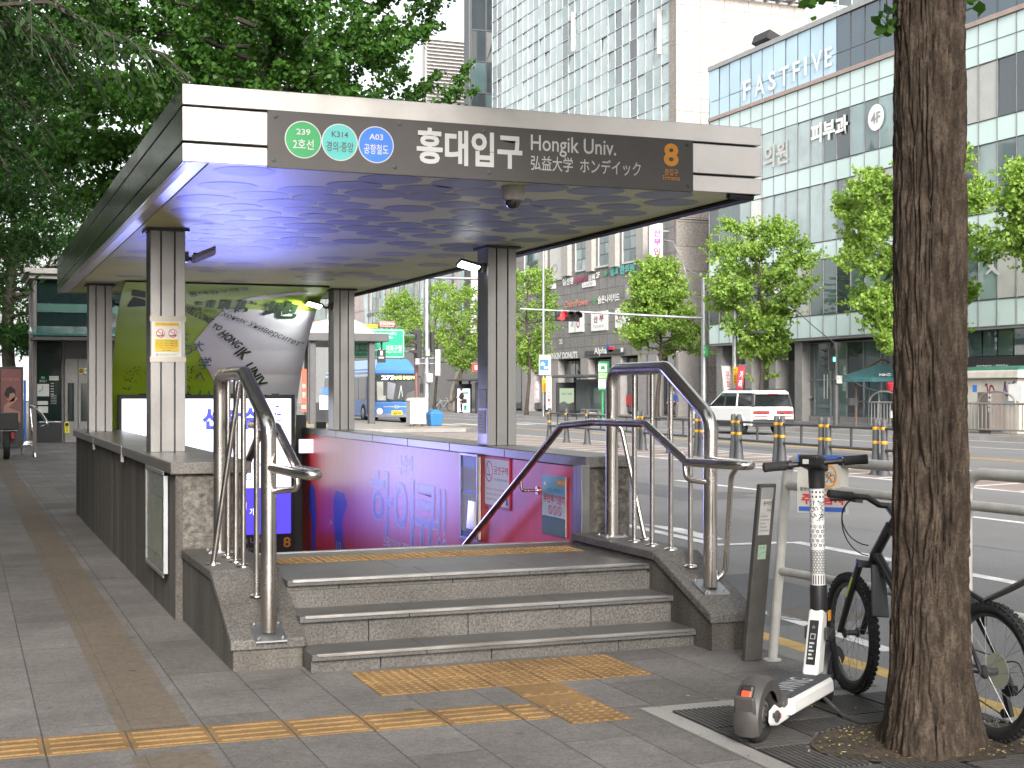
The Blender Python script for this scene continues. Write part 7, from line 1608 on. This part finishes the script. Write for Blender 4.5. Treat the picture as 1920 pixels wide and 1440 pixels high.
signtext('shop_sign', [('Alpha', 1114, 1138, 651, 667, MT['white'], .03)])
signtext('shop_sign', [('32', 1049, 1055, 636, 645, MT['white'], .02)])
def panel(name, x0, x1, y0, y1, m, items, X=TXb - .10):
    y_a, y_b = pX(x1, 600, X).y, pX(x0, 600, X).y; zt, zb = pX((x0+x1)/2, y0, X).z, pX((x0+x1)/2, y1, X).z
    o = MB().mat(m).box(X, X + .095, y_a, y_b, zb, zt).build(name, t, bevel=.01)
    if items:
        fp = faceX(X, .012)
        for it in items:
            if len(it) == 7: fp.ptext(*it[:5], it[5], 1, it[6])
            else: fp.prect(*it[:4], it[4], 1)
        fp.mb.build('panel_print', o)
panel('window_sign', 1066, 1093, 589, 623, MT['white'], [('과', 1070, 600, 1076, 615, MT['grey'], .02), ('O', 1081, 600, 1087, 615, M_mar, .03), (1078, 589, 1079, 623, MT['grey'])])
panel('window_sign', 1108, 1138, 584, 620, MT['white'], [('산', 1113, 592, 1121, 605, M_mar, .03), ('부', 1124, 590, 1132, 603, M_mar, .03), ('T.332-8772', 1112, 610, 1132, 614, MT['grey'], .0)])
panel('window_sign', 1153, 1178, 577, 614, MT['white'], [('인', 1158, 586, 1166, 599, M_mar, .03), ('T.332', 1157, 603, 1172, 608, MT['grey'], 0)])
panel('window_poster', 1031, 1053, 459, 526, MT['offwhite'], [('O', 1035, 495, 1046, 512, MT['grey'], .02), (1034, 468, 1050, 474, MT['lgrey'])])
panel('phone_plate', 1091, 1114, 528, 538, MT['white'], [('312-8700', 1094, 530, 1111, 536, MT['grey'], .01)])
panel('white_plate', 1026, 1040, 533, 542, MT['white'], [])
panel('portrait_poster', 1172, 1185, 533, 561, P('poster mauve', (.32, .25, .32), .5), [(1175, 540, 1182, 552, MT['offwhite'])])
panel('orange_sign', 1187, 1212, 533, 545, P('sign vermilion', (.65, .10, .03), .5), [])
panel('shop_sign_strip', 1096, 1170, 656, 665, MT['dark'], [(1164, 652, 1169, 660, MT['white'])])
panel('shop_sign_flash', 1141, 1149, 650, 660, MT['red'], [])
panel('shop_sign_flash', 1136, 1142, 648, 654, MT['blue'], [])
# street level: dark shop fronts between stone piers
MB().mat(P('shop interior dark', (.05, .047, .045), .6)).box(TXb + 1.5, TXb + 1.7, Yc + .3, Ye, 0, 3.9).build('shop_recess', t)
b = MB().mat(P('pier stone', (.28, .26, .25), .6))
for px in (985, 1040, 1096, 1155, 1205, 1222, 1262): y = pX(px, 740, TXb).y; MB().mat(b.mats[0]).box(TXb, TXb + 1.45, y - .7, y + .7, 0, 3.9).build('pier', t)

fsh = faceX(TXb + .5, .01); b = MB(); grid(fsh, b, -Ye, -(Yc + .5), .15, 3.8, 18, 1, lambda i, j: R8.choice([G_dark, G_mid, G_dark]), .04, .02); b.build('shop_glazing', t)
MB().mat(P('red shop display', (.4, .03, .03), .6)).box(TXb + .42, TXb + .49, pX(1180, 740, TXb).y, pX(1160, 740, TXb).y, .6, 1.3).build('shop_display', t)
# projecting vertical sign
Yv = pX(1232, 480, TXb - .9).y; a, c = pY(1220, 500, Yv), pY(1243, 419, Yv)
t = T('blade_sign', 'tall white projecting sign with pink letters on the corner of the stone tower', 'sign', (a.x, Yv, a.z))
bd = MB().mat(MT['white']).box(a.x, c.x, Yv, Yv + .25, a.z - .2, c.z).mat(P('blade orange', (.65, .17, .04), .5)).box(a.x + .05, c.x - .05, Yv + .02, Yv + .23, pY(1230, 541, Yv).z, a.z - .205).mat(MT['grey']).box(c.x, TXb, Yv + .1, Yv + .15, c.z - .5, c.z - .4).box(c.x, TXb, Yv + .1, Yv + .15, a.z, a.z + .1).build('board', t, bevel=.02)
fv = faceY(Yv, .012)
for k, ch in enumerate('산부인과'): fv.ptext(ch, 1225, 429 + k*17.5, 1239, 444 + k*17.5, MT['pink'], 1, .04)
fv.ptext('임선영', 1224, 422, 1240, 426.5, MT['grey'], 1, .01); fv.mb.build('sign_lettering', bd)

# --- buildings farther down the road
t = T('pink_building', 'pinkish panelled building with a glazed corner behind the far street trees', 'building', (41, 140, 0))
M_pk = tiles('pinkish panels', (.46, .375, .365), (.50, .41, .40), (.27, .22, .22), 4.0, 2.6, .09, axis='YZ', off=0, speck=4, stain=.12, spots=0, rough=.45)
MB().mat(M_pk).box(41, 55, 112, 160, 7.2, 20).build('wall', t); MB().mat(P('grey lower storey', (.2, .19, .185), .7)).box(41.4, 55, 112, 160, 0, 7.1).build('lower_storey', t)  # lower storey in a plain grey, darker than the panels above
f = faceX(40.95, .012); b = MB(); grid(f, b, -150, -113, 7.3, 14, 22, 1, lambda i, j: R8.choice([G_pale, G_white, G_mid]), .04, .06, .0, .04); b.build('glazing', t)
f = faceX(40.9, .02); f.ptext('KOREAN 디자인', 688, 583, 726, 592, MT['dark'], 1, .02); f.mb.build('shop_sign', t)
a, c = pY(873, 650, 108), pY(885, 505, 108); t = T('blade_sign', 'tall black and white projecting sign beside the near right canopy column', 'sign', tuple(a)); o = MB().mat(MT['ink']).box(a.x, c.x, 108, 108.3, a.z, c.z + 3).build('board', t)
f = faceY(108, .02); f.prect(883, 500, 900, 563, MT['white'], 1)
for k, ch in enumerate('강다이어'): f.ptext(ch, 886, 512 + k*12.5, 895, 521 + k*12.5, MT['grey'], 2)
for k in range(3): f.prect(882, 570 + k*20, 893, 584 + k*20, MT['offwhite'], 1)
f.mb.build('sign_lettering', o)
t = T('bank_building', 'pale glazed bank building far down the road left of the column', 'building', (41, 190, 0))
MB().mat(P('bank stone', (.4, .4, .39), .6)).box(41.2, 60, 161, 230, 0, 34).build('wall', t); f = faceX(41.1, .02); b = MB(); grid(f, b, -229, -162, 9, 33, 22, 8, lambda i, j: R8.choice([G_white, G_pale, G_pale, G_mid]), .12, .05); b.build('glazing', t)
f = faceX(41.0, .04); f.ptext('KB', 601, 601, 616, 610, MT['white'], 1, .03); f.ptext('✱', 587, 600, 600, 611, MT['orange'], 1, .03); f.mb.build('bank_sign', t)
def block(name_label, x0, x1, y0, y1, h, mw, nu, nv, pick, mm, cat='building', part='window_grid'):
    t = T('office_block', name_label, cat, ((x0+x1)/2, y0, 0)); MB().mat(mw).box(x0, x1, y0, y1, 0, h).build('wall', t)
    f = faceY(y0 - .03, .01); b = MB(); grid(f, b, x0 + .2, x1 - .2, h*.25, h - .3, nu, nv, pick, .06, .03, 0, .03); o = b.build(part, t)
    b = MB().mat(mm); mullions(f, b, x0 + .2, x1 - .2, h*.25, h - .3, nu, nv, .05, .08); b.build('mullions', o); return t
block('dark glass tower rising behind the ginkgo crown at the top of the view', 44.6, 54, 126, 127.4, 48, P('dark tower wall', (.09, .095, .1), .5), 6, 12, lambda i, j: R8.choice([G_dark, G_dark, G_mid]), MT['dark'])
t = T('louvred_building', 'pale grey building with horizontal louvres behind the ginkgo crown', 'building', (48, 152, 0)); MB().mat(P('louvre wall', (.42, .41, .4), .6)).box(48.6, 56, 152, 153.2, 0, 42).build('wall', t)
b = MB().mat(P('louvre blade', (.5, .48, .47), .5))
for k in range(34): z = 28 + k*.4; b.hexa([(48.7, 151.6, z), (55, 151.6, z), (55, 151.98, z + .1), (48.7, 151.98, z + .1)], [(48.7, 151.6, z + .06), (55, 151.6, z + .06), (55, 151.98, z + .16), (48.7, 151.98, z + .16)])
b.build('louvres', t)
block('office block with yellowish panes seen between the tower and the glass office', 50.5, 80, 96, 110, 46, P('block wall', (.35, .34, .31), .6), 22, 18, lambda i, j: R8.choice([G_pale, G_mid, P('cream pane', (.5, .47, .33), .3, coat=.5) if (i*7 + j) % 5 == 0 else G_mid, G_dark]), M_mulw)
block('wide grey office block closing the far end of the road', -30, 34, 250, 265, 30, P('far block wall', (.36, .36, .36), .7), 40, 10, lambda i, j: R8.choice([G_pale, G_mid, G_dark]), M_mul)
block('tall plain apartment slab far beyond the left street trees', -75, -32, 150, 165, 34, P('far slab wall', (.42, .41, .40), .7), 20, 11, lambda i, j: R8.choice([G_mid, G_dark, M_blind]), M_mul)

# --- lift building and its surroundings, left
EY = 44.0; ez = lambda px, py: pY(px, py, EY)
t = T('lift_building', 'dark glass lift building with a pale roof cap and grey double doors', 'building', (3.2, EY, 0))
a = ez(62, 820).x; xr = ez(250, 820).x; zt = ez(100, 524).z
M_ls = P('lift stone', (.15, .14, .135), .5, var=.15, vs=2); G_lift = glass('lift glass', (.014, .026, .026), .05, 1.6)
MB().mat(P('roof cap', (.4, .37, .35), .5)).box(a - .25, xr + .2, EY - .35, EY + 3.2, zt + .14, ez(100, 505).z).box(a - .12, xr + .1, EY - .2, EY + 3, zt, zt + .135).build('roof_cap', t, bevel=.02)
b = MB().mat(M_ls).box(a, ez(69, 800).x, EY - .05, EY + .4, 0, zt).box(xr - .3, xr, EY - .05, EY + .4, 0, zt).box(a, a + .3, EY + 2.6, EY + 3, 0, zt).box(ez(115.5, 800).x, ez(119, 800).x, EY - .04, EY + .2, 0, ez(100, 640).z).build('pillars', t, bevel=.02)
b = MB().mat(G_lift).box(ez(69.5, 800).x, xr - .31, EY + .05, EY + .1, ez(90, 638).z, zt - .01).box(ez(69.5, 800).x, ez(115, 800).x, EY + .05, EY + .1, ez(90, 790).z, ez(90, 639).z).box(a + .05, a + .1, EY + .41, EY + 2.59, .6, zt - .01).build('glass_wall', t)
MB().mat(P('teal band', (.05, .12, .10), .3)).box(ez(69.5, 800).x, xr - .31, EY + .02, EY + .045, ez(90, 585).z, ez(90, 569).z).build('glass_band', t)
MB().mat(MT['ink']).box(ez(69.5, 800).x, ez(115, 800).x, EY, EY + .1, 0, ez(90, 792).z).build('plinth_panel', t)
b = MB().mat(M_ls).box(ez(119.5, 800).x, xr - .31, EY + .1, EY + .2, 0, ez(100, 639).z); b.build('door_surround', t)
for x0, x1 in ((122, 146), (147, 170)):
    d = MB().mat(P('lift door', (.22, .215, .21), .4, .4)).box(ez(x0, 800).x, ez(x1, 800).x, EY + .04, EY + .098, 0, ez(100, 672).z).build('door', t, bevel=.005)
    MB().mat(G_lift).box(ez(x0 + 5, 800).x, ez(x0 + 17, 800).x, EY + .02, EY + .039, ez(100, 790).z, ez(100, 718).z).build('door_window', d)
f = faceY(EY + .04 - .001, .006)
f.prect(148, 690, 158, 700, MT['yellow'], 1); f.prect(157, 690, 165, 700, MT['white'], 1); f.ptext('♿', 149, 692, 155, 699, MT['ink'], 2); f.ptext('4', 159, 692, 163, 698, MT['ink'], 2); f.prect(162, 748, 168, 757, MT['white'], 1); f.mb.build('door_sticker', t)
f = faceY(EY + .045, .006); f.prect(69, 720, 92, 743, MT['lgrey'], 1); f.prect(92.5, 705, 110, 713, MT['offwhite'], 1); f.ptext('엘리베이터', 93.5, 707, 109, 711.5, MT['green'], 2); f.prect(70, 752, 90, 759, MT['lgrey'], 1); f.prect(71, 762, 90, 774, MT['lgrey'], 1); f.ptext('홍대입구', 74, 712, 88, 717, MT['lgrey'], 1); f.prect(77, 706, 84, 710, MT['green'], 1)
f.line([f.P(72, 735), f.P(80, 730), f.P(80, 723)], .02, MT['green'], 2); 
for k in range(6): f.prect(95, 718 + k*5, 101, 720 + k*5, MT['grey'], 1); f.prect(95, 741 + k*3, 106, 742 + k*3, MT['grey'], 1)
f.mb.build('glass_notices', t)
b = MB().mat(glass('canopy glass', (.05, .14, .12), .08, 1.5)).hexa([(ez(52, 634).x, EY - 1.5, ez(52, 632).z), (xr, EY - 1.5, ez(52, 632).z), (xr, EY - .06, ez(52, 626).z), (ez(52, 634).x, EY - .06, ez(52, 626).z)], [(ez(57, 612).x, EY - 1.5, ez(57, 628).z), (xr, EY - 1.5, ez(57, 628).z), (xr, EY - .06, ez(57, 611).z), (ez(57, 612).x, EY - .06, ez(57, 611).z)]); cg = b.build('glass_canopy', t)
MB().mat(MT['dark']).box(ez(56, 640).x, xr, EY - 1.45, EY - 1.3, ez(60, 640).z, ez(60, 634).z).box(ez(56, 640).x, xr, EY - .4, EY - .2, ez(60, 640).z, ez(60, 634).z).build('canopy_frame', cg)
q = pz(68, 858); 
f = faceY(EY + .03, .006); f.prect(121, 791, 130, 812, P('safety yellow', (.6, .55, .02), .5), 1); f.disc(*f.P(125.5, 796), .055, MT['ink'], 2, 14); f.ptext('주', 124, 800, 127, 804, MT['ink'], 2); f.ptext('의', 124, 805, 127, 809, MT['ink'], 2); f.mb.build('warning_sticker', t)
t = T('ramp_rail', 'steel ramp handrail with a hooped bicycle rack in front of the lift', 'handrail', tuple(q))
b = MB().mat(MT['steel']); X0 = q.x; 
b.tube(fillet([(X0 - .02, q.y, .0), (X0 - .12, q.y + .4, 1.22), (X0 + .1, q.y - .1, 1.0), (X0 + .25, q.y - .4, .75), (X0 + .12, q.y, .7)], .08), .035, 10).build('rail', t)
b = MB().mat(M_ls).box(X0 - .08, X0 + .0, q.y, q.y + .12, 0, 1.15).box(X0 - .5, X0 + .0, q.y, q.y + .06, 0, .06); b.build('post', t)
for k in range(4): MB().mat(MT['steel']).tube(fillet([(X0 - .3 + k*.04, q.y + .4 + k*.7, 0), (X0 - .3 + k*.04, q.y + .4 + k*.7, .28), (X0 - .05 + k*.04, q.y + .4 + k*.7, .28), (X0 - .05 + k*.04, q.y + .4 + k*.7, 0)], .1), .02, 8).build('hoop', t)
# poster stand
PYs = 40.0; a, c = pY(2, 800, PYs), pY(40, 692, PYs); t = T('poster_stand', 'tall poster stand with a rosy portrait poster at the left edge', 'poster', (a.x + .3, PYs, 0))
MB().mat(MT['dark']).box(a.x - .05, c.x + .05, PYs + .01, PYs + .15, 0, c.z + .06).build('case', t, bevel=.01)
f = faceY(PYs, .006); f.rect(a.x, a.z + .1, c.x, c.z, P('poster rose', (.24, .10, .09), .5, var=.1), 1); f.ptext('부드러운 하루', 3, 708, 36, 715, P('poster pink', (.55, .22, .2), .5), 2)
M_pskin = P('poster skin', (.42, .23, .17), .5); f.ppoly([(8, 740), (12, 728), (20, 724), (28, 730), (30, 742), (26, 736), (18, 738), (16, 748), (12, 744)][::-1], MT['ink'], 3); f.ppoly([(14, 738), (24, 734), (29, 742), (26, 752), (18, 754), (13, 748)][::-1], M_pskin, 2); f.ppoly([(8, 760), (30, 742), (34, 748), (16, 764), (36, 772), (38, 790), (4, 790)][::-1], M_pskin, 2)
f.mb.build('poster_print', t)
MB().mat(MT['sky']).box(c.x + .06, c.x + .12, PYs, PYs + .12, 0, c.z - .3).build('side_strip', t)
# delivery motorbike seen from behind
q = pz(18, 862); d = q.x*sy + q.y*cy; s_ = d / F; t = T('delivery_motorbike', 'parked delivery motorbike with a black cargo box at the left edge', 'motorbike', (q.x, q.y, 0))
bx = lambda px, py: pY(px, py, q.y)
MB().mat(MT['black']).box(bx(-3, 800).x, bx(34, 800).x, q.y, q.y + .5, bx(18, 806).z, bx(18, 774).z).build('cargo_box', t, bevel=.02)
b = MB().mat(MT['rubber']).lathe([(.18, -.06), (.29, -.06), (.31, 0), (.29, .06), (.18, .06)], (bx(12, 800).x, q.y + .1, .31), 22, 'X'); b.build('wheel', t); MB().mat(MT['rubber']).lathe([(.18, -.05), (.29, -.05), (.31, 0), (.29, .05), (.18, .05)], (bx(17, 800).x, q.y + 1.25, .31), 22, 'X').build('wheel', t)
MB().mat(MT['dark']).box(bx(6, 800).x, bx(30, 800).x, q.y + .2, q.y + 1.2, .35, .75).tube([(bx(2, 800).x, q.y + 1.1, 1.0), (bx(36, 800).x, q.y + 1.1, 1.0)], .02, 8).build('body', t, bevel=.03)
MB().mat(P('tail red', (.4, .02, .02), .3)).box(bx(20, 800).x, bx(27, 800).x, q.y + .02, q.y + .2, .45, .6).build('tail_light', t, bevel=.02); MB().mat(MT['lgrey']).box(bx(1, 800).x, bx(33, 800).x, q.y - .01, q.y + .0, bx(18, 808).z, bx(18, 807).z).build('reflective_trim', t)

t = T('office_block', 'long plain office block lining the near sidewalk to the left of the view', 'building', (-9, 20, 0)); MB().mat(P('added near block wall', (.2, .195, .19), .7)).box(-22, -9, -30, 75, 0, 9).build('wall', t)  # unseen block added to cut sky light on the left and feed reflections
fR = Face(lambda u, v, h: Vector((-9 + h, u, v)), None, step=.01); b = MB(); grid(fR, b, -29, 74, 4.5, 8.4, 48, 1, lambda i, j: R8.choice([G_dark, G_mid, G_dark]), .15, .02, .02); b.build('windows', t)  # windows of the added unseen block on the left

t = T('office_block', 'row of office fronts continuing along the far side of the road past the right edge', 'building', (41, -20, 0)); MB().mat(P('added right block wall', (.3, .29, .28), .7)).box(41, 60, -110, 29, 0, 27).build('wall', t)  # added out of view so the fascia's right end mirrors something darker
b = MB(); f = faceX(40.97, .01); grid(f, b, -28, 109, 4.5, 26, 50, 6, lambda i, j: R8.choice([G_dark, G_mid, G_dark]), .2, .02); b.build('windows', t)  # windows of the added out-of-view fronts on the right
# ================================================================ TREES
M_lg = leafmat('ginkgo leaf', (.027, .082, .011), (.075, .18, .027), (1.2, 1.35, .5)); M_lz = leafmat('zelkova leaf', (.015, .05, .010), (.045, .112, .022), (1.1, 1.35, .55)); M_lf = leafmat('young ginkgo leaf', (.13, .24, .035), (.33, .46, .10), (1.15, 1.25, .5))
M_wood = stone('branch bark', (.05, .04, .032), (.11, .09, .075), 30, (.4, 3), .9, .6)
def leaves_mesh(name, parent, mat, pos, size, shape, seed, droop=0.0, dirs=None):
    """pos: (n,3) local leaf positions; every leaf its own little blade"""
    rs = np.random.default_rng(seed); n = len(pos)
    if shape == 'fan': P2 = np.array([(0, 0), (-.55, .62), (-.22, .98), (.24, .96), (.56, .58)]); 
    else: P2 = np.array([(0, 0), (-.2, .38), (-.12, .7), (0, 1.1), (.13, .68), (.2, .36)])
    k = len(P2)
    d = rs.normal(size=(n, 3)) if dirs is None else dirs + rs.normal(size=(n, 3))*.35
    d[:, 2] -= droop; d /= np.linalg.norm(d, axis=1)[:, None]
    r = rs.normal(size=(n, 3)); s = np.cross(d, r); s /= np.linalg.norm(s, axis=1)[:, None] + 1e-9; nr = np.cross(s, d)
    L = size * rs.uniform(.65, 1.25, n)
    cup = rs.uniform(-.12, .22, n)
    v = pos[:, None, :] + L[:, None, None] * (P2[None, :, 0, None]*s[:, None, :] + P2[None, :, 1, None]*d[:, None, :] + (np.abs(P2[None, :, 0, None])*cup[:, None, None])*nr[:, None, :])
    me = bpy.data.meshes.new(name); me.vertices.add(n*k); me.vertices.foreach_set('co', v.reshape(-1).astype(np.float32))
    me.loops.add(n*k); me.loops.foreach_set('vertex_index', np.arange(n*k, dtype=np.int32)); me.polygons.add(n); me.polygons.foreach_set('loop_start', np.arange(0, n*k, k, dtype=np.int32))
    me.materials.append(mat); me.update(calc_edges=True); me.validate()
    o = bpy.data.objects.new(name, me); C.objects.link(o); o.parent = parent; return o
def make_tree(label, loc, r0, h, zc0, rad, shape, nlimb, ncl, nleaf, lsize, seed, mat, kind='fan', group=None, clr=.38, trunk_mat=None, lean=(0, 0), keep=None, trunk=True, low=0, root=None, droop=.25, spray=0):
    t = root or T('street_tree', label, 'tree', loc, 0, group); rr = random.Random(seed); rs = np.random.default_rng(seed)
    ax = lambda z: Vector((lean[0]*z + .12*sin(z*.9 + seed), lean[1]*z + .1*cos(z*.8 + seed), z))
    if trunk:
        b = MB().mat(trunk_mat or M_wood); zs_ = [0, .15, .5, 1.2] + [1.2 + (h - 1.2)*k/8 for k in range(1, 9)]
        b.tube([ax(z) for z in zs_], [r0*1.5, r0*1.2, r0] + [max(.015, r0*(1 - .9*(z/h)**1.1)) for z in zs_[3:]], 10, up=(1, 0, 0)); b.build('trunk', t, local=True)
    cen = []; bl = MB().mat(M_wood)
    for i in range(nlimb):
        s_ = (i + rr.random())/nlimb; z0 = zc0 + (h - zc0)*s_*.93; a = i*2.4 + rr.uniform(-.4, .4)
        if shape == 'cone': L = rad*(1 - s_)**.75*rr.uniform(.75, 1.1) + .3
        elif shape == 'pear': L = rad*(sin(pi*min(1, .18 + .82*(1-s_)))**.8)*rr.uniform(.7, 1.12) + .25
        else: L = rad*sqrt(max(.1, 1 - (2*s_ - 1)**2))*rr.uniform(.7, 1.1)
        p0 = ax(z0*.97); up_ = rr.uniform(.15, .55); pts = []
        for k in range(6):
            q = k/5; pts.append(p0 + Vector((cos(a)*L*q, sin(a)*L*q, up_*L*q - .28*L*q*q)) + Vector((rr.uniform(-.06, .06), rr.uniform(-.06, .06), rr.uniform(-.05, .05)))*k*.4)
        bl.tube(pts, [max(.006, r0*.34*(1 - s_*.7)*(1 - q*.8/5*1.1)) for q in range(6)], 6)
        for _ in range(ncl):
            q = rr.uniform(.25, 1.0)**.7; k = min(4, int(q*5)); p = pts[k].lerp(pts[k+1], q*5 - k); cen.append((p + Vector((rr.gauss(0, .16), rr.gauss(0, .16), rr.gauss(0, .12)))*min(1.3, rad*.5), rr.uniform(.5, 1.15)*clr))
    if low:
        for _ in range(low): cen.append((ax(rr.uniform(zc0*.55, zc0)) + Vector((rr.gauss(0, .2), rr.gauss(0, .2), 0)), .25*clr/.38))
    bl.build('limbs', t, local=True)
    axis_ = np.array([ax(c[2])[:2] for c, _ in cen])
    cs = np.array([tuple(c) for c, _ in cen]); rds = np.array([r for _, r in cen]); n = len(cs)
    idx = rs.integers(0, n, nleaf); g = rs.normal(size=(nleaf, 3)); g /= np.linalg.norm(g, axis=1)[:, None]; g *= (rs.random(nleaf)**.45)[:, None]
    if spray:
        out = np.concatenate([cs[:, :2] - axis_, np.zeros((n, 1))], axis=1); out /= np.linalg.norm(out, axis=1)[:, None] + 1e-6
        out = out*.8 + rs.normal(size=(n, 3))*.45; out[:, 2] += .55; out /= np.linalg.norm(out, axis=1)[:, None]
        tt = rs.random(nleaf); pos = cs[idx] + out[idx]*(tt*rds[idx]*spray)[:, None] + g*(rds[idx]*(.42 - .26*tt))[:, None]
    else: pos = cs[idx] + g*(rds[idx])[:, None]*np.array([1, 1, .62])
    if keep is not None: pos = pos[keep(pos)]
    leaves_mesh('crown', t, mat, pos, lsize, kind, seed + 5, droop); return t
# young ginkgos on the far pavement
GF = 'young street trees on the far pavement'
def far_tree(label, px, X, ytop, ybot, halfw, shape, seed, n=9000, low=0):
    q = pX(px, 780, X); d = q.x*sy + q.y*cy; m = d/F; h = EYE + (HY - ytop)*m; z0 = EYE + (HY - ybot)*m; rad = halfw*m*.86; n = int(n*.72)
    return make_tree(label, (X, q.y, 0), .13, h, z0, rad, shape, 46, 26, n, .125, seed, M_lf, 'fan', GF, clr=.36, low=low, droop=.35, spray=2.3)
far_tree('young bright green ginkgo left of the mast arm traffic light', 1236, 34.0, 476, 660, 82, 'cone', 11, 30000)
far_tree('young bright green ginkgo above the white car', 1426, 34.2, 405, 665, 96, 'pear', 12, 34000, 10)
far_tree('broad bright green ginkgo half hidden by the big trunk', 1712, 34.6, 285, 655, 175, 'pear', 13, 60000, 6)
far_tree('bright green ginkgo at the right edge of the view', 1975, 34.4, 300, 505, 95, 'pear', 14, 28000)
far_tree('conical ginkgo above the green direction sign', 752, 33.6, 543, 650, 62, 'cone', 15, 12000)
far_tree('ginkgo between the galvanised pole and the near right column', 866, 34.2, 528, 690, 62, 'pear', 16, 14000)
far_tree('slender ginkgo rising behind the galvanised pole', 818, 35.0, 515, 680, 34, 'cone', 17, 5000)
far_tree('ginkgo just right of the near right column', 990, 34.5, 490, 690, 60, 'pear', 18, 15000)
# near side: big ginkgo behind the canopy and darker trees along the left
GN = 'street trees on the near sidewalk'
make_tree('large dense ginkgo rising behind the canopy', (4.3, 20.8, 0), .19, 10.5, 4.6, 2.9, 'pear', 50, 16, 95000, .066, 31, M_lg, 'fan', GN, clr=.42, droop=.3, spray=1.9)
make_tree('dark ginkgo in the row beyond the canopy, left of the large one', (4.2, 28.5, 0), .2, 11.5, 4.0, 3.6, 'pear', 42, 12, 42000, .10, 32, M_lg, 'fan', GN, clr=.6)
make_tree('dark zelkova standing behind the lift building', (1.5, 50, 0), .25, 12, 3.0, 5.0, 'round', 46, 12, 42000, .17, 33, M_lz, 'lance', GN, clr=.9)
make_tree('dark zelkova leaning over the sidewalk on the far left', (-2.4, 24, 0), .24, 11, 2.6, 4.4, 'round', 50, 12, 60000, .12, 34, M_lz, 'lance', GN, clr=.65)
make_tree('dark zelkova half way along the left sidewalk', (-1.5, 34, 0), .24, 12, 3.2, 5.0, 'round', 46, 12, 46000, .15, 38, M_lz, 'lance', GN, clr=.8)
make_tree('dense dark zelkova overhanging the sidewalk left of the canopy', (-2.6, 15.5, 0), .24, 10.5, 3.9, 4.6, 'round', 50, 13, 70000, .095, 39, M_lz, 'lance', GN, clr=.6)
# overhanging zelkova branches close to the camera, upper left
t = T('street_tree', 'zelkova with drooping leafy branches hanging into the upper left of the view', 'tree', (-3.4, 10.5, 0), 0, GN)
b = MB().mat(M_wood).tube([(0, 0, 0), (.05, 0, 1), (.0, .05, 2.5), (.1, 0, 4.2), (.3, 0, 6)], [.3, .22, .2, .17, .12], 12); b.build('trunk', t, local=True)
rr = random.Random(41); bl = MB().mat(M_wood); lp, ld = [], []
for i in range(26):
    a = rr.uniform(-.75, .75); L = rr.uniform(2.6, 5.0); z0 = rr.uniform(3.4, 6.2); rise = rr.uniform(.1, .45); pts = []
    for k in range(9):
        q = k/8; pts.append(Vector((cos(a)*L*q, sin(a)*L*q, z0 + rise*L*q - .55*L*q*q*rr.uniform(.8, 1.1)*.6)))
    bl.tube(pts, [.045*(1 - q/9.5) + .004 for q in range(9)], 6)
    for _ in range(58):
        q = rr.uniform(.3, 1); k = min(7, int(q*8)); p = pts[k].lerp(pts[k+1], q*8 - k); ta = a + rr.uniform(-1.2, 1.2); tl = rr.uniform(.35, .8); tw = []
        for j in range(6):
            s_ = j/5; tw.append(p + Vector((cos(ta)*tl*s_*.75, sin(ta)*tl*s_*.75, .05*s_ - tl*.75*s_*s_)))
        bl.tube(tw, .0035, 4, cap=False)
        for j in range(26):
            s_ = (j + rr.random())/26; kk = min(4, int(s_*5)); pp = tw[kk].lerp(tw[kk+1], s_*5 - kk); sd_ = 1 if j % 2 else -1
            lp.append(tuple(pp)); ld.append((-sin(ta)*sd_*.8 + cos(ta)*.4, cos(ta)*sd_*.8 + sin(ta)*.4, -.75))
bl.build('limbs', t, local=True); leaves_mesh('crown', t, M_lz, np.array(lp), .066, 'lance', 43, .15, np.array(ld))
# crown of the big foreground tree (its lowest sprays just reach the top of the view)
def keepf(p):   # natural clearance over the road and pavement: keep above head height
    return p[:, 2] > 3.3 + .25*np.sin(p[:, 0]*3)
big.location = (TX, TY, 0)
make_tree('', None, .14, 8.5, 4.1, 3.4, 'round', 44, 11, 34000, .085, 51, M_lg, 'fan', clr=.55, trunk=False, root=big, keep=keepf)
make_tree('street tree behind the viewpoint shading the pavement', (4.2, -4.5, 0), .2, 9, 3.6, 3.6, 'round', 34, 10, 18000, .12, 52, M_lg, 'fan', GN, clr=.6)  # out-of-view tree put in for shade and reflections
make_tree('zelkova left of the viewpoint shading the pavement', (-5.2, 1.0, 0), .25, 9.5, 4.2, 4.4, 'round', 40, 10, 24000, .13, 53, M_lz, 'lance', GN, clr=.7)  # out-of-view tree added for shade, set aside to let the low sun through

rs_ = np.random.default_rng(77)
for px, py, n_, r_ in ((1676, 18, 16, .035), (1666, 44, 8, .022), (1530, -8, 22, .04), (1822, -6, 12, .035)):
    c_ = pY(px, py, 4.95) - Vector((TX, TY, 0)); sp = [tuple(c_ + Vector(rs_.normal(size=3)*r_)) for _ in range(n_)]
    o = leaves_mesh('low_spray', big, M_lg, np.array(sp), .048, 'fan', 78 + px, .4)
    MB().mat(M_wood).tube([c_ + Vector((0, 0, -.02)), c_ + Vector((.05, .1, .3)), c_ + Vector((.1, .3, 1.2))], [.002, .004, .01], 5).build('twig', o, local=True)
